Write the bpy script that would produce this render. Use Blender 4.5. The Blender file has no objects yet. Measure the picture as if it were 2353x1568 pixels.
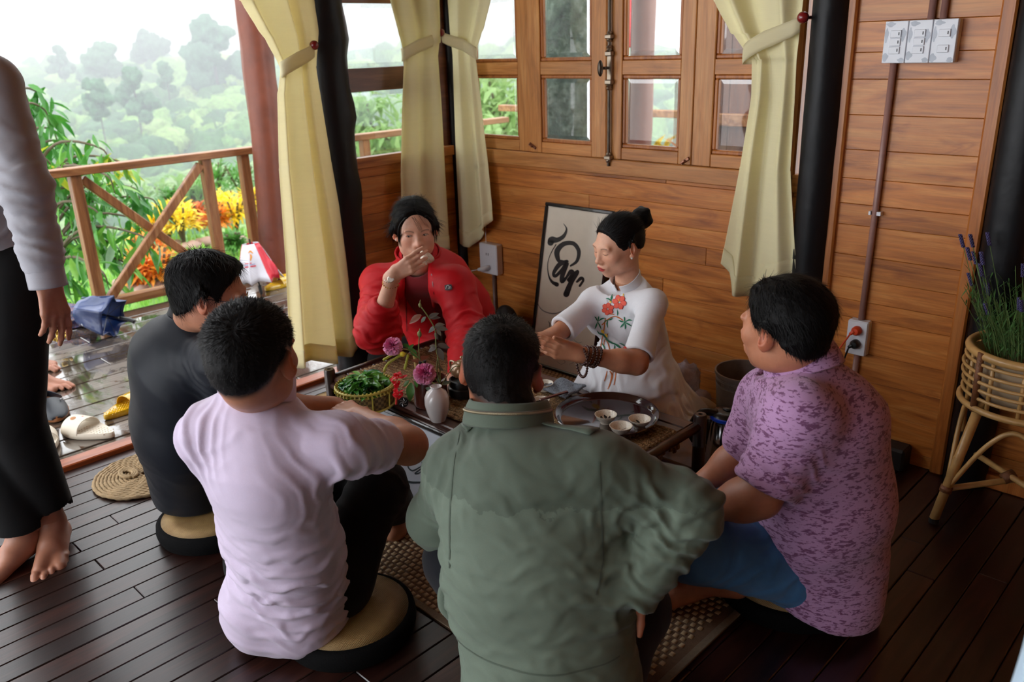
import bpy, math, random
import numpy as np
from mathutils import Vector, Matrix
from mathutils.bvhtree import BVHTree

SC = bpy.context.scene
COL = SC.collection
PI = math.pi

# ------------------------------------------------------------------ camera
F_PX = 1890.94
TH, RO, YA, CAM_H = .344998, -.0346062, -.7823755, 1.45
_c, _s = math.cos, math.sin
FWD = np.array([_s(YA)*_c(TH), _c(YA)*_c(TH), -_s(TH)])
_r = np.array([_c(YA), -_s(YA), 0.0]); _u = np.cross(_r, FWD)
RT = _r*_c(RO)+_u*_s(RO)
UP = -_r*_s(RO)+_u*_c(RO)
CP = np.array([0, 0, CAM_H])
cam = bpy.data.cameras.new('camera'); camo = bpy.data.objects.new('camera', cam); COL.objects.link(camo)
cam.sensor_width = 36; cam.lens = F_PX/2353*36; cam.clip_start = .05; cam.clip_end = 3000
camo.matrix_world = Matrix(((RT[0], UP[0], -FWD[0], 0), (RT[1], UP[1], -FWD[1], 0), (RT[2], UP[2], -FWD[2], CAM_H), (0, 0, 0, 1)))
cam.dof.use_dof = True; cam.dof.focus_distance = 2.35; cam.dof.aperture_fstop = 4.0
SC.camera = camo

# ------------------------------------------------------------------ world, lights, exposure
SC.view_settings.view_transform = 'Standard'; SC.view_settings.look = 'None'
SC.view_settings.gamma = 1; SC.view_settings.use_curve_mapping = False
SC.view_settings.exposure = 0.55
W = bpy.data.worlds.new('overcast'); SC.world = W; W.use_nodes = True
wn = W.node_tree.nodes; wl = W.node_tree.links
bg = wn['Background']; bg.inputs['Color'].default_value = (.93, .965, 1, 1); bg.inputs['Strength'].default_value = 2.7
SC.cycles.max_bounces = 8; SC.cycles.diffuse_bounces = 4; SC.cycles.glossy_bounces = 3
SC.cycles.transmission_bounces = 6; SC.cycles.transparent_max_bounces = 12; SC.cycles.volume_bounces = 0
SC.cycles.use_denoising = True; SC.cycles.sample_clamp_indirect = 6; SC.cycles.caustics_reflective = False; SC.cycles.caustics_refractive = False

def area_light(name, loc, rot, sx, sy, power, color=(1, 1, 1)):
    L = bpy.data.lights.new(name, 'AREA'); L.shape = 'RECTANGLE'; L.size = sx; L.size_y = sy; L.energy = power; L.color = color
    o = bpy.data.objects.new(name, L); o.location = loc; o.rotation_euler = rot; COL.objects.link(o); return o

# added lamps boosting daylight from the open side left of and behind the camera
area_light('open_side_daylight_boost', (-3.0, -1.9, 1.55), (PI/2, 0, -PI*.36), 2.4, 2.1, 36, (.90, .95, 1.0))
area_light('back_daylight_boost', (.3, -3.0, 1.7), (PI/2, 0, .12), 2.6, 2.0, 5, (.92, .96, 1.0))

# ------------------------------------------------------------------ points from the photograph's pixels (a pixel and a plane or a depth)
def ray(x, y): return FWD+RT*(x-1176.5)/F_PX-UP*(y-784)/F_PX
def D(x, y, dep): return CP+ray(x, y)*dep
def at(x, y, X=None, Y=None, Z=None):
    i, v = (0, X) if X is not None else (1, Y) if Y is not None else (2, Z)
    d = ray(x, y); return CP+d*((v-CP[i])/d[i])
def A(*a): return np.array(a, float)

# ------------------------------------------------------------------ materials
def srgb(r, g, b):
    f = lambda c: c/12.92 if c <= .04045 else ((c+.055)/1.055)**2.4
    return (f(r/255), f(g/255), f(b/255), 1)
MATS = {}
class NT:
    def __init__(s, name):
        s.m = bpy.data.materials.new(name); s.m.use_nodes = True; s.n = s.m.node_tree.nodes; s.l = s.m.node_tree.links
        s.b = s.n['Principled BSDF']; s.out = s.n['Material Output']
    def node(s, t, **k):
        n = s.n.new(t)
        for a, v in k.items():
            if hasattr(n, a) and a not in ('inputs',): setattr(n, a, v)
        return n
    def link(s, a, b): s.l.new(a, b)
    def setp(s, **k):
        for a, v in k.items(): s.b.inputs[a.replace('_', ' ')].default_value = v
    def coords(s, scale=(1, 1, 1), kind='Object', rot=(0, 0, 0)):
        tc = s.node('ShaderNodeTexCoord'); mp = s.node('ShaderNodeMapping')
        mp.inputs['Scale'].default_value = scale; mp.inputs['Rotation'].default_value = rot
        if kind == 'World':
            g = s.node('ShaderNodeNewGeometry'); s.link(g.outputs['Position'], mp.inputs['Vector'])
        else: s.link(tc.outputs[kind], mp.inputs['Vector'])
        return mp.outputs['Vector']
    def noise(s, vec, scale, detail=4, rough=.55, dist=0.0):
        n = s.node('ShaderNodeTexNoise'); n.inputs['Scale'].default_value = scale; n.inputs['Detail'].default_value = detail
        n.inputs['Roughness'].default_value = rough; n.inputs['Distortion'].default_value = dist
        if vec is not None: s.link(vec, n.inputs['Vector'])
        return n.outputs['Fac']
    def ramp(s, fac, stops):
        r = s.node('ShaderNodeValToRGB'); e = r.color_ramp.elements
        while len(e) < len(stops): e.new(.5)
        for i, (p, c) in enumerate(stops):
            e[i].position = p; e[i].color = c if len(c) == 4 else (*c, 1)
        s.link(fac, r.inputs['Fac']); return r.outputs['Color']
    def math(s, op, a, b=None, clamp=False):
        n = s.node('ShaderNodeMath'); n.operation = op; n.use_clamp = clamp
        for i, v in enumerate((a, b)):
            if v is None: continue
            if isinstance(v, (int, float)): n.inputs[i].default_value = v
            else: s.link(v, n.inputs[i])
        return n.outputs[0]
    def mix(s, fac, a, b, typ='MIX'):
        n = s.node('ShaderNodeMix'); n.data_type = 'RGBA'; n.blend_type = typ
        for i, v in ((0, fac), (6, a), (7, b)):
            if isinstance(v, (int, float)): n.inputs[i].default_value = v
            elif isinstance(v, tuple): n.inputs[i].default_value = v
            else: s.link(v, n.inputs[i])
        return n.outputs[2]
    def bump(s, h, strength=.3, dist=.01):
        n = s.node('ShaderNodeBump'); n.inputs['Strength'].default_value = strength; n.inputs['Distance'].default_value = dist
        s.link(h, n.inputs['Height'])
        if s.b.inputs['Normal'].links:
            s.link(s.b.inputs['Normal'].links[0].from_socket, n.inputs['Normal'])
        s.link(n.outputs['Normal'], s.b.inputs['Normal'])
    def attr(s, name='Col'):
        n = s.node('ShaderNodeAttribute'); n.attribute_name = name; return n.outputs['Color']

def dk(c, f): return (c[0]*f, c[1]*f, c[2]*f, 1)
def mat_plain(name, col, rough=.5, metal=0, bump=0, bscale=80, var=.12, coat=0, spec=.5):
    if name in MATS: return MATS[name]
    t = NT(name); v = t.coords()
    n = t.noise(v, bscale*.25, 5)
    t.link(t.ramp(n, [(.3, dk(col, 1-var)), (.7, dk(col, 1+var))]), t.b.inputs['Base Color'])
    t.setp(Roughness=rough, Metallic=metal); t.b.inputs['Specular IOR Level'].default_value = spec
    if coat: t.setp(Coat_Weight=coat)
    if bump: t.bump(t.noise(v, bscale, 3), bump, .004)
    MATS[name] = t.m; return t.m
def mat_wood(name, dark, mid, light, axis=0, rough=.42, scale=1.0, coat=.15, knots=True, var=.35):
    """grain runs along the given object axis; tone varies piece by piece"""
    if name in MATS: return MATS[name]
    t = NT(name)
    info = t.node('ShaderNodeObjectInfo')
    tc = t.node('ShaderNodeTexCoord'); add = t.node('ShaderNodeVectorMath'); add.operation = 'ADD'
    sc_ = t.node('ShaderNodeVectorMath'); sc_.operation = 'SCALE'; sc_.inputs[0].default_value = (7.3, 5.1, 9.7)
    t.link(info.outputs['Random'], sc_.inputs['Scale'])
    t.link(tc.outputs['Object'], add.inputs[0]); t.link(sc_.outputs[0], add.inputs[1])
    mp = t.node('ShaderNodeMapping'); s = [9*scale]*3; s[axis] = .9*scale; mp.inputs['Scale'].default_value = s
    t.link(add.outputs[0], mp.inputs['Vector'])
    n1 = t.noise(mp.outputs[0], 2.2, 6, .6, 1.2)
    mp2 = t.node('ShaderNodeMapping'); s = [60*scale]*3; s[axis] = 2.2*scale; mp2.inputs['Scale'].default_value = s
    t.link(add.outputs[0], mp2.inputs['Vector'])
    n2 = t.noise(mp2.outputs[0], 2.5, 4, .6)
    c = t.ramp(n1, [(.28, dark), (.5, mid), (.75, light)])
    g = t.ramp(n2, [(.3, (.72, .72, .72)), (.6, (1.06, 1.06, 1.06))])
    c = t.mix(.7, c, g, 'MULTIPLY')
    tone = t.ramp(info.outputs['Random'], [(0, (1-var,)*3), (1, (1+var*.6,)*3)])
    c = t.mix(1.0, c, tone, 'MULTIPLY')
    if knots:
        mp3 = t.node('ShaderNodeMapping'); s = [3.6*scale]*3; s[axis] = 1.3*scale; mp3.inputs['Scale'].default_value = s
        t.link(add.outputs[0], mp3.inputs['Vector'])
        k = t.noise(mp3.outputs[0], 1.6, 3, .5, 2.5)
        kk = t.ramp(k, [(.60, (1, 1, 1)), (.70, (.62, .5, .45)), (.76, (1, 1, 1))])
        c = t.mix(.6, c, kk, 'MULTIPLY')
    t.link(c, t.b.inputs['Base Color'])
    t.setp(Roughness=rough, Coat_Weight=coat, Coat_Roughness=.25)
    t.bump(n2, .12, .003)
    MATS[name] = t.m; return t.m

# ------------------------------------------------------------------ objects
def tag(o, label=None, cat=None, group=None, kind=None):
    for k, v in (('label', label), ('category', cat), ('group', group), ('kind', kind)):
        if v: o[k] = v
    return o
def empty(name, loc=(0, 0, 0), label=None, cat=None, group=None, rz=0, parent=None, kind=None, rot=None):
    o = bpy.data.objects.new(name, None); o.location = tuple(float(v) for v in loc); o.rotation_euler = rot if rot else (0, 0, rz)
    o.empty_display_size = .05; COL.objects.link(o)
    if parent: o.parent = parent
    return tag(o, label, cat, group, kind)
def wmat(o):
    m = Matrix.LocRotScale(o.location, o.rotation_euler.to_quaternion(), o.scale)
    return wmat(o.parent) @ m if o.parent else m
def new_mesh(name, V, Fs, mat, parent=None, smooth=True, world=True, cols=None, loc=None, auto=None):
    """V in world coordinates; when the mesh has a parent they are carried into its space"""
    V = np.asarray(V, float)
    me = bpy.data.meshes.new(name)
    if isinstance(Fs, np.ndarray) and len(Fs):
        k = Fs.shape[1]
        me.vertices.add(len(V)); me.loops.add(Fs.size); me.polygons.add(len(Fs))
        me.vertices.foreach_set('co', V.astype(np.float32).ravel())
        me.loops.foreach_set('vertex_index', Fs.astype(np.int32).ravel())
        me.polygons.foreach_set('loop_start', np.arange(0, Fs.size, k, dtype=np.int32))
        me.update(calc_edges=True); me.validate()
    else:
        me.from_pydata(V.tolist(), [], [list(map(int, f)) for f in Fs]); me.update()
    if cols is not None:
        a = me.color_attributes.new('Col', 'FLOAT_COLOR', 'POINT'); c4 = np.ones((len(V), 4), np.float32); c4[:, :3] = cols
        a.data.foreach_set('color', c4.ravel())
    if isinstance(mat, (list, tuple)):
        for m in mat: me.materials.append(m)
    else: me.materials.append(mat)
    if smooth:
        me.polygons.foreach_set('use_smooth', np.ones(len(me.polygons), bool))
        if auto: me.set_sharp_from_angle(angle=math.radians(auto))
    o = bpy.data.objects.new(name, me); COL.objects.link(o)
    if parent is not None:
        o.parent = parent
        if world: me.transform(wmat(parent).inverted())
    elif loc is not None:
        o.location = tuple(float(v) for v in loc); me.transform(Matrix.Translation(-Vector(tuple(float(v) for v in loc))))
    return o
class MB:
    """collects boxes, tubes, lathes ... in world space"""
    def __init__(s): s.v = []; s.f = []; s.c = []; s.mi = []
    def add(s, V, Fs, col=None, mi=0):
        n = len(s.v); s.v += [tuple(map(float, p)) for p in V]; s.f += [tuple(int(i)+n for i in f) for f in Fs]
        s.c += [col or (1, 1, 1)]*len(V); s.mi += [mi]*len(Fs); return s
    def box(s, lo, hi, bev=0.0, M=None, col=None, mi=0):
        lo = A(*lo); hi = A(*hi); c = (lo+hi)/2; h = (hi-lo)/2; b = min(bev, *(h*.49))
        if b <= 0:
            V = [c+h*A(x, y, z) for x in (-1, 1) for y in (-1, 1) for z in (-1, 1)]
            Fc = [(0, 1, 3, 2), (4, 6, 7, 5), (0, 4, 5, 1), (2, 3, 7, 6), (0, 2, 6, 4), (1, 5, 7, 3)]
        else:
            V = []; ix = {}
            for x in (-1, 1):
                for y in (-1, 1):
                    for z in (-1, 1):
                        for a in range(3):
                            q = h-b; q[a] = h[a]; ix[(x, y, z, a)] = len(V); V.append(c+q*A(x, y, z))
            Fc = []
            for a in range(3):
                o1, o2 = [i for i in range(3) if i != a]
                for sg in (-1, 1):
                    q = []
                    for p, r in ((-1, -1), (1, -1), (1, 1), (-1, 1)):
                        k = [0, 0, 0]; k[a] = sg; k[o1] = p; k[o2] = r; q.append(ix[(*k, a)])
                    flip = (sg < 0) != (a == 1)
                    Fc.append(tuple(q[::-1] if flip else q))
            for a in range(3):
                o1, o2 = [i for i in range(3) if i != a]
                for p in (-1, 1):
                    for r in (-1, 1):
                        k0 = [0, 0, 0]; k0[a] = -1; k0[o1] = p; k0[o2] = r; k1 = list(k0); k1[a] = 1
                        q = (ix[(*k0, o1)], ix[(*k1, o1)], ix[(*k1, o2)], ix[(*k0, o2)])
                        Fc.append(q if (p*r > 0) == (a != 1) else q[::-1])
            for x in (-1, 1):
                for y in (-1, 1):
                    for z in (-1, 1):
                        q = [ix[(x, y, z, a)] for a in range(3)]; Fc.append(tuple(q if x*y*z > 0 else q[::-1]))
        if M is not None: V = [np.array(M @ Vector(p)) for p in V]
        return s.add(V, Fc, col, mi)
    def bar(s, a, b, w, h, up=(0, 0, 1), bev=0.003, col=None, mi=0):
        a = A(*a); b = A(*b); d = b-a; L = np.linalg.norm(d); d = d/L; u = A(*up); sd = np.cross(u, d); sd /= np.linalg.norm(sd); u = np.cross(d, sd)
        M = Matrix(((d[0], sd[0], u[0], a[0]), (d[1], sd[1], u[1], a[1]), (d[2], sd[2], u[2], a[2]), (0, 0, 0, 1)))
        return s.box((0, -w/2, -h/2), (L, w/2, h/2), bev, M, col, mi)
    def tube(s, pts, r, seg=10, cap=True, col=None, flat=1.0, up=None, mi=0):
        P_ = np.array([A(*p) for p in pts]); n = len(P_); R_ = np.full(n, r, float) if np.isscalar(r) else np.array(r, float)
        T = np.gradient(P_, axis=0); T /= np.linalg.norm(T, axis=1)[:, None]+1e-12
        u = A(0, 0, 1) if up is None else A(*up)
        if abs(T[0]@u) > .95: u = A(1, 0, 0)
        V = []
        for i in range(n):
            u = u-T[i]*(T[i]@u); u /= np.linalg.norm(u); w = np.cross(T[i], u)
            for k in range(seg):
                a = 2*PI*k/seg; V.append(P_[i]+R_[i]*(u*math.cos(a)*flat+w*math.sin(a)))
        Fc = []
        for i in range(n-1):
            for k in range(seg):
                k2 = (k+1) % seg; Fc.append((i*seg+k, i*seg+k2, (i+1)*seg+k2, (i+1)*seg+k))
        if cap:
            Fc.append(tuple(range(seg))[::-1]); Fc.append(tuple((n-1)*seg+k for k in range(seg)))
        return s.add(V, Fc, col, mi)
    def lathe(s, prof, c=(0, 0, 0), seg=32, M=None, col=None, arc=1.0, mi=0, wob=None):
        """prof: [(r, z)...]"""
        V = []; m = seg if arc >= 1 else seg+1
        for (r, z) in prof:
            for k in range(m):
                a = 2*PI*arc*k/seg; rr = r*(1+(wob(a) if wob else 0)); V.append(A(rr*math.cos(a), rr*math.sin(a), z))
        if M is not None: V = [np.array(M @ Vector(p)) for p in V]
        V = [p+A(*c) for p in V]; Fc = []
        for i in range(len(prof)-1):
            for k in range(seg):
                k2 = (k+1) % m; Fc.append((i*m+k, i*m+k2, (i+1)*m+k2, (i+1)*m+k))
        if arc >= 1:
            if prof[0][0] > 1e-6 : Fc.append(tuple(range(m))[::-1])
            if prof[-1][0] > 1e-6: Fc.append(tuple((len(prof)-1)*m+k for k in range(m)))
        return s.add(V, Fc, col, mi)
    def sphere(s, c, r, seg=12, rings=8, M=None, col=None, mi=0):
        r = (r, r, r) if np.isscalar(r) else r
        V = [A(0, 0, -1)]+[A(math.cos(2*PI*k/seg)*math.sin(PI*j/rings), math.sin(2*PI*k/seg)*math.sin(PI*j/rings), -math.cos(PI*j/rings)) for j in range(1, rings) for k in range(seg)]+[A(0, 0, 1)]
        V = [p*A(*r) for p in V]
        if M is not None: V = [np.array(M.to_3x3() @ Vector(p)) for p in V]
        V = [p+A(*c) for p in V]
        Fc = [(0, 1+(k+1) % seg, 1+k) for k in range(seg)]
        for j in range(rings-2):
            for k in range(seg):
                k2 = (k+1) % seg; b = 1+j*seg; Fc.append((b+k, b+k2, b+seg+k2, b+seg+k))
        b = 1+(rings-2)*seg; Fc += [(b+k, b+(k+1) % seg, len(V)-1) for k in range(seg)]
        return s.add(V, Fc, col, mi)
    def grid(s, G, closed=False, col=None, mi=0):
        """G: rows x cols x 3"""
        G = np.asarray(G); n, m = G.shape[:2]; Fc = []
        for i in range(n-1):
            for k in range(m if closed else m-1):
                k2 = (k+1) % m; Fc.append((i*m+k, i*m+k2, (i+1)*m+k2, (i+1)*m+k))
        return s.add(G.reshape(-1, 3), Fc, col, mi)
    def build(s, name, mat, parent=None, smooth=False, cols=False, loc=None, auto=None, world=True):
        o = new_mesh(name, s.v, s.f, mat, parent, smooth or bool(auto), world, np.array(s.c) if cols else None, loc, auto)
        if any(s.mi):
            for p, i in zip(o.data.polygons, s.mi): p.material_index = i
        return o
def spline(pts, n=8):
    P_ = np.array([A(*p) for p in pts]); P_ = np.vstack([2*P_[0]-P_[1], P_, 2*P_[-1]-P_[-2]]); out = []
    for i in range(1, len(P_)-2):
        p0, p1, p2, p3 = P_[i-1:i+3]
        for k in range(n):
            t = k/n; out.append(.5*((2*p1)+(-p0+p2)*t+(2*p0-5*p1+4*p2-p3)*t*t+(-p0+3*p1-3*p2+p3)*t**3))
    out.append(P_[-2]); return np.array(out)
def solidify(o, th, offset=-1):
    m = o.modifiers.new('solid', 'SOLIDIFY'); m.thickness = th; m.offset = offset; return o
def subsurf(o, n=1):
    m = o.modifiers.new('sub', 'SUBSURF'); m.levels = n; m.render_levels = n; return o

# ------------------------------------------------------------------ value noise
_rng = np.random.RandomState(7); _TAB = _rng.rand(64, 64, 64).astype(np.float32)*2-1
def vnoise(P_, s=1.0):
    P_ = np.asarray(P_, float)*s; i = np.floor(P_).astype(int); f = P_-i; f = f*f*(3-2*f); i &= 63; j = (i+1) & 63
    x0, y0, z0 = i.T; x1, y1, z1 = j.T; fx, fy, fz = f.T
    a = _TAB[x0, y0, z0]*(1-fx)+_TAB[x1, y0, z0]*fx; b = _TAB[x0, y1, z0]*(1-fx)+_TAB[x1, y1, z0]*fx
    c = _TAB[x0, y0, z1]*(1-fx)+_TAB[x1, y0, z1]*fx; d = _TAB[x0, y1, z1]*(1-fx)+_TAB[x1, y1, z1]*fx
    return (a*(1-fy)+b*fy)*(1-fz)+(c*(1-fy)+d*fy)*fz

# ------------------------------------------------------------------ implicit surfaces: tapered capsules and ellipsoids blended, then meshed with surface nets
def nrm(v): v = A(*v); return v/(np.linalg.norm(v)+1e-12)
class SDF:
    def __init__(s): s.p = []
    def _put(s, fn, lo, hi, k, op): s.p.append((fn, np.array(lo)-k, np.array(hi)+k, k, op)); return s
    def cap(s, a, b, ra, rb=None, k=.02, op='u', flat=None, fs=1.0):
        """tapered capsule; flat = direction in which the section is squashed by fs"""
        rb = ra if rb is None else rb; a = A(*a); b = A(*b); ab = b-a; L2 = ab@ab+1e-12
        n = nrm(flat) if flat is not None else None
        def fn(P_):
            pa = P_-a; t = np.clip(pa@ab/L2, 0, 1); q = pa-t[:, None]*ab
            d2 = (q*q).sum(1)
            if n is not None: d2 = d2+((q@n)**2)*(1/fs**2-1)
            return np.sqrt(d2)-(ra+(rb-ra)*t)
        R_ = max(ra, rb); return s._put(fn, np.minimum(a, b)-R_, np.maximum(a, b)+R_, k, op)
    def ell(s, c, r, M=None, k=.02, op='u'):
        c = A(*c); r = A(*r) if not np.isscalar(r) else A(r, r, r); Rm = np.eye(3) if M is None else np.array(M)[:3, :3]
        def fn(P_):
            q = (P_-c) @ Rm; a = q/r; k0 = np.sqrt((a*a).sum(1)); k1 = np.sqrt(((a/r)**2).sum(1))+1e-9
            return k0*(k0-1)/k1
        m = float(r.max()); return s._put(fn, c-m, c+m, k, op)
    def box(s, c, h, rad=.01, M=None, k=.01, op='u'):
        c = A(*c); h = A(*h)-rad; Rm = np.eye(3) if M is None else np.array(M)[:3, :3]
        def fn(P_):
            q = np.abs((P_-c) @ Rm)-h; return np.linalg.norm(np.maximum(q, 0), axis=1)+np.minimum(q.max(1), 0)-rad
        m = float(np.linalg.norm(h)+rad); return s._put(fn, c-m, c+m, k, op)
    def chain(s, pts, rs, k=.02, flat=None, fs=1.0, op='u'):
        for i in range(len(pts)-1): s.cap(pts[i], pts[i+1], rs[i], rs[i+1], k, op, flat, fs)
        return s
    def cut(s, p, n, k=.004):
        """remove everything on the +n side of p"""
        p = A(*p); n = nrm(n); return s._put(lambda P_: -((P_-p)@n), (-99,)*3, (99,)*3, k, 's')
    def cutcap(s, a, b, ra, rb=None, k=.004): return s.cap(a, b, ra, rb, k, 's')
    def cutdisk(s, p, n, r, L=.12, k=.003):
        """cut a clean end: remove a cylinder that starts at p and runs along n"""
        p = A(*p); n = nrm(n)
        def fn(P_):
            q = P_-p; t = q@n; rad = np.linalg.norm(q-t[:, None]*n, axis=1); return np.maximum(np.maximum(-t, rad-r), t-L)
        return s._put(fn, p-r-L, p+r+L, k, 's')
    def first(s, o): s.p = o.p+s.p; return s
    def disp(s, fn): return s._put(fn, (-99,)*3, (99,)*3, 0, 'd')
    def ev(s, P_, lo=None, hi=None):
        d = np.full(len(P_), 9.0)
        for fn, l, h, k, op in s.p:
            if lo is not None and (np.any(l > hi+.01) or np.any(h < lo-.01)): continue
            e = fn(P_)
            if op == 'u':
                if k <= 0: d = np.minimum(d, e)
                else:
                    t = np.maximum(k-np.abs(d-e), 0)/k; d = np.minimum(d, e)-t*t*k*.25
            elif op == 's':
                e = -e
                if k <= 0: d = np.maximum(d, e)
                else:
                    t = np.maximum(k-np.abs(d-e), 0)/k; d = np.maximum(d, e)+t*t*k*.25
            else: d = d+e
        return d
    def mesh(s, res, lo=None, hi=None, B=20):
        us = [p for p in s.p if p[4] == 'u']
        l = np.min([p[1] for p in us], 0)-res*3; h = np.max([p[2] for p in us], 0)+res*3
        if lo is not None: l = np.maximum(l, lo)
        if hi is not None: h = np.minimum(h, hi)
        n = np.ceil((h-l)/res).astype(int)+1; nb = np.ceil(n/B).astype(int); n = nb*B+1
        Vv = np.full(n, 1.0, np.float32); rad = res*B*.5*1.75
        g = np.arange(B+1); gi = np.stack(np.meshgrid(g, g, g, indexing='ij'), -1).reshape(-1, 3)*res
        for bx in range(nb[0]):
            for by in range(nb[1]):
                for bz in range(nb[2]):
                    o = l+A(bx, by, bz)*B*res; oh = o+B*res
                    if not any(np.all(p[1] < oh) and np.all(p[2] > o) for p in us): continue
                    c = (o+oh)/2; dc = s.ev(c[None], o, oh)[0]
                    sl = (slice(bx*B, bx*B+B+1), slice(by*B, by*B+B+1), slice(bz*B, bz*B+B+1))
                    if dc < -rad*1.6: Vv[sl] = -1; continue
                    if dc > rad*2.2: continue
                    Vv[sl] = s.ev(gi+o, o, oh).reshape(B+1, B+1, B+1)
        return surface_nets(Vv, l, res)
def surface_nets(Vv, l, res):
    Sg = Vv < 0; n = np.array(Vv.shape)-1
    cnt = np.zeros(n, np.uint8)
    for dx in (0, 1):
        for dy in (0, 1):
            for dz in (0, 1): cnt += Sg[dx:dx+n[0], dy:dy+n[1], dz:dz+n[2]]
    act = (cnt > 0) & (cnt < 8); idx = np.argwhere(act); m = len(idx)
    if m == 0: return np.zeros((0, 3)), np.zeros((0, 4), int)
    ids = np.full(n, -1, np.int32); ids[act] = np.arange(m)
    acc = np.zeros((m, 3)); w = np.zeros(m)
    cor = [(x, y, z) for x in (0, 1) for y in (0, 1) for z in (0, 1)]
    vals = {c: Vv[idx[:, 0]+c[0], idx[:, 1]+c[1], idx[:, 2]+c[2]].astype(float) for c in cor}
    for c in cor:
        for a in range(3):
            if c[a] == 0:
                e = list(c); e[a] = 1; e = tuple(e); v0 = vals[c]; v1 = vals[e]; x = (v0 < 0) != (v1 < 0)
                t = np.where(x, v0/(v0-v1+1e-12*np.where(v0 == v1, 1, 0)), 0); p = np.tile(np.array(c, float), (m, 1)); p[:, a] = t
                acc[x] += p[x]; w[x] += 1
    P_ = l+(idx+acc/w[:, None])*res
    Fs = []
    for a in range(3):
        b, c = (a+1) % 3, (a+2) % 3
        sh = [slice(None)]*3; sh2 = [slice(None)]*3; sh[a] = slice(0, -1); sh2[a] = slice(1, None)
        E = Sg[tuple(sh)] != Sg[tuple(sh2)]; pos = np.argwhere(E)
        pos = pos[(pos[:, b] > 0) & (pos[:, c] > 0) & (pos[:, b] < n[b]) & (pos[:, c] < n[c])]
        def cell(db, dc):
            q = pos.copy(); q[:, b] -= db; q[:, c] -= dc; return ids[q[:, 0], q[:, 1], q[:, 2]]
        q = np.stack([cell(1, 1), cell(0, 1), cell(0, 0), cell(1, 0)], 1)
        ins = Sg[pos[:, 0], pos[:, 1], pos[:, 2]]; q[~ins] = q[~ins][:, ::-1]; Fs.append(q)
    Fs = np.vstack(Fs); return P_, Fs[(Fs >= 0).all(1)]
def vnormals(V, Fq):
    nn = np.zeros_like(V); a = V[Fq[:, 2]]-V[Fq[:, 0]]; b = V[Fq[:, 3]]-V[Fq[:, 1]]; fn = np.cross(a, b)
    for i in range(4): np.add.at(nn, Fq[:, i], fn)
    return nn/(np.linalg.norm(nn, axis=1)[:, None]+1e-12)
def merge_meshes(parts):
    V = []; Fq = []; n = 0
    for v, f in parts: V.append(v); Fq.append(f+n); n += len(v)
    return np.vstack(V), np.vstack(Fq)
def frame_from(fwd, up):
    """columns: right, forward, up"""
    f = nrm(fwd); u = nrm(A(*up)-f*(A(*up)@f)); return np.stack([np.cross(f, u), f, u], 1)

# ================================================================== THE ROOM
YB, XL = 2.827, -3.143          # inner faces of the back wall and of the left wall
rnd = random.Random(11)
teak = mat_wood('teak_x', srgb(136, 74, 24), srgb(188, 114, 46), srgb(216, 150, 78), 0, var=.2)
teak_y = mat_wood('teak_y', srgb(136, 74, 24), srgb(184, 110, 44), srgb(212, 146, 76), 1, var=.2)
teak_z = mat_wood('teak_z', srgb(146, 90, 38), srgb(186, 122, 60), srgb(208, 150, 86), 2, knots=False, var=.15)
teak_zx = mat_wood('teak_zx', srgb(146, 90, 38), srgb(184, 120, 58), srgb(206, 148, 84), 0, knots=False, var=.2)
trim_w = mat_wood('trim_wood', srgb(128, 68, 22), srgb(168, 98, 38), srgb(190, 122, 60), 2, knots=False, var=.1)
rail_w = mat_wood('rail_wood', srgb(110, 66, 34), srgb(160, 104, 60), srgb(196, 146, 96), 1, rough=.5, var=.15)
rail_z = mat_wood('rail_wood_z', srgb(110, 66, 34), srgb(160, 104, 60), srgb(196, 146, 96), 2, rough=.5, var=.15)
floor_w = mat_wood('floor_wood', srgb(24, 11, 8), srgb(42, 20, 15), srgb(66, 36, 28), 1, rough=.33, coat=.2, knots=False, var=.45)
black_w = mat_plain('black_post', srgb(11, 12, 16), .45, bump=.6, bscale=16, var=.3, spec=.3)

# floor: boards run along Y
def slab(name, lo, hi, mat, kind='structure', parent=None, bev=0):
    o = MB().box(lo, hi, bev).build(name, mat, parent, loc=(A(*lo)+A(*hi))/2)
    if kind and parent is None: o['kind'] = kind
    return o
floor = slab('floor', (-3.18, -3.2, -.06), (2.6, 2.95, -.014), mat_plain('floor_base', srgb(18, 9, 8), .7))
w = .077; x = -3.155
while x < 1.3:
    y = -1.2-rnd.random()*1.1
    while y < 2.8:
        L = rnd.choice((1.15, 1.5, 1.9)); y2 = min(y+L, 2.94)
        vis = True
        c = A(x+w/2, (max(y, .2)+y2)/2, 0)
        if y2 > -.2 and not (x > -.4 and y2 < 1.2):
            MB().box((x+.0012, y+.001, -.016), (x+w-.0012, y2-.001, rnd.uniform(-.0006, .0004)), .0022).build('plank', floor_w, floor, loc=None)
        y = y2
    x += w
# threshold between the room and the deck
deck_w = NT('deck_wet')
v = deck_w.coords(kind='World'); st = deck_w.coords((40, 2, 2), kind='World')
pd = deck_w.noise(v, 2.1, 6, .6, .6); pud = deck_w.ramp(pd, [(.44, (0, 0, 0)), (.50, (1, 1, 1))])
gr = deck_w.noise(st, 2, 5, .6)
info = deck_w.node('ShaderNodeObjectInfo')
cdry = deck_w.ramp(gr, [(.3, srgb(92, 82, 74)), (.7, srgb(134, 122, 110))])
cdry = deck_w.mix(1, cdry, deck_w.ramp(info.outputs['Random'], [(0, (.7, .7, .7)), (1, (1.1, 1.1, 1.1))]), 'MULTIPLY')
deck_w.link(deck_w.mix(pud, cdry, srgb(74, 64, 56)), deck_w.b.inputs['Base Color'])
deck_w.link(deck_w.ramp(pud, [(0, (.38,)*3), (1, (.04,)*3)]), deck_w.b.inputs['Roughness'])
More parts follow.
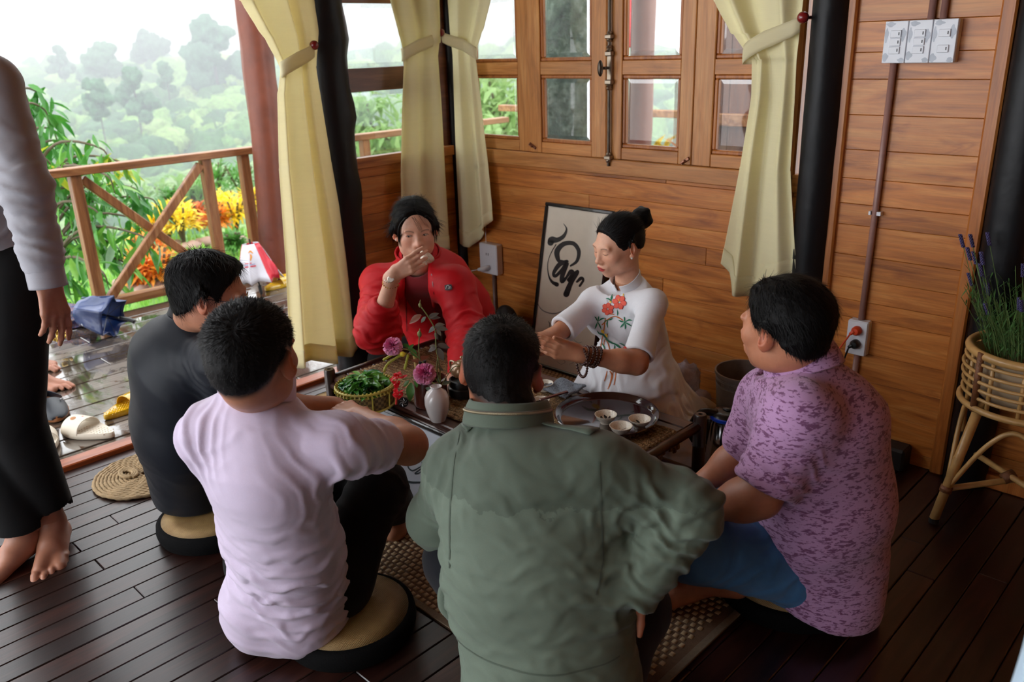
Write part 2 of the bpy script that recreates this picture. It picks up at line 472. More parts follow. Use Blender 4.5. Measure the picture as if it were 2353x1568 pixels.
deck_w.link(deck_w.ramp(pud, [(0, (.35,)*3), (1, (1,)*3)]), deck_w.b.inputs['Coat Weight'])
deck_w.setp(Coat_Roughness=.06, Coat_IOR=1.7)
hh = deck_w.math('MULTIPLY', gr, deck_w.ramp(pud, [(0, (1,)*3), (1, (.05,)*3)]))
deck_w.bump(hh, .25, .004)
deck = slab('floor_deck', (-5.16, -1.2, -.12), (-3.19, 5.2, -.03), mat_plain('deck_base', srgb(30, 24, 20), .8))
x = -5.066; dw = .148
while x < -3.23:
    cuts = [-1.2, rnd.uniform(-.4, .9), rnd.uniform(1.3, 2.6), 3.6, 5.2]
    for a, b in zip(cuts, cuts[1:]):
        MB().box((x+.004, a+.0015, -.03), (min(x+dw-.004, -3.217), b-.0015, rnd.uniform(-.001, .001)), .003).build('plank', deck_w.m, deck)
    x += dw
thr = slab('trim_1', (-3.215, -1.2, -.03), (-3.14, 2.03, .022), mat_wood('sill_wood', srgb(96, 44, 22), srgb(134, 66, 34), srgb(160, 88, 50), 1, rough=.3, knots=False), bev=.004)

# walls and ceiling
back_dark = mat_plain('wall_backing', srgb(70, 40, 20), .8)
wall_b = slab('wall_back', (-3.3, YB+.02, 0), (-1.31, YB+.06, .965), back_dark)
def planks_x(parent, x0, x1, zs, mat, y, cuts):
    for i, (za, zb) in enumerate(zip(zs, zs[1:])):
        cs = [x0]+sorted(cuts[i % len(cuts)])+[x1]
        for a, b in zip(cs, cs[1:]):
            MB().box((a+.0006, y-rnd.uniform(0, .0015), za+.0004), (b-.0004, y+.02, zb-.0004), .0014).build('plank', mat, parent)
zs_low = [0, .03, .146, .233, .357, .4315, .505, .592, .664, .736, .82, .903, .965]
planks_x(wall_b, XL, -1.31, zs_low, teak, YB, [[], [-1.7], [], [-2.3], [], [-1.9]])
slab('trim_2', (-3.143, YB-.012, .918), (-1.31, YB+.02, .983), teak_zx, bev=.003)
wall_r = slab('wall_right', (-1.25, YB+.02, 0), (-.70, YB+.06, 2.9), back_dark)
zs = [0, .045, .16, .27, .373, .4968, .56, .64, .7217, .827, .9, .986, 1.0816, 1.195, 1.308, 1.391, 1.484, 1.6]
while zs[-1] < 2.9: zs.append(min(2.9, zs[-1]+.105))
planks_x(wall_r, -1.22, -.72, zs, teak, YB, [[]])
wall_f = slab('wall_far_right', (-.62, YB+.05, 0), (2.6, YB+.09, 2.9), back_dark)
zz = [0]; 
while zz[-1] < 2.9: zz.append(min(2.9, zz[-1]+rnd.uniform(.09, .12)))
planks_x(wall_f, -.66, 1.2, zz, teak, YB+.03, [[], [.2]])
slab('baseboard_right', (-.66, YB-.005, 0), (1.2, YB+.03, .05), trim_w, bev=.004)
slab('trim_3', (-1.215, YB-.02, 0), (-1.183, YB+.02, 2.9), trim_w, bev=.006)
slab('trim_4', (-.765, YB-.022, 0), (-.722, YB+.02, 2.9), trim_w, bev=.006)
slab('trim_5', (-1.392, YB-.012, .9), (-1.352, YB+.03, 2.9), trim_w, bev=.006)
wall_l = slab('wall_left', (XL-.06, 2.16, 0), (XL-.02, 2.86, .955), back_dark)
zl = [0, .12, .235, .34, .445, .549, .651, .73, .808, .901, .955]
for a, b in zip(zl, zl[1:]):
    MB().box((XL-.02, 2.17, a+.0008), (XL+rnd.uniform(0, .0015), 2.82, b-.0004), .0014).build('plank', teak_y, wall_l)
slab('trim_6', (XL-.02, 2.17, .945), (XL+.014, 2.82, .992), teak_y, bev=.003)
slab('trim_7', (XL-.02, 2.005, 0), (XL+.03, 2.04, 2.9), trim_w, bev=.005)
slab('ceiling', (-3.5, -3.2, 2.9), (2.6, 3.2, 2.98), mat_plain('ceiling_boards', srgb(120, 78, 42), .7))
slab('wall_above_window', (-3.2, YB, 2.25), (-1.3, YB+.05, 2.9), teak)
slab('wall_side', (2.6, -3.2, 0), (2.66, 3, 2.9), teak_y)
slab('wall_behind', (-.3, -3.26, 0), (2.6, -3.2, 2.9), teak)
slab('wall_above_left', (XL-.05, 2.1, 2.25), (XL, 2.83, 2.9), teak_y)

# ------------------------------------------------------------------ glass
def glass_mat(name, gl=.07, dirt=.12, tint=(.93, .97, .95, 1)):
    t = NT(name); n = t.n; n.remove(t.b)
    tr = t.node('ShaderNodeBsdfTransparent'); tr.inputs[0].default_value = tint
    g = t.node('ShaderNodeBsdfGlossy'); g.inputs['Roughness'].default_value = .02
    d = t.node('ShaderNodeBsdfDiffuse'); d.inputs[0].default_value = srgb(205, 215, 215)
    fr = t.node('ShaderNodeFresnel'); fr.inputs[0].default_value = 1.5
    v = t.coords(kind='World'); f1 = t.noise(v, 14, 5, .7); f2 = t.noise(v, 140, 2, .6)
    dd = t.math('MULTIPLY', t.ramp(f1, [(.35, (.15,)*3), (.8, (1,)*3)]), t.ramp(f2, [(.4, (.35,)*3), (.75, (1,)*3)]))
    dd = t.math('MULTIPLY', dd, dirt)
    m1 = t.node('ShaderNodeMixShader'); t.link(t.math('ADD', fr.outputs[0], gl-.04, True), m1.inputs[0]); t.link(tr.outputs[0], m1.inputs[1]); t.link(g.outputs[0], m1.inputs[2])
    m2 = t.node('ShaderNodeMixShader'); t.link(dd, m2.inputs[0]); t.link(m1.outputs[0], m2.inputs[1]); t.link(d.outputs[0], m2.inputs[2])
    t.link(m2.outputs[0], t.out.inputs['Surface']); return t.m
glass = glass_mat('pane_glass'); glass_b = glass_mat('pane_bevel', .22, .3, (.85, .92, .93, 1)); glass_d = glass_mat('pane_dusty', .08, .45)
def pane(parent, P0, ex, ez, w, h, nvec, gm=None):
    """bevelled pane: P0 lower-left corner, ex/ez unit axes, nvec towards the room"""
    b = .02; P0, ex, ez, nv = A(*P0), A(*ex), A(*ez), A(*nvec)
    q = lambda u, v_, d: P0+ex*u+ez*v_+nv*d
    V = [q(0, 0, .002), q(w, 0, .002), q(w, h, .002), q(0, h, .002), q(b, b, .006), q(w-b, b, .006), q(w-b, h-b, .006), q(b, h-b, .006)]
    m = MB().add(V, [(4, 5, 6, 7)]).add(V, [(0, 1, 5, 4), (1, 2, 6, 5), (2, 3, 7, 6), (3, 0, 4, 7)], mi=1)
    return m.build('pane', [gm or glass, glass_b], parent)

win2 = empty('window_2', (-2.2, YB, .98), kind='structure')
def sash(win, x0, x1, px0, px1, rows, zb, zt, y, gm=None, mold=True):
    s = MB(); T = .034
    # two stiles, then the rails between them
    s.box((x0+.0012, y, zb), (px0-.016, y+T, zt), .003); s.box((px1+.016, y, zb), (x1-.0012, y+T, zt), .003)
    s1 = s.build('sash', teak_z, win)
    zr = [zb]+[v_ for r in rows for v_ in r]+[zt]
    for i in range(0, len(zr), 2):
        a = zr[i]+(.016 if i else 0); b = zr[i+1]-(.016 if i+2 < len(zr) else 0)
        MB().box((px0-.0155, y+.0015, a), (px1+.0155, y+T-.002, b), .002).build('rail', teak_zx, s1)
    for za, zb_ in rows:
        m = MB()
        for q in ((px0-.016, px1+.016, za-.016, za), (px0-.016, px1+.016, zb_, zb_+.016), (px0-.016, px0, za, zb_), (px1, px1+.016, za, zb_)):
            m.box((q[0], y+.006, q[2]), (q[1], y+T-.006, q[3]), .005)
        m.build('moulding', trim_w, s1)
        pane(s1, (px0-.002, y+T*.6, za-.002), (1, 0, 0), (0, 0, 1), px1-px0+.004, zb_-za+.004, (0, -1, 0), gm)
    return s1
ROWS = [(1.048, 1.307), (1.394, 1.652), (1.74, 2.0)]
sash(win2, -3.06, -2.64, -3.0, -2.738, ROWS, .984, 2.24, YB+.006)
sash(win2, -2.64, -2.205, -2.558, -2.301, ROWS, .984, 2.24, YB-.004, glass_d)
sash(win2, -2.205, -1.785, -2.109, -1.862, ROWS, .984, 2.24, YB-.004)
sash(win2, -1.785, -1.392, -1.684, -1.46, ROWS, .984, 2.24, YB-.004)
# cremone bolt down the middle seam
met = mat_plain('old_bronze', srgb(84, 76, 68), .32, .9, var=.3); met_l = mat_plain('worn_brass', srgb(150, 138, 124), .3, .9)
xb = -2.180; yb_ = YB-.018
bolt = empty('window_bolt', (xb, yb_, 1.33), 'dark bronze window bolt with a long rod and oval knob between the middle sashes', 'window bolt')
MB().tube([(xb, yb_, .955), (xb, yb_, 1.27)], .0065, 10).tube([(xb, yb_, 1.43), (xb, yb_, 2.2)], .0065, 10).build('rod', met, bolt, auto=40)
h = MB(); z0 = 1.35
h.box((xb-.013, YB-.02, 1.285), (xb+.013, YB-.003, 1.415), .004).box((xb-.018, YB-.028, 1.395), (xb+.018, YB-.003, 1.415), .004).box((xb-.018, YB-.028, 1.285), (xb+.018, YB-.003, 1.305), .004)
h.lathe([(.010, 0), (.013, .004), (.010, .01), (.013, .016), (.0085, .022)], (xb, yb_, 1.415), 14).lathe([(.0085, -.022), (.013, -.016), (.010, -.01), (.013, -.004), (.010, 0)], (xb, yb_, 1.285), 14)
h.build('gear_case', met_l, bolt, auto=35)
MB().tube([(xb-.004, YB-.02, z0), (xb-.012, YB-.05, z0)], .006, 10).sphere((xb-.014, YB-.058, z0), (.012, .012, .032), 14, 10).build('knob', met, bolt, smooth=True)
for zc in (.99, 1.47, 1.98):
    MB().box((xb-.017, YB-.03, zc-.008), (xb+.017, YB-.003, zc+.008), .003).lathe([(.009, -.02), (.012, -.014), (.009, -.009), (.009, .009), (.012, .014), (.009, .02)], (xb, yb_, zc), 12).build('guide', met_l, bolt, auto=35)
cop = mat_plain('copper_catch', srgb(150, 104, 84), .3, .8)
for i, (cx_, cz_, an, lb) in enumerate(((-2.625, 1.013, .5, 'left'), (-1.81, 1.0, -.6, 'right'))):
    o = empty('window_catch', (cx_, YB-.006, cz_), f'small copper turn catch low on the sash {"left" if i == 0 else "right"} of the window bolt', 'catch', 'turn catches on the window sashes')
    M = Matrix.Translation((cx_, YB-.008, cz_)) @ Matrix.Rotation(an, 4, 'Y')
    MB().box((-.022, -.004, -.006), (.022, .004, .006), .002, M).build('plate', cop, o)
    MB().box((-.016, -.014, -.004), (.006, -.004, .004), .002, M).sphere((cx_, YB-.016, cz_), .006, 8, 6).build('catch_lever', cop, o)

# left wall window
win1 = empty('window_1', (XL-.04, 2.5, 1.0), kind='structure')
f = MB(); xo = XL-.05
wdark = mat_wood('window_dark', srgb(84, 46, 26), srgb(120, 70, 42), srgb(146, 92, 58), 1, knots=False)
for za, zb_ in ((.975, .99), (1.276, 1.376), (1.645, 1.72), (2.0, 2.25)):
    MB().box((xo, 2.19, za), (xo+.03, 2.78, zb_), .003).build('rail', wdark, win1)
MB().box((xo-.002, 2.16, .975), (xo+.032, 2.2, 2.25), .003).build('stile', wdark, win1); MB().box((xo-.002, 2.555, .975), (xo+.032, 2.61, 2.25), .003).build('stile', wdark, win1)
MB().box((xo-.002, 2.74, .975), (xo+.032, 2.8, 2.25), .003).build('stile', wdark, win1)
for za, zb_ in ((.99, 1.276), (1.376, 1.645), (1.72, 2.0)):
    for ya_, yb2 in ((2.2, 2.555), (2.61, 2.74)):
        pane(win1, (xo+.012, ya_, za), (0, 1, 0), (0, 0, 1), yb2-ya_, zb_-za, (1, 0, 0))

# ------------------------------------------------------------------ posts
def log_post(name, pts, r, mat, label, seed, seg=18, bumpy=.12, knots=()):
    P_ = spline(pts, 10); n = len(P_); rr = np.random.RandomState(seed); V = []
    for i, p in enumerate(P_):
        for k in range(seg):
            a = 2*PI*k/seg; q = A(math.cos(a), math.sin(a), 0)
            d = r*(1+bumpy*float(vnoise([[math.cos(a)*1.2+seed, math.sin(a)*1.2, p[2]*2.2]])[0])+bumpy*.5*float(vnoise([[math.cos(a)*3+seed, math.sin(a)*3, p[2]*6]])[0]))
            for kz, ka, kh in knots:
                da = (a-ka+PI) % (2*PI)-PI; d += kh*math.exp(-(((p[2]-kz)/.055)**2+(da/.6)**2))
            V.append(p+q*d)
    m = MB().grid(np.array(V).reshape(n, seg, 3), True); m.f.append(tuple((n-1)*seg+k for k in range(seg)))
    o = m.build(name, mat, smooth=True, loc=(P_[0])); return tag(o, label, 'post')
log_post('wooden_post', [(-3.14, 2.08, -.02), (-3.135, 2.10, .7), (-3.15, 2.11, 1.3), (-3.14, 2.11, 2), (-3.14, 2.11, 2.9)], .088, black_w, 'black painted knobbly log post beside the open doorway curtain', 3, 24, .10, [(1.2, .9, .022), (1.52, .9, .02), (.86, .6, .015)])
log_post('wooden_post', [(XL+.005, YB-.012, -.02), (XL+.005, YB-.012, 1.4), (XL+.005, YB-.012, 2.9)], .03, black_w, 'thin black corner post between the two small curtains', 5, 12, .05)
log_post('wooden_post', [(-1.262, YB-.01, -.02), (-1.268, YB-.01, .7), (-1.27, YB-.01, 1.5), (-1.275, YB-.01, 2.2), (-1.275, YB-.01, 2.9)], .060, black_w, 'black post right of the long tied curtain', 8, 20, .08)
log_post('wooden_post', [(-.655, YB, -.02), (-.655, YB, .9), (-.65, YB, 2.9)], .066, black_w, 'black post at the right edge behind the plant stand', 9, 20, .05)
rust_m = mat_plain('rust_bark', srgb(112, 56, 36), .5, bump=.9, bscale=14, var=.35, coat=.04)
log_post('tree_trunk_post', [(-4.92, 2.75, -.05), (-4.93, 2.745, .3), (-4.94, 2.79, .9), (-4.97, 2.82, 1.4), (-5.0, 2.84, 1.75), (-5.10, 2.9, 2.2), (-5.14, 2.95, 2.9)], .105, rust_m, 'reddish brown hewn tree trunk post on the deck beside the railing', 14, 8, .09)
# ------------------------------------------------------------------ railing on the deck edge
rl = empty('deck_railing', (-5.15, 1.5, 0), 'brown wooden deck railing with square posts and crossed braces', 'railing')
XR = -5.15
def rb(name, a, b, w_, h_, mat): return MB().bar(a, b, w_, h_, (1, 0, 0) if abs(a[2]-b[2]) > .2 else (0, 0, 1), .004).build(name, mat, rl)
rb('top_rail', (XR, -1.2, .85), (XR, 5.2, .85), .085, .045, rail_w)
rb('bottom_rail', (XR, -1.2, .05), (XR, 5.2, .05), .07, .055, rail_w)
for yy in (-.9, .1, .9, 1.655, 2.45, 2.715, 3.7, 4.6): rb('post', (XR, yy, .03), (XR, yy, .83), .062, .062, rail_z)
for a, b in ((1.70, 2.41), (.13, .87)):
    rb('brace', (XR+.012, a, .07), (XR+.012, b, .80), .05, .04, rail_z)
    rb('brace', (XR-.022, a, .80), (XR-.022, b, .07), .05, .04, rail_z)
# railing of the back veranda seen through the windows
rl2 = empty('veranda_railing', (-4.0, 6.2, 0), 'pale wooden railing seen through the window panes', 'railing')
MB().box((-6.2, 6.15, .82), (-1.5, 6.23, .88), .004).build('top_rail', rail_w, rl2)
MB().box((-6.2, 6.16, .1), (-1.5, 6.22, .15), .004).build('bottom_rail', rail_w, rl2)
for xx in (-5.6, -4.75, -3.95, -3.1, -2.3): MB().box((xx-.035, 6.155, -.1), (xx+.035, 6.225, .82), .004).build('post', rail_z, rl2)
slab('floor_veranda', (-4.6, 2.95, -.2), (.5, 6.3, -.1), deck_w.m)
log_post('tree_trunk_post', [(-3.62, 5.0, -.2), (-3.6, 5.0, .8), (-3.6, 5.02, 1.6), (-3.62, 5.05, 2.9)], .085, mat_plain('rust_pale', srgb(122, 74, 56), .5, bump=.4, bscale=12), 'pale reddish trunk post outside the window pane right of the bolt', 21, 12, .1)
moss = NT('moss_bark'); v = moss.coords(kind='World'); n_ = moss.noise(v, 9, 6, .7)
moss.link(moss.ramp(n_, [(.3, srgb(36, 44, 40)), (.5, srgb(74, 88, 74)), (.65, srgb(120, 132, 120)), (.8, srgb(160, 168, 160))]), moss.b.inputs['Base Color']); moss.setp(Roughness=.9); moss.bump(n_, .8, .03)
log_post('mossy_tree', [(-4.02, 4.35, -.6), (-4.0, 4.4, .6), (-3.72, 4.4, 1.3), (-3.7, 4.5, 2.0), (-3.6, 4.5, 3.2)], .26, moss.m, 'thick mossy grey tree trunk outside the dusty window panes', 31, 26, .22)
# neighbouring wooden hut seen through the right sash
hut = empty('neighbour_hut', (-1.9, 4.4, 0), 'brown boarded wooden hut wall with braces beyond the right window sash', 'hut')
hw = mat_wood('hut_wood', srgb(84, 44, 26), srgb(120, 68, 44), srgb(140, 86, 58), 2, knots=False)
for i in range(12): MB().box((-2.75+i*.15, 4.5, -.1), (-2.602+i*.15, 4.52, 2.6), .003).build('plank', hw, hut)
MB().box((-2.76, 4.44, .96), (-1, 4.5, 1.03), .004).build('rail', rail_w, hut); MB().box((-2.76, 4.44, .45), (-1, 4.5, .5), .004).build('rail', rail_w, hut)
MB().bar((-2.62, 4.46, .5), (-2.1, 4.46, .96), .05, .04, (0, 1, 0)).build('brace', rail_w, hut); MB().bar((-2.05, 4.46, .5), (-1.5, 4.46, .96), .05, .04, (0, 1, 0)).build('brace', rail_w, hut)
# red and white garden parasol outside
par = empty('garden_parasol', (-5.6, 8, 0), 'red and white panelled garden parasol standing outside the window', 'parasol')
mred = mat_plain('parasol_red', srgb(205, 40, 48), .6); mwh = mat_plain('parasol_white', srgb(225, 228, 232), .6)
c0 = A(-5.2, 7.9, 2.6)
for k in range(16):
    a0, a1 = 2*PI*k/16, 2*PI*(k+1)/16; G = []
    for j in range(6):
        t = j/5; rr = 1.6*t; row = [c0+A(rr*math.cos(a)*(1-.0), rr*math.sin(a), -1.15*t**1.5-.08*math.sin(PI*(a-a0)/(a1-a0))*t) for a in np.linspace(a0, a1, 6)]; G.append(row)
    solidify(MB().grid(G).build('canopy_panel', (mred, mwh)[k % 2], par, smooth=True), .004)
MB().tube([(-5.2, 7.9, -.4), (-5.2, 7.9, 2.62)], .03, 10).build('pole', mwh, par, smooth=True)

# ================================================================== OUTSIDE: garden, valley, hills
def mat_leaf(name, cols, rough=.45, trans=.35, attr=False):
    t = NT(name); n = t.n
    info = t.node('ShaderNodeObjectInfo')
    if attr: c = t.attr()
    else:
        v = t.coords(kind='World'); f = t.noise(v, 3.1, 4, .7); f2 = t.math('ADD', t.math('MULTIPLY', f, .7), t.math('MULTIPLY', info.outputs['Random'], .3))
        c = t.ramp(f2, [(.25+.5*i/max(1, len(cols)-1), q) for i, q in enumerate(cols)])
    t.link(c, t.b.inputs['Base Color']); t.setp(Roughness=rough)
    tl = t.node('ShaderNodeBsdfTranslucent'); t.link(c, tl.inputs[0]); m = t.node('ShaderNodeMixShader'); m.inputs[0].default_value = trans
    t.link(t.b.outputs[0], m.inputs[1]); t.link(tl.outputs[0], m.inputs[2]); t.link(m.outputs[0], t.out.inputs['Surface']); return t.m
def leaf_shape(L, w_, droop=.3, n=4, fold=.2):
    V = []; Fc = []
    for i in range(n+1):
        t = i/n; x_ = L*t; ww = w_*math.sin(PI*min(.999, max(.03, t))**.8)**.9; z_ = -droop*L*t*t
        V += [(x_, -ww/2, z_+fold*ww), (x_, 0, z_), (x_, ww/2, z_+fold*ww)]
    for i in range(n):
        a = i*3; Fc += [(a, a+1, a+4, a+3), (a+1, a+2, a+5, a+4)]
    return np.array(V), Fc
def leaves_mesh(name, places, mat, parent, shp, cols=None, rs=None):
    """places: list of (pos, dir, up, scale) merged into one mesh"""
    V0, F0 = shp; Vs = []; Fs = []; C_ = []; n = 0
    for i, (p, d, u, s_) in enumerate(places):
        d = nrm(d); u = nrm(A(*u)-d*(A(*u)@d)+1e-6); w_ = np.cross(u, d)
        Vs.append(np.array(p)+s_*(V0[:, :1]*d+V0[:, 1:2]*w_+V0[:, 2:3]*u)); Fs += [tuple(q+n for q in f) for f in F0]; n += len(V0)
        if cols is not None: C_.append(np.tile(cols[i], (len(V0), 1)))
    return new_mesh(name, np.vstack(Vs), np.array(Fs), mat, parent, True, cols=np.vstack(C_) if cols is not None else None)

def ground_h(x_, y_):
    r = np.hypot(x_, y_); az = np.degrees(np.arctan2(x_, y_))
    h = np.where(r < 9.5, -.45, -.45-(np.clip(r-9.5, 0, 45)/45)**.8*10)
    h = np.where(r > 60, -10.4+(np.clip(r-60, 0, 130)/130)**1.1*(7.0+.05*(az+90)), h)
    h = np.where(r > 190, h-np.clip(r-190, 0, 100)*.1, h)
    return h+np.where(r > 14, vnoise(np.stack([x_*.03, y_*.03, x_*0], -1).reshape(-1, 3)).reshape(x_.shape)*2.2*np.clip((r-14)/60, 0, 1), 0)
azs = np.radians(np.linspace(-100, 0, 70)); rs = np.concatenate([np.linspace(5.22, 9.5, 7), np.geomspace(10, 300, 60)])
G = []
for r in rs:
    xx, yy = r*np.sin(azs), r*np.cos(azs); G.append(np.stack([xx, yy, ground_h(xx, yy)], -1))
gm = NT('ground'); v = gm.coords(kind='World'); n_ = gm.noise(v, 1.4, 7, .7)
gm.link(gm.ramp(n_, [(.3, srgb(74, 116, 52)), (.55, srgb(104, 150, 66)), (.75, srgb(138, 176, 88))]), gm.b.inputs['Base Color']); gm.setp(Roughness=.9); gm.bump(n_, .5, .05)
g = MB().grid(G).build('ground', gm.m, smooth=True); tag(g, 'grassy ground falling away to the valley beyond the deck', 'ground', kind='structure')
# grass on the lawn near the deck
R_ = np.random.RandomState(5); pl = []
for _ in range(5200):
    a = math.radians(R_.uniform(-78, -50)); r = R_.uniform(5.6, 10); p = A(r*math.sin(a), r*math.cos(a), -.46)
    if p[0] > -5.3: continue
    an = R_.uniform(0, 2*PI); pl.append((p, (math.cos(an)*.4, math.sin(an)*.4, 1), (math.cos(an), math.sin(an), .2), R_.uniform(.05, .1)))
leaves_mesh('lawn_grass', pl, mat_leaf('grass', [srgb(110, 165, 60), srgb(150, 205, 90), srgb(185, 225, 120)]), None, leaf_shape(1, .25, .3, 2))
tag(bpy.data.objects['lawn_grass'], 'bright green lawn grass beyond the railing', 'grass', kind='stuff')

# blobs: leafy crowns
def ico(sub):
    import bmesh
    bm = bmesh.new(); bmesh.ops.create_icosphere(bm, subdivisions=sub, radius=1); V = np.array([v_.co[:] for v_ in bm.verts]); Fc = np.array([[v_.index for v_ in f_.verts] for f_ in bm.faces]); bm.free(); return V, Fc
ICO = {k: ico(k) for k in (2, 3)}
def crowns(name, items, mat, parent=None, sub=2, rough=.35, seed=1):
    V0, F0 = ICO[sub]; Vs = []; Fs = []; Cs = []
    rr = np.random.RandomState(seed)
    for i, (c, r, col) in enumerate(items):
        off = rr.uniform(0, 50, 3); n = 1+rough*vnoise(V0*1.6+off)+rough*.7*vnoise(V0*4.1+off)
        Vs.append(A(*c)+V0*n[:, None]*A(*r)); Fs.append(F0+i*len(V0)); Cs.append(np.tile(A(*col[:3]), (len(V0), 1))*(1+.25*vnoise(V0*3+off))[:, None])
    return new_mesh(name, np.vstack(Vs), np.vstack(Fs), mat, parent, False, cols=np.clip(np.vstack(Cs), 0, 1))
fm = NT('forest_leaves'); v = fm.coords(kind='World'); n_ = fm.noise(v, 2.2, 6, .8)
fm.link(fm.mix(1, fm.attr(), fm.ramp(n_, [(.3, (.5,)*3), (.7, (1.5,)*3)]), 'MULTIPLY'), fm.b.inputs['Base Color']); fm.setp(Roughness=.8); fm.bump(n_, 1, .5)
items = []; Gs = [srgb(84, 140, 74), srgb(118, 172, 88), srgb(150, 200, 104), srgb(80, 134, 82), srgb(170, 210, 124)]
near_items = []
for _ in range(10500):
    a = math.radians(R_.uniform(-96, -8)); r = 15*math.exp(R_.uniform(0, math.log(205/15))**1.0)
    if -72 < math.degrees(a) < -60 and 22 < r < 60 and R_.rand() < .5: continue
    x_, y_ = r*math.sin(a), r*math.cos(a); s_ = R_.uniform(.5, 1.1)*(.35+r/62)
    z_ = float(ground_h(A(x_), A(y_))[0])
    (near_items if r < 48 else items).append(((x_, y_, z_+s_*.5), (s_, s_, s_*R_.uniform(.7, 1.1)), Gs[R_.randint(5)]))
fn_ = crowns('thicket', near_items, fm.m, None, 3, .5, 9); tag(fn_, 'bright green shrubs and low trees on the near slope beyond the lawn', 'thicket', kind='stuff')
fo = crowns('forest', items, fm.m, seed=3, rough=.5); tag(fo, 'misty green tree canopy covering the far hillside', 'forest', kind='stuff')
# trees that stand out of the canopy
def far_tree(px, py_base, r, w_, h_, label, col, seed):
    d = ray(px, py_base); d = d/np.hypot(d[0], d[1]); x_, y_ = d[0]*r, d[1]*r; zb = CAM_H+d[2]*r
    e = empty('hillside_tree', (x_, y_, zb-2), label, 'tree', 'tall trees rising out of the misty hillside')
    MB().tube([(x_, y_, zb-4), (x_, y_, zb+h_*.6)], w_*.03, 8).build('trunk', mat_plain('far_bark', srgb(80, 76, 70), .9), e)
    rr = np.random.RandomState(seed); its = []
    for k in range(14):
        t = rr.rand(); q = rr.normal(0, .3, 2)*w_*(.8 if t < .7 else .5)
        its.append(((x_+q[0], y_+q[1], zb+h_*(-.25+1.15*t)), (w_*.25,)*3, col))
    crowns('foliage', its, fm.m, e, 3, .5, seed)
far_tree(495, 160, 120, 6.2, 6.4, 'tall dark double-crowned tree on the ridge left of the rust post', srgb(92, 140, 106), 2)
far_tree(145, 160, 150, 2.6, 3.4, 'small lone tree on the misty ridge at the far left', srgb(96, 140, 108), 3)
far_tree(245, 170, 140, 5.0, 3.6, 'broad rounded tree on the ridge above the railing', srgb(100, 146, 108), 4)
far_tree(315, 245, 90, 2.6, 3.4, 'conical dark tree in the middle of the hillside', srgb(92, 144, 100), 5)
far_tree(228, 250, 80, 1.9, 2.2, 'small conical dark tree left on the hillside', srgb(92, 144, 100), 6)
far_tree(385, 195, 110, 1.8, 2.6, 'narrow dark tree high on the hillside', srgb(92, 144, 100), 7)
far_tree(355, 120, 160, 5, 2.6, 'low rounded treetop on the ridge centre', srgb(90, 124, 96), 8)
# far ridge
G = []
azr = np.radians(np.linspace(-100, 0, 120))
for k, (r, zf) in enumerate(((430, -30), (450, -6), (470, .35), (500, 1.0), (540, .3))):
    top = 14+8*vnoise(np.stack([azr*9, azr*0+3, azr*0], -1))+4*vnoise(np.stack([azr*31, azr*0+9, azr*0], -1))+1.2*vnoise(np.stack([azr*160, azr*0+9, azr*0], -1))
    z_ = (zf*top) if zf in (1.0, .35, .3) else np.full_like(azr, zf)
    G.append(np.stack([r*np.sin(azr), r*np.cos(azr), z_], -1))
tag(MB().grid(G).build('far_ridge', mat_plain('far_ridge', srgb(90, 120, 100), .9), smooth=True), 'faint distant mountain ridge in the mist', 'mountain', kind='structure')
# mist over the valley: a closed L-shaped volume beyond the garden
fog = NT('mist'); fog.n.remove(fog.b); vs = fog.node('ShaderNodeVolumeScatter'); vs.inputs['Color'].default_value = (.83, .90, .95, 1); vs.inputs['Density'].default_value = .0075; vs.inputs['Anisotropy'].default_value = .0
fog.link(vs.outputs[0], fog.out.inputs['Volume'])
poly = [(-620, -160), (-13, -160), (-13, 12), (40, 12), (40, 620), (-620, 620)]
V = [(x_, y_, z_) for z_ in (-60, 34) for x_, y_ in poly]; n = len(poly)
Fc = [tuple(range(n))[::-1], tuple(range(n, 2*n))]+[(i, (i+1) % n, n+(i+1) % n, n+i) for i in range(n)]
mist = new_mesh('mist', V, Fc, fog.m, smooth=False); tag(mist, 'pale mist and rain hanging over the valley', 'mist', kind='stuff')
mist.visible_shadow = True

# crotons and rocks along the lawn
yel = mat_leaf('croton_yellow', [srgb(214, 150, 30), srgb(240, 205, 40), srgb(250, 232, 90)], .4, .4)
org = mat_leaf('croton_orange', [srgb(180, 80, 50), srgb(236, 140, 50), srgb(250, 200, 70)], .4, .4)
grn = mat_leaf('shrub_green', [srgb(70, 120, 52), srgb(104, 158, 74), srgb(156, 196, 104)], .4, .4)
stem_m = mat_plain('stem', srgb(92, 82, 60), .8)
def shrub(p, h_, w_, mat, label, n=150, seed=0, L=.16, group='croton shrubs along the lawn', lw=.34):
    rr = np.random.RandomState(seed); e = empty('croton_shrub', p, label, 'shrub', group); p = A(*p); m = MB(); pl = []
    for k in range(7):
        a = rr.uniform(0, 2*PI); q = p+A(math.cos(a)*w_*.3, math.sin(a)*w_*.3, h_*rr.uniform(.6, .95)); m.tube([p, (p+q)/2+A(0, 0, h_*.1), q], .012, 5)
    for k in range(n):
        a = rr.uniform(0, 2*PI); t = rr.uniform(.25, 1); el = rr.uniform(-.1, 1.2); d = A(math.cos(a)*math.cos(el), math.sin(a)*math.cos(el), math.sin(el))
        q = p+A(0, 0, h_*.4)+d*A(w_*.5, w_*.5, h_*.55)*t; pl.append((q-d*.02, d+rr.normal(0, .35, 3), (0, 0, 1), L*rr.uniform(.7, 1.3)))
    m.build('stems', stem_m, e); leaves_mesh('foliage', pl, mat, e, leaf_shape(1, lw, .35, 3)); return e
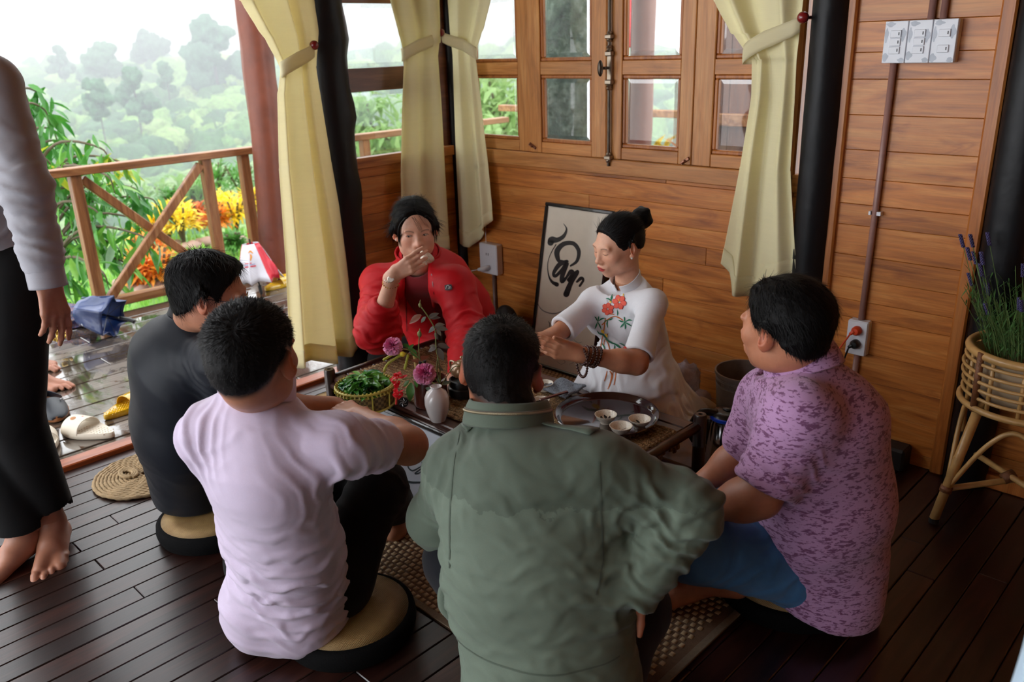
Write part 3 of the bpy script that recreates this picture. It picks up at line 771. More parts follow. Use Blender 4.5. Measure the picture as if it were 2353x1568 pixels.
spots = [(425, 535, 1.05, yel, 'bright yellow'), (390, 520, .9, yel, 'yellow'), (350, 600, .9, org, 'orange and yellow'), (375, 640, .8, org, 'low orange'), (330, 640, .6, org, 'small orange'),
         (545, 505, .9, yel, 'golden'), (500, 515, .8, org, 'pinkish orange'), (520, 480, .8, yel, 'yellow far'), (585, 480, .9, yel, 'yellow'), (455, 500, .7, org, 'orange'), (405, 470, .8, grn, 'green'), (500, 430, 1.2, grn, 'green'), (560, 440, 1.2, grn, 'green'), (345, 545, .8, yel, 'yellow'), (540, 570, .5, grn, 'low green')]
where = ['on the lawn right of the crossed braces', 'behind the crossing of the braces', 'below the crossing of the railing braces', 'by the rocks under the brace', 'against the rock border', 'between the two right railing posts', 'just right of the middle post', 'behind the middle railing post', 'next to the rust trunk post', 'left of the middle post', 'behind the yellow crotons at left', 'rising behind the middle post', 'rising behind the right post', 'at the left of the croton row', 'on the lawn before the right post']
for i, (px_, py_, s_, m_, nm) in enumerate(spots):
    q = at(px_, py_+(30 if i not in (14,) else 15), Z=-.45); s2 = s_*.50
    shrub(q, s2, s2*.95, m_, f'{nm} leafy shrub {where[i]}', 330, i+40, .085)
# shrubs seen through the windows
for i, (x_, y_, z_, s_, m_) in enumerate(((-4.6, 7.4, -.4, .9, org), (-5.3, 7.6, -.4, .9, yel), (-4.0, 7.3, -.4, .9, grn), (-6.2, 7.8, -.4, .9, grn), (-3.3, 7.6, -.4, 1.3, grn))):
    shrub((x_, y_, z_), s_, s_, m_, ['orange leafed', 'yellow leafed', 'green leafed', 'dense green', 'tall green'][i]+' shrub outside the back window beyond the veranda', 220, 70+i, .17, 'shrubs beyond the veranda')
bright = mat_leaf('leaf_bright', [srgb(96, 136, 74), srgb(134, 170, 100), srgb(176, 200, 136)], .5, .5)
def tree_cloud(px_, py_, r, w_, h_, label, seed, n=900, L=.4, mat=None):
    d = ray(px_, py_); d = d/np.hypot(d[0], d[1]); c = A(d[0]*r, d[1]*r, CAM_H+d[2]*r); rr = np.random.RandomState(seed)
    e = empty('garden_tree', (c[0], c[1], c[2]-h_), label, 'tree', 'bright leafy trees just beyond the house'); pl = []; m = MB()
    m.tube([c-A(0, 0, h_*1.6), c+A(.1, 0, h_*.3)], .12, 8)
    cl = [rr.normal(0, .38, 3)*A(w_, w_, h_) for _ in range(16)]
    for q in cl: m.tube([c-A(0, 0, h_*.6), c+q*.6, c+q], .03, 5)
    for k in range(n):
        q = c+cl[rr.randint(16)]+rr.normal(0, .2, 3)*A(w_, w_, h_); pl.append((q, rr.normal(0, 1, 3)+A(0, 0, -.4), (0, 0, 1), L*rr.uniform(.6, 1.3)))
    m.build('trunk', stem_m, e); leaves_mesh('foliage', pl, mat or bright, e, leaf_shape(1, .4, .3, 2))
tree_cloud(865, 320, 20, 1.8, 1.0, 'bright green tree seen low through the left wall window', 1)
tree_cloud(1145, 280, 18, 1.7, .9, 'bright green tree seen through the pane beside the corner curtain', 2)
tree_cloud(780, 420, 24, 2.2, 1.2, 'bushy green tree hidden mostly by the doorway post', 3, 700)
tree_cloud(440, 455, 26, 1.3, .8, 'small green tree beyond the lawn', 4, 500)
rock_m = mat_plain('garden_rock', srgb(160, 132, 118), .8, bump=.6, bscale=10, var=.3)
for i in range(34):
    t = i/33; px_ = 275+R_.uniform(-12, 12)+t*125; py_ = 668-18*t+R_.uniform(-16, 14) if i < 24 else 560+R_.uniform(-8, 8)
    if i >= 24: px_ = 410+(i-24)*17+R_.uniform(-4, 4)
    q = at(px_, py_, Z=-.42); r = R_.uniform(.05, .11)
    V0, F0 = ICO[2]; n_ = 1+.3*vnoise(V0*1.3+i*3)
    o = new_mesh('rock', q+V0*n_[:, None]*A(r, r*.9, r*.7), F0, rock_m, None, False, loc=q)
    tag(o, 'pinkish brown rock in the border under the railing brace' if i < 24 else 'brown rock edging the croton bed beyond the lawn', 'rock', 'border rocks by the deck' if i < 24 else 'rocks edging the croton bed')

# the long-leafed tree beside the railing: the largest leaves are parts, the rest one mass
tr_e = empty('long_leafed_tree', (-6.3, 1.5, -.6), 'green tree with long drooping leaves growing just beyond the railing at left', 'tree')
bark = mat_plain('tree_bark', srgb(96, 84, 66), .8, bump=.4, bscale=30)
lm = [mat_leaf('long_leaf', [srgb(46, 110, 44), srgb(84, 150, 56), srgb(140, 190, 80)], .3, .35), mat_leaf('long_leaf_young', [srgb(150, 170, 40), srgb(200, 205, 60), srgb(225, 220, 90)], .3, .4), mat_leaf('long_leaf_grey', [srgb(110, 150, 120), srgb(160, 190, 160), srgb(200, 215, 190)], .25, .2)]
tips = [(100, 250), (120, 300), (150, 330), (90, 215), (180, 380), (230, 340), (270, 370), (200, 440), (250, 460), (300, 430), (340, 455), (160, 480), (210, 530), (260, 560), (300, 500), (320, 540), (180, 600), (230, 620), (130, 560), (130, 420), (110, 370), (280, 600), (150, 640), (215, 480), (110, 640), (80, 460), (240, 400), (170, 550)]
tm = MB(); base = A(-6.35, 1.35, -.9); leaves = []; rr = np.random.RandomState(3)
tm.tube(spline([base, base+A(.1, .1, .7), base+A(.15, .3, 1.4), base+A(.1, .4, 2.2)], 6), np.linspace(.06, .02, 19), 8)
for (px_, py_) in tips:
    q = D(px_, py_, rr.uniform(5.2, 6.4)); s0 = base+A(.12, .3, np.clip(q[2]-base[2]-.3, .3, 2.1)); mid = (q+s0)/2+A(0, 0, .18)
    br = spline([s0, mid, q, q+(q-mid)*.15+A(0, 0, -.12)], 6); tm.tube(br, np.linspace(.014, .003, len(br)), 5)
    for k in range(24):
        j = rr.randint(5, len(br)); p = br[j]+rr.normal(0, .035, 3); d = A(rr.normal(0, .5), rr.normal(0, .5), -rr.uniform(.15, 1.1)); leaves.append((p, d, (rr.normal(0, .5), rr.normal(0, .5), 1), rr.uniform(.11, .2), 1 if (py_ < 400 and rr.rand() < .5) else (2 if rr.rand() < .14 else 0)))
tm.build('trunk', bark, tr_e, smooth=True)
LV, LF = leaf_shape(1, .27, .25, 4); lme = []
for m_ in lm:
    me = bpy.data.meshes.new('leaf'); me.from_pydata(LV.tolist(), [], LF); me.materials.append(m_); me.polygons.foreach_set('use_smooth', [True]*len(me.polygons)); lme.append(me)
leaves.sort(key=lambda l: np.linalg.norm(l[0]-CP)); inv = wmat(tr_e).inverted()
for (p, d, u, s_, k) in leaves[:300]:
    d = nrm(d); u = nrm(A(*u)-d*(A(*u)@d)); w_ = np.cross(u, d)
    o = bpy.data.objects.new('leaf', lme[k]); COL.objects.link(o); o.parent = tr_e
    o.matrix_local = inv @ Matrix(((d[0]*s_, w_[0]*s_, u[0]*s_, p[0]), (d[1]*s_, w_[1]*s_, u[1]*s_, p[1]), (d[2]*s_, w_[2]*s_, u[2]*s_, p[2]), (0, 0, 0, 1)))
rest = leaves[300:]
lo = leaves_mesh('leaves', [l[:4] for l in rest], lm[0], tr_e, (LV, LF)); lo['kind'] = 'stuff'

# ================================================================== CURTAINS
def cloth_mat(name, col, tr=.45, weave=420, rough=.85, thin=.0):
    t = NT(name); v = t.coords(kind='World'); a = t.noise(t.coords((1, 1, 12), kind='World'), 9, 3, .7)
    w1 = t.node('ShaderNodeTexWave'); w1.inputs['Scale'].default_value = weave*.25; w1.bands_direction = 'Z'; w1.inputs['Distortion'].default_value = 2; t.link(v, w1.inputs['Vector'])
    c = t.mix(1, t.ramp(a, [(.3, dk(col, .97)), (.7, dk(col, 1.0))]), t.ramp(w1.outputs['Fac'], [(0, (.95,)*3), (1, (1, 1, 1))]), 'MULTIPLY')
    t.link(c, t.b.inputs['Base Color']); t.setp(Roughness=rough); t.b.inputs['Specular IOR Level'].default_value = .2; t.bump(w1.outputs['Fac'], .08, .001)
    tl = t.node('ShaderNodeBsdfTranslucent'); t.link(c, tl.inputs[0]); m = t.node('ShaderNodeMixShader'); m.inputs[0].default_value = tr
    t.link(t.b.outputs[0], m.inputs[1]); t.link(tl.outputs[0], m.inputs[2]); out = m.outputs[0]
    if thin:
        tp = t.node('ShaderNodeBsdfTransparent'); m2 = t.node('ShaderNodeMixShader'); m2.inputs[0].default_value = thin; t.link(out, m2.inputs[1]); t.link(tp.outputs[0], m2.inputs[2]); out = m2.outputs[0]
    t.link(out, t.out.inputs['Surface']); return t.m
curt_m = cloth_mat('curtain_linen', srgb(250, 243, 208), .5); curt_p = cloth_mat('curtain_linen_pale', srgb(249, 243, 204), .33)
band_m = cloth_mat('curtain_band', srgb(246, 240, 208), .45)
def curtain(rows, nf, axis, label, mat, seed, tie, knob, group, n=110, hem=None):
    """rows: (z, a, b, amp, plane offset) with a/b the ends along the wall axis ('x' or 'y')"""
    rr = np.random.RandomState(seed); ph = rr.uniform(0, 6, 6); rows = sorted(rows, key=lambda r: -r[0])
    Z = np.array([r[0] for r in rows]); zz = np.unique(np.concatenate([np.linspace(Z[0], Z[-1], 80), Z]))[::-1]
    def ip(k):
        v_ = np.interp(-zz, -Z, [r[k] for r in rows]); 
        for _ in range(2): v_[1:-1] = (v_[:-2]+2*v_[1:-1]+v_[2:])/4
        return v_
    a_, b_, am, of = ip(1), ip(2), ip(3), ip(4); s_ = np.linspace(0, 1, n); G = []
    for i, z_ in enumerate(zz):
        sw = s_+.05*np.sin(2*PI*s_*1.7+ph[0])+.012*np.sin(z_*3+ph[1])
        f_ = np.sin(2*PI*nf*sw+ph[2])*.6+np.sin(2*PI*nf*1.63*sw+ph[3]+.8*z_)*.22+np.sin(2*PI*nf*.55*sw+ph[4])*.4
        d = am[i]*f_*1.25; u = a_[i]+(b_[i]-a_[i])*(s_+.012*np.sin(2*PI*nf*sw+ph[2]+1.3)*(abs(b_[i]-a_[i]) > .1))
        dz = 0
        if hem is not None: dz = np.interp(s_, hem[0], hem[1])*max(0, (Z[-1]+.45-z_)/.45)**1 if z_ < Z[-1]+.45 else 0
        nn = of[i]+d
        if axis == 'y': G.append(np.stack([nn, u, z_+dz+0*u], -1))
        else: G.append(np.stack([u, -nn, z_+dz+0*u], -1))
    nm_ = G[0][0]; e = empty('curtain', G[-1][n//2], label, 'curtain', group)
    o = MB().grid(G).build('cloth', mat, e, smooth=True); solidify(o, .0012)
    # hem: a doubled strip at the foot
    H_ = [np.array(G[-k])+(np.array([.002, 0, 0]) if axis == 'y' else np.array([0, -.002, 0])) for k in (4, 3, 2, 1)]
    solidify(MB().grid(H_).build('hem', mat, e, smooth=True), .002)
    # tie band: wraps the gathered cloth at the tie height and runs up to the knob
    zt, w_ = tie; i = int(np.argmin(abs(zz-zt))); g0 = G[i]; lo_, hi_ = g0.min(0), g0.max(0); c = (lo_+hi_)/2
    kn = A(*knob); ax = 1 if axis == 'y' else 0; side = 1 if kn[ax] > c[ax] else -1
    hw = (hi_[ax]-lo_[ax])/2+.008; hd = max(.02, (hi_[1-ax]-lo_[1-ax])/2+.006); out = 1 if axis == 'y' else -1
    path = []
    for a in np.linspace(-.5*PI, .62*PI, 14):
        p = c.copy(); p[ax] += -side*hw*math.cos(a*.82); p[1-ax] += out*hd*math.sin(a+.2) if a > -.2 else out*hd*math.sin(a); path.append(p)
    path = path[2:-1]; end = kn.copy(); end[2] -= .015; end[1-ax] -= out*.0
    pr = [path[-1]*(1-t)+end*t+A(0, 0, -.02*math.sin(PI*t)) for t in (.25, .5, .75, .95)]
    path = np.array(path+pr); zl_ = np.linspace(0, 1, len(path)); path[:, 2] = zt+np.clip(zl_-.45, 0, 1)**1.2*1.9*(kn[2]-zt)*.99 if True else 0
    path[:, 2] = zt+(kn[2]-.02-zt)*np.clip((zl_-.3)/.7, 0, 1)**1.3
    wd = np.interp(zl_, [0, .75, 1], [w_, w_, w_*.85]); Gb = [[p+A(0, 0, wd[j]*(k/4-.5))+(A(out*.004, 0, 0) if axis == 'y' else A(0, out*.004, 0))*math.sin(PI*k/4) for k in range(5)] for j, p in enumerate(path)]
    solidify(MB().grid(Gb).build('tie_band', band_m, e, smooth=True), .003, 0)
    MB().tube([path[-1], kn-A(0, 0, .002)], .0025, 6).build('tie_loop', band_m, e)
    return e
def cpos(x_, y_, X=None, Y=None):
    q = at(x_, y_, X=X, Y=Y); return (q[2], q[1] if X is not None else q[0])
kn1 = at(722, 104, X=-3.06); kn2 = at(1013, 75, X=-3.075); kn4 = at(1845, 40, Y=2.745)
curtain([(2.35, 1.60, 2.06, .035, -3.09), (1.645, 1.72, 2.045, .032, -3.085), (1.52, 1.79, 2.04, .022, -3.08), (1.395, 1.845, 2.0, .012, -3.07), (1.3, 1.82, 2.01, .018, -3.075), (1.0, 1.79, 2.03, .026, -3.075), (.6, 1.765, 2.06, .032, -3.07), (.13, 1.72, 2.10, .035, -3.065)],
        2.9, 'y', 'long cream linen curtain tied back in the open doorway, reaching the floor', curt_m, 4, (1.388, .06), kn1, None, hem=([0, .25, .5, .8, 1], [0, .02, -.02, -.01, .03]))
curtain([(2.35, 2.36, 2.70, .03, -3.095), (1.655, 2.42, 2.69, .028, -3.09), (1.5, 2.455, 2.685, .018, -3.085), (1.42, 2.475, 2.67, .010, -3.085), (1.2, 2.44, 2.67, .018, -3.09), (.9, 2.40, 2.66, .022, -3.09), (.5, 2.37, 2.655, .025, -3.09)],
        2.0, 'y', 'cream curtain left of the corner post, hanging behind the woman in red', curt_p, 9, (1.425, .055), kn2, None, hem=([0, .5, 1], [.05, 0, 0]))
curtain([(2.35, -3.10, -2.76, .028, -2.775), (1.65, -3.10, -2.81, .026, -2.775), (1.52, -3.095, -2.87, .016, -2.772), (1.42, -3.085, -2.93, .009, -2.772), (1.25, -3.09, -2.91, .016, -2.772), (.9, -3.10, -2.875, .022, -2.772), (.56, -3.105, -2.855, .026, -2.772)],
        1.8, 'x', 'cream curtain right of the corner post, short with an uneven hem', curt_p, 14, (1.42, .055), kn2, None, hem=([0, .3, .55, 1], [-.06, -.07, -.01, .09]))
curtain([(2.35, -1.76, -1.35, .032, -2.775), (1.57, -1.685, -1.352, .028, -2.77), (1.46, -1.60, -1.352, .02, -2.765), (1.375, -1.515, -1.352, .012, -2.76), (1.25, -1.512, -1.35, .018, -2.765), (1.0, -1.54, -1.345, .022, -2.765), (.6, -1.595, -1.29, .024, -2.765)],
        2.1, 'x', 'cream curtain at the right end of the window above the man in the patterned shirt', curt_p, 23, (1.39, .06), kn4, None, hem=([0, .12, .2, .45, .6, 1], [.03, 0, -.08, -.09, -.01, .03]))
red_w = mat_plain('red_knob', srgb(120, 24, 26), .25, coat=.5)
for kn, lb in ((kn1, 'round dark red curtain knob on the doorway post'), (kn2, 'round red curtain knob at the corner post'), (kn4, 'glossy round red curtain knob by the right black post')):
    e = empty('curtain_holdback', kn, lb, 'knob', 'red curtain knobs')
    MB().sphere(kn, .019, 16, 12).build('ball', red_w, e, smooth=True)
    wall_dir = A(-1, 0, 0) if kn[1] < 2.7 and kn[0] < -3 else A(0, 1, 0)
    MB().tube([kn, kn+wall_dir*.06], .006, 8).build('stalk', red_w, e)

# ================================================================== PEOPLE: helpers
def skin_mat(name):
    t = NT(name); v = t.coords(kind='World'); n1 = t.noise(v, 60, 4, .6); n2 = t.noise(v, 420, 2, .6)
    c = t.mix(.6, t.attr(), t.ramp(n1, [(.3, (.86, .82, .80)), (.7, (1.08, 1.06, 1.05))]), 'MULTIPLY')
    t.link(c, t.b.inputs['Base Color']); t.setp(Roughness=.46); t.b.inputs['Subsurface Weight'].default_value = .12; t.b.inputs['Subsurface Radius'].default_value = (.9, .35, .2); t.b.inputs['Subsurface Scale'].default_value = .01
    t.b.inputs['Specular IOR Level'].default_value = .45; t.bump(n2, .12, .0006); return t.m
SKIN = skin_mat('skin')
def hair_mat(name, col=srgb(8, 7, 8)):
    t = NT(name); v = t.coords(kind='World'); n1 = t.noise(v, 260, 3, .7)
    t.link(t.ramp(n1, [(.3, dk(col, .5)), (.75, dk(col, 1.9))]), t.b.inputs['Base Color']); t.setp(Roughness=.55); t.b.inputs['Specular IOR Level'].default_value = .18; t.bump(n1, .5, .002); return t.m
HAIR = hair_mat('black_hair')
def fabric(name, col, rough=.8, scale=900, bump=.15, sheen=.2, var=.06, big=None):
    if name in MATS: return MATS[name]
    t = NT(name); v = t.coords(kind='World'); n1 = t.noise(v, 7, 5, .6); n2 = t.noise(v, scale, 2, .5)
    c = t.ramp(n1, [(.3, dk(col, 1-var)), (.7, dk(col, 1+var))]); c = t.mix(.35, c, t.ramp(n2, [(.3, (.8,)*3), (.7, (1.15,)*3)]), 'MULTIPLY')
    if big: c = big(t, c)
    t.link(c, t.b.inputs['Base Color']); t.setp(Roughness=rough, Sheen_Weight=sheen); t.b.inputs['Specular IOR Level'].default_value = .25
    t.bump(n2, bump, .0008); MATS[name] = t.m; return t.m

def head_prims(S, C, R, sc=1.0, female=False, eyes='open', mouth=True):
    """R columns: right, forward, up"""
    g = lambda x, y, z: A(*C)+R @ (A(x, y, z)*sc)
    E_ = lambda c, r, k=.02, op='u', M=None: S.ell(g(*c), A(*r)*sc, R if M is None else R @ np.array(M.to_3x3()), k*sc, op)
    w = .95 if female else 1.0
    E_((0, -.018, .028), (.076*w, .096, .086)); E_((0, -.045, .005), (.068*w, .062, .07))
    E_((0, .028, -.018), (.064*w, .064, .086), .03)
    E_((0, .03, -.068), (.050*w, .052, .042), .03); E_((0, .068, -.094), (.021, .017, .017), .028)
    for s in (-1, 1):
        E_((s*.040*w, .062, -.022), (.024, .022, .022), .025); E_((s*.048*w, .01, -.07), (.014, .032, .022), .03)
        E_((s*.026, .084 if not female else .080, .020), (.026, .010, .009), .018)
        E_((s*.031, .104 if not female else .1065, .002), (.019, .015, .011), .012, 's')
        E_((s*.031, .074, .001), (.0155, .0150, .0135), .006)
        if eyes == 'open': E_((s*.0315, .0895, .0005), (.0125, .009, .0042), .002, 's')
    fz = -.004 if female else 0; S.cap(g(0, .088, .008), g(0, .108+fz, -.030), .0065*sc, .0090*sc, .016*sc)
    E_((0, .110+fz, -.033), (.0105, .010, .0095), .010)
    for s in (-1, 1):
        E_((s*.0120, .100+fz, -.037), (.0075, .0095, .0075), .008); E_((s*.0062, .108+fz, -.0445), (.0038, .0055, .0035), .003, 's')
    if mouth:
        E_((0, .086, -.064), (.030, .014, .018), .016)
        E_((0, .0985, -.0600), (.0215, .0075, .0055), .005); E_((0, .0965, -.0705), (.0185, .0080, .0065), .005)
        E_((0, .108, -.0650), (.0235, .0105, .0013), .0025, 's')
    for s in (-1, 1):
        M = Matrix.Rotation(s*-.55, 4, 'Z') @ Matrix.Rotation(.18, 4, 'X')
        E_((s*.0850*w, -.010, -.006), (.0085, .0195, .033), .006, 'u', M)
        E_((s*.0935*w, -.003, -.001), (.0070, .0110, .0195), .004, 's', M)
        E_((s*.080*w, .000, -.034), (.006, .008, .009), .006)
def head_cols(V, C, R, sc, skin, lips=None, brow=True, stubble=0, lash=False, blush=.0, hairfn=None):
    q = ((V-A(*C)) @ R)/sc; x, y, z = q.T; c = np.tile(A(*skin[:3]), (len(V), 1))
    face = (y > .02)
    def blend(mask, col, s_):
        m = np.clip(mask, 0, 1)[:, None]*s_; c[:] = c*(1-m)+A(*col[:3])*m
    el = lambda cx_, cy_, cz_, rx, ry, rz: 1.4-np.sqrt(((np.abs(x)-cx_)/rx)**2+((y-cy_)/ry)**2+((z-cz_)/rz)**2)*1.0
    blend(el(.040, .08, -.025, .03, .03, .022)*1.0, (skin[0]*1.05, skin[1]*.72, skin[2]*.66), .28+blush)
    blend(el(0, .112, -.036, .014, .014, .014), (skin[0]*1.05, skin[1]*.75, skin[2]*.7), .3)
    lp = lips or (skin[0]*.78, skin[1]*.45, skin[2]*.42)
    blend(np.clip((1.05-np.sqrt((x/.0225)**2+((z+.0655)/.0105)**2))*7, 0, 1)*(y > .08), lp, .9 if lips else .65)
    blend(np.clip((1-np.abs(z+.0652)/.0016)*2, 0, 1)*(np.abs(x) < .024)*(y > .08), (.05, .015, .012), .8)
    if brow:
        zb = .0215+.05*(np.abs(x)-.03)-14*(np.abs(x)-.033)**2
        blend(np.clip((1-np.abs(z-zb)/.0034)*1.6, 0, 1)*((np.abs(x) > .014) & (np.abs(x) < .048))*(y > .055), (.03, .02, .017), .62)
    if lash: blend(np.clip((1-np.abs(z+.0055+6*(np.abs(x)-.031)**2*-4)/.0016)*2, 0, 1)*((np.abs(x) > .018) & (np.abs(x) < .045))*(y > .07), (.02, .012, .01), .9)
    else: blend(np.clip((1-np.abs(z-.0052+5*(np.abs(x)-.0315)**2*6)/.0017)*2, 0, 1)*((np.abs(x) > .018) & (np.abs(x) < .046))*(y > .07), (.02, .012, .01), .85)
    if stubble: blend(np.clip((-.045-z)/.03, 0, 1)*(y > .02), (skin[0]*.7, skin[1]*.68, skin[2]*.7), stubble)
    if hairfn is not None: blend((hairfn(x, y, z)+.0058)/.005, (.012, .010, .010), .93)
    ear = (np.abs(x) > .083)&(z < .035)
    c[ear] = c[ear]*A(1.05, .82, .78)
    return c
def hair_from_head(S, C, R, sc, thick, res, lo, hi, name, parent, strands=5000, slen=.02, flow=None, whorl=(0, -.06, .09), lift=.35, sw=.0009, rough=.0016, mat=None, seed=1, streak=(60, 60, 14), jit=.22):
    """thick(x, y, z) -> hair thickness in head space, negative where skin shows"""
    H = SDF(); H.p = list(S.p)
    H.disp(lambda P_: -thick(*(((P_-A(*C)) @ R)/sc).T)*sc)
    V, Fq = H.mesh(res, lo, hi); N = vnormals(V, Fq)
    q = ((V-A(*C)) @ R)/sc; t = thick(*q.T)
    keep = t > -.001; kf = keep[Fq].any(1); Fq = Fq[kf]
    V = V+N*(rough*(vnoise(q*A(*streak)+seed)+.6*vnoise(q*A(*streak)*2.3)))[:, None]
    used = np.unique(Fq); mp = np.full(len(V), -1); mp[used] = np.arange(len(used)); Vk = V[used]; Nk = N[used]; tk = t[used]; qk = q[used]; Fq = mp[Fq]
    rr = np.random.RandomState(seed); cand = np.where(tk > .0015)[0]
    Vs = [Vk]; Fs = [Fq]; n0 = len(Vk)
    if strands and len(cand):
        ii = cand[rr.randint(0, len(cand), strands)]; p = Vk[ii]+rr.normal(0, res*.5, (strands, 3)); n = Nk[ii]; qi = qk[ii]
        if flow is None: fl = qi-A(*whorl)
        else: fl = flow(qi)
        fl = (fl/(np.linalg.norm(fl, axis=1)[:, None]+1e-9)) @ R.T; fl = fl-(fl*n).sum(1)[:, None]*n; fl = fl/(np.linalg.norm(fl, axis=1)[:, None]+1e-6)+rr.normal(0, jit, (strands, 3))
        L = slen*sc*rr.uniform(.5, 1.2, strands)*np.clip(tk[ii]/.008, .35, 1.2); sd = np.cross(fl, n); sd /= np.linalg.norm(sd, axis=1)[:, None]+1e-9
        pts = []
        for k, tt in enumerate((0, .5, 1)):
            c_ = p-n*.0015+(fl*L[:, None])*tt+n*(L*lift*tt*(1-.35*tt))[:, None]; w_ = sw*(1-.8*tt); pts += [c_-sd*w_, c_+sd*w_]
        SV = np.stack(pts, 1).reshape(-1, 3); b = n0+np.arange(strands)[:, None]*6
        Fs += [np.hstack([b, b+1, b+3, b+2]), np.hstack([b+2, b+3, b+5, b+4])]; Vs.append(SV)
    return new_mesh(name, np.vstack(Vs), np.vstack(Fs), mat or HAIR, parent, True)
def hand_prims(S, wr, fd, pn, side, curl=(.25, .3, .35, .4), thumb=(.35, .3), sc=1.0, spread=.06, tdir=None, bend=(1, 1, 1)):
    """fd finger direction, pn direction the palm faces, side +1/-1 puts the thumb on +/-cross(fd, pn)"""
    fd = nrm(fd); pn = nrm(A(*pn)-fd*(A(*pn)@fd)); lat = np.cross(fd, pn)*side; wr = A(*wr); tips = []
    c = wr+fd*.048*sc; S.cap(wr-fd*.02*sc, wr+fd*.012*sc, .0255*sc, .024*sc, .02*sc, flat=pn, fs=.72)
    for j, off in enumerate((.029, .010, -.010, -.028)):
        b0 = wr+fd*.012*sc+lat*off*.55*sc; b1 = wr+fd*(.088, .092, .088, .080)[j]*sc+lat*off*sc
        S.cap(b0, b1, .0135*sc, .0108*sc, .012*sc)
        a = 0; p = b1; Ls = ((.040, .025, .021), (.044, .028, .022), (.041, .026, .022), (.032, .020, .019))[j]; rs = ((.0092, .0082, .0074, .0062),)*3+((.0080, .0072, .0066, .0055),); rs = rs[j]
        d0 = nrm(fd+lat*off*spread/.03)
        for s_ in range(3):
            a += curl[j]*bend[s_]*(1.0, 1.15, .8)[s_]; d = nrm(d0*math.cos(a)+pn*math.sin(a)); q = p+d*Ls[s_]*sc
            S.cap(p, q, rs[s_]*sc, rs[s_+1]*sc, .005*sc if s_ else .008*sc); p = q
        tips.append(p)
    S.cap(wr+fd*.02*sc+lat*.016*sc+pn*.006*sc, wr+fd*.055*sc+lat*.018*sc+pn*.008*sc, .014*sc, .013*sc, .015*sc)
    td = nrm(A(*tdir)) if tdir is not None else nrm(fd*.72+lat*.65+pn*.28); p = wr+fd*.024*sc+lat*.024*sc+pn*.004*sc
    for k_, (L, r0, r1) in enumerate(((.044, .0125, .0108), (.032, .0104, .0094), (.026, .0094, .0074))):
        if k_: td = nrm(td+(fd*.6-lat*.5+pn*.5)*thumb[k_-1])
        q = p+td*L*sc; S.cap(p, q, r0*sc, r1*sc, .012*sc if k_ == 0 else .005*sc); p = q
    tips.append(p); return tips
def arm_prims(S, sh, el, wr, r=(.046, .040, .024), k=.03):
    sh, el, wr = A(*sh), A(*el), A(*wr)
    S.cap(sh, el, r[0], r[1]*.92, k); m = el*.72+wr*.28; S.cap(el, m, r[1], r[1]*.98, k); S.cap(m, wr, r[1]*.98, r[2], k)
def foot_prims(S, an, td, up=(0, 0, 1), sc=1.0, side=1):
    """an ankle joint, td toe direction, side +1: big toe on -cross(td, up) side"""
    td = nrm(td); up = nrm(A(*up)-td*(A(*up)@td)); lat = np.cross(td, up)*side; an = A(*an)
    S.ell(an-td*.035*sc-up*.042*sc, (.030*sc, .038*sc, .03*sc), np.stack([np.cross(td, up), td, up], 1), .03)
    S.cap(an, an+td*.05*sc-up*.022*sc, .036*sc, .030*sc, .03, flat=lat, fs=1)
    S.cap(an-td*.02*sc-up*.05*sc+lat*.012*sc, an+td*.13*sc-up*.058*sc+lat*.025*sc, .024*sc, .018*sc, .03)
    S.cap(an+td*.02*sc-up*.03*sc-lat*.008*sc, an+td*.135*sc-up*.054*sc-lat*.028*sc, .030*sc, .021*sc, .03)
    for i, (o, L, r) in enumerate(((-.036, .052, .0135), (-.012, .046, .0095), (.006, .042, .009), (.022, .036, .0085), (.036, .030, .0085))):
        b = an+td*(.142-.010*abs(i-1))*sc-up*.058*sc+lat*o*sc; b = b-td*(.012*max(0, i-1))*sc; m = b+td*L*.55*sc+up*.006*sc; e = b+td*L*sc-up*.006*sc
        S.cap(b, m, r*1.02*sc, r*.92*sc, .006).cap(m, e, r*.92*sc, r*sc, .004)
def creases(V, N, js, amp_scale=1.0, seed=0):
    """fold systems: (centre, axis, radius, amplitude, wavelength[, around])"""
    d = np.zeros(len(V))
    for i, j in enumerate(js):
        c, ax, rad, amp, wl = j[:5]; ax = nrm(ax); q = V-A(*c); r = np.linalg.norm(q, axis=1); w_ = np.exp(-(r/rad)**2)
        u = q @ ax; ph = 5*vnoise(V*9+i*7+seed)+3*vnoise(V*22+i*3)
        s_ = np.sin(2*PI*u/wl+ph); d += w_*amp*(np.maximum(s_, -.3)**1+.0)
    return V+N*(d*amp_scale)[:, None]
def wrinkle(V, N, amp, sc3, seed=0, ridged=True):
    n = vnoise(V*A(*sc3)+seed); m = vnoise(V*A(*sc3)*2.1+seed+9)
    d = (1-2*np.abs(n))*.7+(1-2*np.abs(m))*.3 if ridged else n*.7+m*.3
    return V+N*(amp*d)[:, None]
def sdf_obj(name, S, res, mat, parent, lo=None, hi=None, fx=None, cols=None, loc=None, kind=None):
    V, Fq = S.mesh(res, lo, hi)
    if fx: V = fx(V, vnormals(V, Fq))
    return new_mesh(name, V, Fq, mat, parent, True, cols=cols(V) if cols else None, loc=loc)
def join_body(name, chunks, cols, parent):
    V, Fq = merge_meshes(chunks); return new_mesh(name, V, Fq, SKIN, parent, True, cols=cols)
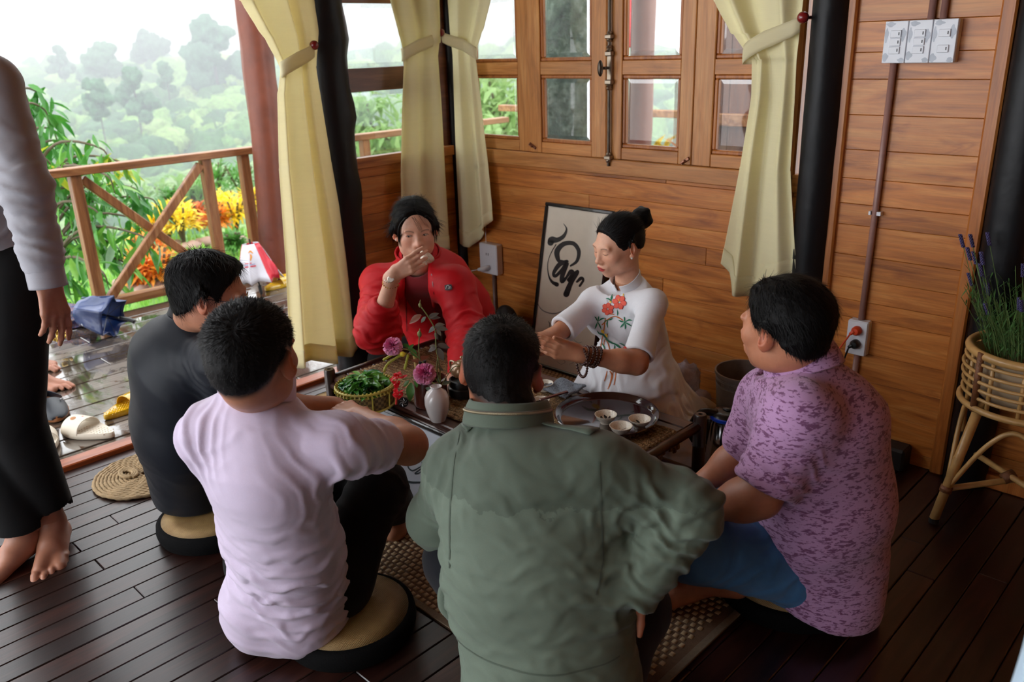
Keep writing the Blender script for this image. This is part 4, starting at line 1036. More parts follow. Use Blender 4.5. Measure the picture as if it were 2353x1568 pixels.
def eyes_obj(C, R, sc, parent, look=(0, 1, 0), r=.0122):
    g = lambda x, y, z: A(*C)+R @ (A(x, y, z)*sc); l = nrm(R @ A(*look))
    wm_ = mat_plain('eye_white', srgb(190, 178, 170), .3, var=.02); im = mat_plain('eye_iris', srgb(16, 10, 8), .35, var=.1)
    for s in (-1, 1):
        c = g(s*.0315, .0765, .0005); e = MB().sphere(c, r*sc, 20, 14).build('eye', wm_, parent, smooth=True)
        MB().sphere(c+l*.0058*sc, .0072*sc, 16, 10).build('iris', im, e, smooth=True)
def project_ribbon(tree, name, strokes, mat, parent, off=.0012, cols=None):
    """strokes: [(list of (point, direction, width)), ...] laid on a surface by rays; kept just proud of it"""
    m = MB()
    for st in strokes:
        prev = None
        L = []
        for (o, d, sidev, w_) in st:
            row = []
            for s_ in (-1, 0, 1):
                oo = Vector(o+sidev*w_*.5*s_); h = tree.ray_cast(oo, Vector(d))
                if h[0] is None: row = None; break
                row.append(np.array(h[0])+np.array(h[1])*(off if np.array(h[1])@d < 0 else -off))
            if row is not None: L.append(row)
        if len(L) > 1: m.grid(np.array(L))
    if m.v: return m.build(name, mat, parent, smooth=True)
def tree_of(*objs):
    V = []; Fs = []
    for o in objs:
        n = len(V); M = wmat(o); V += [M @ v_.co for v_ in o.data.vertices]; Fs += [tuple(i+n for i in p.vertices) for p in o.data.polygons]
    return BVHTree.FromPolygons(V, Fs)
def person(loc, label, group=None):
    return empty('person', loc, label, 'person', group)
SK_M = srgb(176, 122, 94); SK_T = srgb(158, 102, 74); SK_F = srgb(218, 170, 146); SK_W = srgb(222, 172, 144)
black_t = fabric('trousers_black', srgb(9, 9, 11), .85, 600, .15, .03)
PJ = lambda x_, y_, v_, k='D': D(x_, y_, v_) if k == 'D' else at(x_, y_, Z=v_)
def smooth01(t): t = np.clip(t, 0, 1); return t*t*(3-2*t)
def short_hair(front=.072, tmax=.013, side=.0035, nape=-.06, top_only=None):
    nape -= .012
    ys = [-.13, -.085, -.045, -.012, .012, .035, .06, .085, .12]; hs = [nape-.002, nape, nape*.6, .004, .008, -.010, .040, front-.004, front+.002]
    def f_(x, y, z):
        g = z-np.interp(y, ys, hs)-.35*np.maximum(0, .03-np.abs(x))*(y > .05)*0
        t = side+(tmax-side)*smooth01((z-.01)/.075)
        return -.006+(t+.006)*smooth01(g/.042)
    return f_

# ------------------------------------------------------------------ man in the lavender polo shirt (back to the camera)
def limbs_skin(J, arms=True, hand_kw=None): pass
def polo_collar(name, c, R, rx, ry, h, mat, parent, gap=.0, tilt=0, flare=.006, open_front=.35):
    """a stand collar with a folded-over leaf around the neck; R columns right, forward, up"""
    G = []; aa = np.linspace(-PI/2+open_front-PI/2, PI*1.5-open_front-PI/2+0, 40); aa = np.linspace(PI/2+open_front, PI*2.5-open_front, 44)
    for k, (dr, z_) in enumerate(((.000, -.3), (.000, .75), (.002, 1.0), (.005, .98), (flare+.004, .35), (flare+.008, -.45))):
        row = []
        for a in aa:
            fr = max(0, math.sin(a)); row.append(A(*c)+R @ A((rx+dr)*math.cos(a), (ry+dr)*math.sin(a), h*z_-fr*.018-tilt*math.sin(a)))
        G.append(row)
    return subsurf(solidify(MB().grid(G).build(name, mat, parent, smooth=True), .0025, 0), 1)

lavm = fabric('lavender_pique', srgb(200, 186, 210), .8, 1100, .2, .3, .03)
L_ = dict(pel=PJ(680, 1325, .15, 'Z'), neck=PJ(590, 912, 1.88), head=PJ(582, 822, 1.77), shL=PJ(490, 1000, 1.90), shR=PJ(784, 1022, 1.84), elR=PJ(938, 1024, 2.03), wrR=PJ(825, 958, 2.20),
          elL=PJ(610, 945, 2.16), wrL=PJ(768, 935, 2.29), hipR=PJ(765, 1330, .135, 'Z'), hipL=PJ(610, 1290, .135, 'Z'), knR=PJ(870, 1120, 2.24), anR=PJ(905, 1180, .07, 'Z'), knL=PJ(800, 1060, 2.36), anL=PJ(855, 1130, .07, 'Z'))
lav = person(L_['pel']*A(1, 1, 0)+A(0, 0, .06), 'man in a pale lavender polo shirt and black trousers sitting with his back to us')
fwdL = nrm(L_['knR']+L_['knL']-L_['hipR']-L_['hipL']+A(0, 0, -.5)); fwdL[2] = 0; fwdL = nrm(fwdL); sideL = nrm(L_['shR']-L_['shL'])
RL = frame_from(A(-.52, .86, -.10), A(.0, .04, 1))
hd = SDF(); head_prims(hd, L_['head'], RL, 1.03, eyes='closed'); hd.cap(L_['head']+RL @ A(0, -.03, -.05), L_['neck']+A(0, 0, .02), .056, .062, .03)
hv = hd.mesh(.0032, hi=None); hf = short_hair(.075, .013, .0035, -.066); hc = head_cols(hv[0], L_['head'], RL, 1.03, SK_M, hairfn=hf)
ar = SDF(); arm_prims(ar, L_['shR'], L_['elR'], L_['wrR'], (.05, .045, .028)); hand_prims(ar, L_['wrR'], L_['wrR']-L_['elR']+A(-.05, 0, 0), (0, 0, -1), -1, (.3, .35, .4, .4)); av = ar.mesh(.0034)
al = SDF(); arm_prims(al, L_['shL'], L_['elL'], L_['wrL'], (.05, .044, .028)); hand_prims(al, L_['wrL'], A(.10, .10, -.035), (.2, -.3, -1), -1, (.32, .36, .42, .45), thumb=(.3, .3)); lv = al.mesh(.0034)
to = SDF(); to.chain([L_['pel'], (L_['pel']+L_['neck'])/2, L_['neck']], [.12, .11, .06], .05); to.chain([L_['hipR'], L_['knR'], L_['anR']], [.07, .05, .035], .03).chain([L_['hipL'], L_['knL'], L_['anL']], [.07, .05, .035], .03)
foot_prims(to, L_['anR'], A(-.5, .5, 0)); foot_prims(to, L_['anL'], A(-.5, .5, 0), side=-1)
tv = to.mesh(.008); V, Fq = merge_meshes([hv, av, lv, tv]); n_ = len(hv[0]); cc = np.tile(A(*SK_M[:3]), (len(V), 1)); cc[:n_] = hc; cc[n_:] *= A(1, .96, .92)
new_mesh('body', V, Fq, SKIN, lav, True, cols=cc)
hair_from_head(hd, L_['head'], RL, 1.03, hf, .0032, L_['head']-A(.14, .14, .1), L_['head']+A(.14, .14, .2), 'hair', lav, 9000, .010, whorl=(.018, -.085, .075), lift=.55, seed=3, rough=.0016)
# shirt
S = SDF(); P0, P1 = L_['pel'], L_['neck']; m1 = P0*.65+P1*.35+A(.03, -.03, 0); m2 = P0*.28+P1*.72+A(.035, -.035, .0)
S.cap(P0+A(.01, -.01, -.02), m1, .170, .166, .07, flat=fwdL, fs=.74).cap(m1, m2, .166, .172, .07, flat=fwdL, fs=.70).cap(m2, P1+A(0, 0, -.06), .165, .075, .07, flat=fwdL, fs=.7)
S.cap(L_['shL'], L_['shR'], .058, .054, .07).cap(P1+A(0, 0, -.05), P1+A(0, 0, .012), .085, .064, .05)
SL = SDF(); S.first(SDF()); SL.cap(L_['shR'], L_['shR']*.42+L_['elR']*.58, .058, .060, .045); cR = L_['shR']*.46+L_['elR']*.54
S.cap(L_['shL'], L_['shL']*.4+L_['elL']*.6, .070, .072, .045)
# hem flaring behind the cushion
hm = P0+A(.045, -.075, -.045); S.cap(P0+A(.02, -.04, .02), hm-sideL*.06, .135, .12, .06, flat=fwdL, fs=.8).cap(P0, hm+sideL*.03, .14, .115, .06, flat=fwdL, fs=.7)
adR = nrm(L_['elR']-L_['shR'])
SL.cutdisk(cR+adR*.015, adR, .12, .14); SL.cutcap(cR-adR*.01, cR+adR*.05, .044, .046)
S2 = SDF(); S2.p = SL.p+S.p; nC = frame_from(fwdL+A(0, 0, -.30), (0, 0, 1))[:, 2]; S2.cutdisk(P1+nC*.006, nC, .11)
S2.cut(hm+A(0, 0, -.085), (0.05, -.1, -1), .01)
pass
def fxL(V, N):
    V = creases(V, N, [(m1+sideL*.12-fwdL*.06+A(0, 0, -.06), (0.3, 0, 1), .15, .010, .050), (m1+sideL*.02-fwdL*.1+A(0, 0, -.12), (.2, .1, 1), .16, .007, .055), (L_['shR']-A(0, 0, .06), nrm(adR+A(0, 0, .5)), .11, .009, .045),
                        (L_['shL']-fwdL*.03, (1, 0, .4), .09, .009, .04), (P1-fwdL*.05+A(0, 0, -.07), (0, 0, 1), .09, .004, .05), (P0+sideL*.12, (0, 0, 1), .13, .010, .045), (cR, adR, .06, .005, .03)])
    return wrinkle(V, N, .0036, (5, 5, 9), 3)
sdf_obj('polo_shirt', S2, .0052, lavm, lav, fx=fxL)
polo_collar('collar', P1+nC*.030, frame_from(fwdL+A(0, 0, -.30), (0, 0, 1)), .070, .074, .042, lavm, lav, tilt=-.006)
T = SDF(); T.chain([L_['hipR'], L_['knR']], [.098, .074], .04).chain([L_['knR'], L_['anR']+A(0, 0, .03)], [.074, .066], .03).chain([L_['hipL'], L_['knL']], [.098, .074], .04).chain([L_['knL'], L_['anL']+A(0, 0, .03)], [.074, .066], .03)
T.cap(L_['hipL'], L_['hipR'], .098, .1, .05)
sdf_obj('trousers', T, .0065, black_t, lav, fx=lambda V, N: wrinkle(creases(V, N, [(L_['knR'], L_['knR']-L_['hipR'], .1, .005, .05)]), N, .003, (9, 9, 9), 5))

# ------------------------------------------------------------------ man in the olive jacket
def olive_stain(t, c):
    v = t.coords(kind='World'); n = t.noise(v, 16, 5, .6); 
    g = t.node('ShaderNodeNewGeometry'); sx = t.node('ShaderNodeSeparateXYZ'); t.link(g.outputs['Position'], sx.inputs[0])
    zf = t.math('ADD', sx.outputs['Z'], t.math('MULTIPLY', n, .10)); yoke = t.math('GREATER_THAN', zf, .615)
    vor = t.math('LESS_THAN', zf, .195); wet = t.math('MAXIMUM', t.math('MULTIPLY', yoke, .62), t.math('MULTIPLY', vor, .4))
    return t.mix(wet, c, t.mix(1, c, (.55, .56, .55, 1), 'MULTIPLY'))
olm = fabric('olive_cotton', srgb(104, 118, 104), .75, 800, .2, .15, .05, big=olive_stain)
O_ = dict(pel=PJ(1270, 1510, .15, 'Z'), neck=PJ(1168, 955, 1.83), head=PJ(1153, 852, 1.90), shL=PJ(1062, 1080, 1.84), shR=PJ(1372, 1092, 1.74), elR=PJ(1580, 1170, 1.71), wrR=PJ(1468, 1345, 1.73), elL=PJ(1010, 1190, 1.98), wrL=PJ(1110, 1200, 2.14),
          hipL=PJ(1190, 1500, .13, 'Z'), hipR=PJ(1370, 1520, .13, 'Z'), knL=PJ(1055, 1290, 2.0), anL=PJ(1290, 1350, .07, 'Z'), knR=PJ(1455, 1400, 1.92), anR=PJ(1210, 1340, .07, 'Z'))
oli = person(O_['pel']*A(1, 1, 0)+A(0, 0, .06), 'man in a rain-spotted olive green jacket sitting with his back to us')
fwdO = nrm(A(-.62, .78, 0)); sideO = nrm(O_['shR']-O_['shL'])
RO_ = frame_from(A(-.55, .80, -.22), A(-.05, .2, 1))
hd = SDF(); head_prims(hd, O_['head'], RO_, 1.04, eyes='closed'); hd.cap(O_['head']+RO_ @ A(0, -.03, -.05), O_['neck']+A(0, 0, .01), .058, .066, .03)
hv = hd.mesh(.0032); hf = short_hair(.075, .012, .0022, -.058); hc = head_cols(hv[0], O_['head'], RO_, 1.04, srgb(178, 116, 88), hairfn=hf)
ar = SDF(); arm_prims(ar, O_['shR'], O_['elR'], O_['wrR'], (.05, .045, .028)); hand_prims(ar, O_['wrR'], O_['wrR']-O_['elR']+A(-.02, -.01, -.05), (-.5, .1, -.1), 1, (.3, .3, .35, .4), thumb=(.1, .1), tdir=A(.25, -.2, -.9), sc=.88); av = ar.mesh(.0036)
al = SDF(); arm_prims(al, O_['shL'], O_['elL'], O_['wrL'], (.05, .044, .028)); hand_prims(al, O_['wrL'], O_['wrL']-O_['elL'], (0, 0, -1), -1); lv = al.mesh(.005)
to = SDF(); to.chain([O_['pel'], (O_['pel']+O_['neck'])/2, O_['neck']], [.12, .11, .06], .05); to.chain([O_['hipR'], O_['knR'], O_['anR']], [.07, .05, .035], .03).chain([O_['hipL'], O_['knL'], O_['anL']], [.07, .05, .035], .03)
foot_prims(to, O_['anR'], A(-.8, .2, 0)); foot_prims(to, O_['anL'], A(.5, .5, 0), side=-1)
tv = to.mesh(.008); V, Fq = merge_meshes([hv, av, lv, tv]); cc = np.tile(A(*srgb(178, 116, 88)[:3]), (len(V), 1)); cc[:len(hv[0])] = hc
new_mesh('body', V, Fq, SKIN, oli, True, cols=cc)
hair_from_head(hd, O_['head'], RO_, 1.04, hf, .0032, O_['head']-A(.14, .14, .1), O_['head']+A(.14, .14, .2), 'hair', oli, 9000, .009, whorl=(.005, -.065, .095), lift=.5, seed=8, rough=.0015)
S = SDF(); P0, P1 = O_['pel'], O_['neck']; m1 = P0*.62+P1*.38+A(.04, -.045, 0); m2 = P0*.33+P1*.67+A(.045, -.045, 0)
S.cap(P0+A(.02, -.02, -.02), m1, .190, .185, .08, flat=fwdO, fs=.72).cap(m1, m2, .180, .180, .08, flat=fwdO, fs=.66).cap(m2, P1+A(0, 0, -.07), .170, .085, .06, flat=fwdO, fs=.66); m2 = m2
S.cap(O_['shL'], O_['shR'], .072, .072, .08).cap(P1+A(0, 0, -.05), P1+A(0, 0, .0), .085, .072, .05)
S.cap(P0+A(.03, -.05, -.03), P0+A(.04, -.06, -.09), .18, .20, .06, flat=fwdO, fs=.75)
aR = nrm(O_['elR']-O_['shR']); fR = nrm(O_['wrR']-O_['elR'])
SL = SDF(); SL.cap(O_['shR'], O_['elR'], .078, .068, .055).cap(O_['elR'], O_['wrR']+fR*.015, .068, .054, .03)
S.cap(O_['shL'], O_['elL'], .076, .068, .05).cap(O_['elL'], O_['wrL'], .074, .055, .03)
SL.cutdisk(O_['wrR']+fR*.03, fR, .08); SL.cutcap(O_['wrR']+fR*.005, O_['wrR']+fR*.09, .044, .046); S.first(SL); Rc = frame_from(fwdO+A(0, 0, -.45), (0, 0, 1)); nC = Rc[:, 2]; S.cutdisk(P1+A(0, 0, .0)+fwdO*.0-nC*.004, nC, .12); S.cut(O_['pel']+A(0, 0, -.11), (0, 0, -1))
S.cutcap(P1+A(0, 0, -.01), P1+A(0, 0, .06), .060, .064)
def fxO(V, N):
    V = creases(V, N, [(O_['elR'], fR, .12, .011, .050), (O_['elR']*.5+O_['wrR']*.5, fR+A(.3, 0, 0), .1, .008, .042), (O_['shR']*.55+O_['elR']*.45-A(0, 0, .05), aR, .1, .008, .045), (O_['shR']-A(0, 0, .07)-sideO*.06, nrm(sideO+A(0, 0, .6)), .1, .009, .045),
                        (m1+sideO*.16, A(.2, 0, 1), .12, .009, .05), (m1-sideO*.16, A(.2, 0, 1), .13, .008, .05), (P0+A(.05, -.1, -.02), A(.1, .0, 1), .16, .006, .06), (O_['shL']-A(0, 0, .03)-fwdO*.05, sideO, .08, .006, .035), (P1-fwdO*.06-A(0, 0, .08)-sideO*.08, A(.4, .4, 1), .09, .006, .045), (m2-fwdO*.1, A(0, .2, 1), .2, .0022, .07)])
    return wrinkle(V, N, .0035, (5, 5, 11), 13)
jk = sdf_obj('jacket', S, .0052, olm, oli, fx=fxO)
polo_collar('collar', P1+A(0, 0, .0)+fwdO*.0, Rc, .082, .084, .038, olm, oli, tilt=-.012, flare=.012, open_front=.5)
zm = mat_plain('zip_brass', srgb(172, 158, 132), .35, .8)
z_R = .100; z_ = MB(); cpt = P1+A(0, 0, .002)
for k in range(96):
    a = PI*1.08+(PI*.86)*k/95; p = cpt+Rc @ A(z_R*math.cos(a), (z_R+.002)*math.sin(a), .014+.012*math.sin(a)); tdir = Rc @ A(-math.sin(a), math.cos(a), 0)
    M = Matrix.Translation(tuple(p)) @ Matrix(((tdir[0], Rc[0, 2], 0, 0), (tdir[1], Rc[1, 2], 0, 0), (tdir[2], Rc[2, 2], 1, 0), (0, 0, 0, 1)))
    z_.sphere(p, (.0012, .0022, .0032), 6, 4)
zo = z_.build('zip', zm, oli)
zp = [cpt+Rc @ A((z_R-.0045)*math.cos(a), (z_R-.0025)*math.sin(a), .014+.012*math.sin(a)) for a in np.linspace(PI*1.06, PI*1.96, 40)]
MB().tube(zp, .0032, 6, up=(0, 0, 1), flat=1.6).build('zip_tape', fabric('zip_tape', srgb(98, 96, 84), .8), oli, smooth=True)
tj = tree_of(jk)
# shoulder epaulettes, cuff tab, waist drawcord ends
ep = []
for a, b in ((O_['shR']+(P1-O_['shR'])*.55, O_['shR']-sideO*.005), (O_['shL']+(P1-O_['shL'])*.5, O_['shL']+sideO*.01)):
    st = [(a*(1-t)+b*t+A(0, 0, .25), A(0, 0, -1.), nrm(np.cross(b-a, A(0, 0, 1))), .042) for t in np.linspace(0, 1, 9)]
    e_ = project_ribbon(tj, 'epaulette', [st], olm, oli, .004); 
    if e_: solidify(e_, .003, 0)
for dx in (-.075, .075):
    pass
seam = fabric('olive_seam', srgb(84, 96, 84), .85, 800)
def back_line(p0, p1, n=24): return [(p0*(1-t)+p1*t-fwdO*.5, fwdO, nrm(np.cross(p1-p0, fwdO)), .0035) for t in np.linspace(0, 1, n)]
mk = lambda s_, z__: P0*0+A(*(O_['pel']*.5+O_['neck']*.5))*A(1, 1, 0)+sideO*A(1, 1, 0)*s_+A(0, 0, z__)
project_ribbon(tj, 'seam', [back_line(mk(.155, .66), mk(.165, .46)), back_line(mk(.165, .46), mk(.15, .40)), back_line(mk(-.155, .66), mk(-.165, .42)), back_line(mk(-.19, .25), mk(.2, .25), 36)], seam, oli, .0012)
cl = O_['pel']-sideO*.215+A(0, 0, .17)
MB().tube(spline([cl, cl+A(-.03, -.02, -.01), cl+A(-.035, -.025, -.06), cl+A(-.02, -.015, -.09)], 6), .006, 6, flat=2.2).tube(spline([cl+A(.01, 0, .0), cl+A(-.012, -.02, -.03), cl+A(-.005, -.02, -.08)], 6), .006, 6, flat=2.2).build('waist_tie', olm, oli, smooth=True)
T = SDF(); T.chain([O_['hipR'], O_['knR'], O_['anR']+A(0, 0, .02)], [.10, .078, .06], .04).chain([O_['hipL'], O_['knL'], O_['anL']+A(0, 0, .02)], [.10, .078, .06], .04).cap(O_['hipL'], O_['hipR'], .105, .105, .05)
navy_t = fabric('trousers_navy_black', srgb(15, 18, 26), .85, 600)
sdf_obj('trousers', T, .0065, navy_t, oli, fx=lambda V, N: wrinkle(V, N, .003, (9, 9, 9), 15))

# ------------------------------------------------------------------ man in the purple patterned polo and jeans (right)
def purp_pat(t, c):
    v = t.coords((1, 1, 2.4), kind='World'); n = t.noise(v, 34, 3, .65, .8); n2 = t.noise(t.coords((1, 1, 3.6), kind='World'), 66, 2, .6, .5)
    m = t.math('ADD', t.math('MULTIPLY', n, .55), t.math('MULTIPLY', n2, .45))
    k = t.ramp(m, [(.515, (0, 0, 0)), (.555, (1, 1, 1))]); return t.mix(k, c, srgb(122, 78, 116))
pum = fabric('purple_print', srgb(188, 146, 190), .8, 900, .2, .2, .04, big=purp_pat)
jean = fabric('denim', srgb(62, 106, 150), .8, 1300, .3, .1, .28)
U_ = dict(pel=PJ(1885, 1262, .16, 'Z'), neck=PJ(1846, 846, 1.97), head=PJ(1802, 752, 1.93), shL=PJ(1835, 965, 1.86), shR=PJ(1768, 915, 2.10), elL=PJ(1745, 1140, 1.88), wrL=PJ(1615, 1172, 2.02), elR=PJ(1705, 1050, 2.14), wrR=PJ(1612, 1110, 2.20),
          hipL=PJ(1850, 1300, .15, 'Z'), hipR=PJ(1800, 1255, .14, 'Z'), knL=PJ(1590, 1255, 2.0), anL=PJ(1510, 1290, .08, 'Z'), knR=PJ(1620, 1190, 2.24), anR=PJ(1600, 1335, .075, 'Z'))
pur = person(U_['pel']*A(1, 1, 0)+A(0, 0, .06), 'man in a mottled purple polo shirt and blue jeans sitting cross-legged barefoot')
fwdU = nrm(A(-1, .12, 0)); RU = frame_from(A(-1, .13, -.06), A(.0, .0, 1)); scU = .99
hd = SDF(); head_prims(hd, U_['head'], RU, scU, eyes='open'); hd.cap(U_['head']+RU @ A(0, -.025, -.05), U_['neck']+A(0, 0, .02), .058, .066, .03)
hv = hd.mesh(.0026); hc = head_cols(hv[0], U_['head'], RU, scU, srgb(186, 126, 96), stubble=.25, lips=srgb(160, 92, 84))
ar = SDF(); arm_prims(ar, U_['shL'], U_['elL'], U_['wrL'], (.052, .048, .03)); hand_prims(ar, U_['wrL'], U_['wrL']-U_['elL'], (0, .2, -1), -1); av = ar.mesh(.0036)
al = SDF(); arm_prims(al, U_['shR'], U_['elR'], U_['wrR'], (.05, .044, .028)); hand_prims(al, U_['wrR'], U_['wrR']-U_['elR'], (0, 0, -1), 1); lv = al.mesh(.0036)
ft = SDF(); ft.cap(U_['anR']+A(.10, .03, .03), U_['anR'], .045, .036, .03); foot_prims(ft, U_['anR'], A(-.45, -.75, 0.0), (.35, -.2, .9), 1.0, 1); fv = ft.mesh(.0034)
to = SDF(); to.chain([U_['pel'], (U_['pel']+U_['neck'])/2, U_['neck']], [.12, .12, .06], .05); to.chain([U_['hipR'], U_['knR'], U_['anR']], [.07, .05, .035], .03).chain([U_['hipL'], U_['knL'], U_['anL']], [.07, .05, .035], .03)
tv = to.mesh(.008); V, Fq = merge_meshes([hv, av, lv, fv, tv]); cc = np.tile(A(*srgb(178, 118, 90)[:3]), (len(V), 1)); cc[:len(hv[0])] = hc
new_mesh('body', V, Fq, SKIN, pur, True, cols=cc); eyes_obj(U_['head'], RU, scU, pur, (0, 1, -.2))
def puh(x, y, z):
    ys = [-.13, -.085, -.045, -.014, .012, .030, .05, .078, .12]; hs = [-.068, -.066, -.04, .010, .012, -.004, .04, .072, .078]
    g = z-np.interp(y, ys, hs); t = .006+.010*smooth01((z-.0)/.08)+.007*smooth01((y-.02)/.05)*smooth01((z-.07)/.03); return -.006+(t+.006)*smooth01(g/.018)
hair_from_head(hd, U_['head'], RU, scU, puh, .003, U_['head']-A(.16, .16, .12), U_['head']+A(.16, .16, .2), 'hair', pur, 7000, .026, flow=lambda q: np.stack([q[:, 0]*3, -.35-q[:, 1]*0, -.5-6*np.maximum(0, .04-q[:, 2])], 1)+0*q, lift=.05, seed=5, rough=.0022, streak=(70, 14, 50))
S = SDF(); P0, P1 = U_['pel'], U_['neck']; bk = nrm(A(.8, -.35, 0)); m1 = P0*.68+P1*.32+A(.045, -.03, 0); m2 = P0*.3+P1*.7+A(.04, -.02, 0); sU = nrm(np.cross(fwdU, A(0, 0, 1)))
S.cap(P0+A(.0, .0, -.03), m1, .158, .166, .08, flat=fwdU, fs=.86).cap(m1, m2, .172, .168, .08, flat=fwdU, fs=.80).cap(m2, P1+A(0, 0, -.07), .160, .085, .07, flat=fwdU, fs=.8)
S.cap(m1*.7+m2*.3+fwdU*.02, m1*.5+m2*.5+fwdU*.03, .12, .12, .08)
S.cap(U_['shL'], U_['shR'], .068, .066, .07).cap(P1+A(0, 0, -.05), P1+A(0, 0, .0), .088, .068, .05)
aL = nrm(U_['elL']-U_['shL']); cL = U_['shL']*.22+U_['elL']*.78; SL = SDF(); SL.cap(U_['shL'], cL, .070, .074, .05)
aR = nrm(U_['elR']-U_['shR']); cR = U_['shR']*.3+U_['elR']*.7; S.cap(U_['shR'], cR, .070, .070, .05)
S.cap(P0+A(.03, -.04, .0), P0+A(.03, -.04, -.10), .150, .155, .05)
SL.cutdisk(cL+aL*.02, aL, .13, .14); SL.cutcap(cL-aL*.02, cL+aL*.09, .058, .064); S.first(SL); nC = frame_from(fwdU+A(0, 0, -.5), (0, 0, 1))[:, 2]; S.cutdisk(P1+nC*.004, nC, .12); S.cut(P0+A(0, 0, -.10), (-.25, -.1, -1), .01); S.cut(P0+A(-.09, -.06, -.06), nrm(A(-1, -.3, -.55)), .01)
pass
def fxU(V, N):
    V = creases(V, N, [(cL, aL, .09, .005, .035), (U_['shL']-A(0, 0, .1), nrm(aL+A(.3, 0, 0)), .09, .006, .04), (m1+fwdU*.12-sU*0, A(0, 0, 1), .12, .006, .045), (P0-A(.0, .05, 0), A(.2, 0, 1), .12, .006, .05)])
    return wrinkle(V, N, .0035, (5, 5, 8), 23)
sh_ = sdf_obj('polo_shirt', S, .0052, pum, pur, fx=fxU)
polo_collar('collar', P1+nC*.012, frame_from(fwdU+A(0, 0, -.5), (0, 0, 1)), .076, .080, .040, pum, pur, tilt=-.006, flare=.008, open_front=.35)
bd = mat_plain('sleeve_badge', srgb(96, 38, 62), .7)
b0 = cL-aL*.03; tb = tree_of(sh_); vd = nrm(b0-CP); b0 = D(1667, 1068, 1.0)
st = [(D(1662+10*0, y_, 1.4), nrm(ray(1667, y_)), RT, w_) for y_, w_ in ((1044, .004), (1052, .022), (1068, .030), (1080, .026), (1092, .006))]
project_ribbon(tb, 'sleeve_badge', [st], bd, pur, .002)
T = SDF(); T.chain([U_['hipL'], U_['knL']], [.106, .082], .04).cap(U_['knL'], U_['anL']+A(.02, .03, .0), .078, .060, .04).chain([U_['hipR'], U_['knR'], U_['anR']+A(.06, .06, .05)], [.095, .078, .058], .04).cap(U_['hipL'], U_['hipR'], .11, .11, .05).cap(U_['pel']+A(.04, -.05, -.03), U_['hipL'], .1, .1, .04)
T.cut((0, 0, .066), (0, 0, -1), .02)
def fxJ(V, N):
    hd_ = U_['knL']-U_['hipL']; V = creases(V, N, [(U_['hipL']*.5+U_['knL']*.5, hd_+A(0, 0, .2), .14, .005, .07), (U_['hipL'], hd_, .08, .006, .04), (U_['knR'], hd_, .1, .006, .05)]); return wrinkle(V, N, .003, (8, 8, 8), 25)
jo = sdf_obj('jeans', T, .0055, jean, pur, fx=fxJ)
tj = tree_of(jo); dj = lambda p: (p+A(.35, -.8, -.25)*.5, -nrm(A(.35, -.8, -.25)), A(0, 0, 1), .0022)
project_ribbon(tj, 'seam', [[dj(U_['hipL']*(1-t)+U_['knL']*t+A(0, 0, -.045)) for t in np.linspace(-.1, 1.05, 40)]], fabric('denim_seam', srgb(40, 70, 108), .8), pur, .0012)

# ------------------------------------------------------------------ man in the navy jacket with glasses
N_ = dict(pel=PJ(446, 1082, .15, 'Z'), neck=PJ(448, 748, 2.42), head=PJ(484, 676, 2.30), shL=PJ(398, 830, 2.46), shR=PJ(520, 830, 2.30), elL=PJ(392, 960, 2.60), wrL=PJ(470, 960, 2.75), elR=PJ(560, 980, 2.45), wrR=PJ(600, 960, 2.62),
          hipL=PJ(400, 1075, .14, 'Z'), hipR=PJ(480, 1110, .14, 'Z'), knL=PJ(500, 1010, 2.85), anL=PJ(600, 1050, .07, 'Z'), knR=PJ(640, 1080, 2.6), anR=PJ(560, 1060, .07, 'Z'))
nav = person(N_['pel']*A(1, 1, 0)+A(0, 0, .06), 'man with glasses and swept black hair in a dark navy jacket sitting at left')
nvm = fabric('navy_jacket', srgb(12, 18, 28), .55, 900, .15, .04, .12); fwdN = nrm(A(.25, .96, 0)); RN = frame_from(A(.58, .80, -.22), A(.02, .05, 1))
hd = SDF(); head_prims(hd, N_['head'], RN, .96, eyes='open'); hd.cap(N_['head']+RN @ A(0, -.03, -.05), N_['neck']+A(0, 0, .02), .056, .062, .03)
hv = hd.mesh(.003); hc = head_cols(hv[0], N_['head'], RN, .96, srgb(188, 132, 104))
to = SDF(); to.chain([N_['pel'], (N_['pel']+N_['neck'])/2, N_['neck']], [.12, .11, .06], .05); to.chain([N_['hipR'], N_['knR'], N_['anR']], [.07, .05, .035], .03).chain([N_['hipL'], N_['knL'], N_['anL']], [.07, .05, .035], .03)
arm_prims(to, N_['shR'], N_['elR'], N_['wrR']); arm_prims(to, N_['shL'], N_['elL'], N_['wrL']); hand_prims(to, N_['wrL'], N_['wrL']-N_['elL'], (0, 0, -1), 1); hand_prims(to, N_['wrR'], N_['wrR']-N_['elR'], (0, 0, -1), -1); foot_prims(to, N_['anR'], (-.5, .5, 0)); foot_prims(to, N_['anL'], (.5, .5, 0))
tv = to.mesh(.006); V, Fq = merge_meshes([hv, tv]); cc = np.tile(A(*srgb(188, 132, 104)[:3]), (len(V), 1)); cc[:len(hv[0])] = hc
new_mesh('body', V, Fq, SKIN, nav, True, cols=cc); eyes_obj(N_['head'], RN, .96, nav)
def nah(x, y, z):
    ys = [-.13, -.085, -.045, -.014, .010, .030, .05, .078, .12]; hs = [-.080, -.078, -.05, .008, .010, -.014, .03, .074, .085]
    g = z-np.interp(y, ys, hs); t = .007+.011*smooth01((z-.0)/.08)+.007*smooth01((y-.02)/.05)*smooth01((z-.06)/.03); return -.006+(t+.006)*smooth01(g/.018)
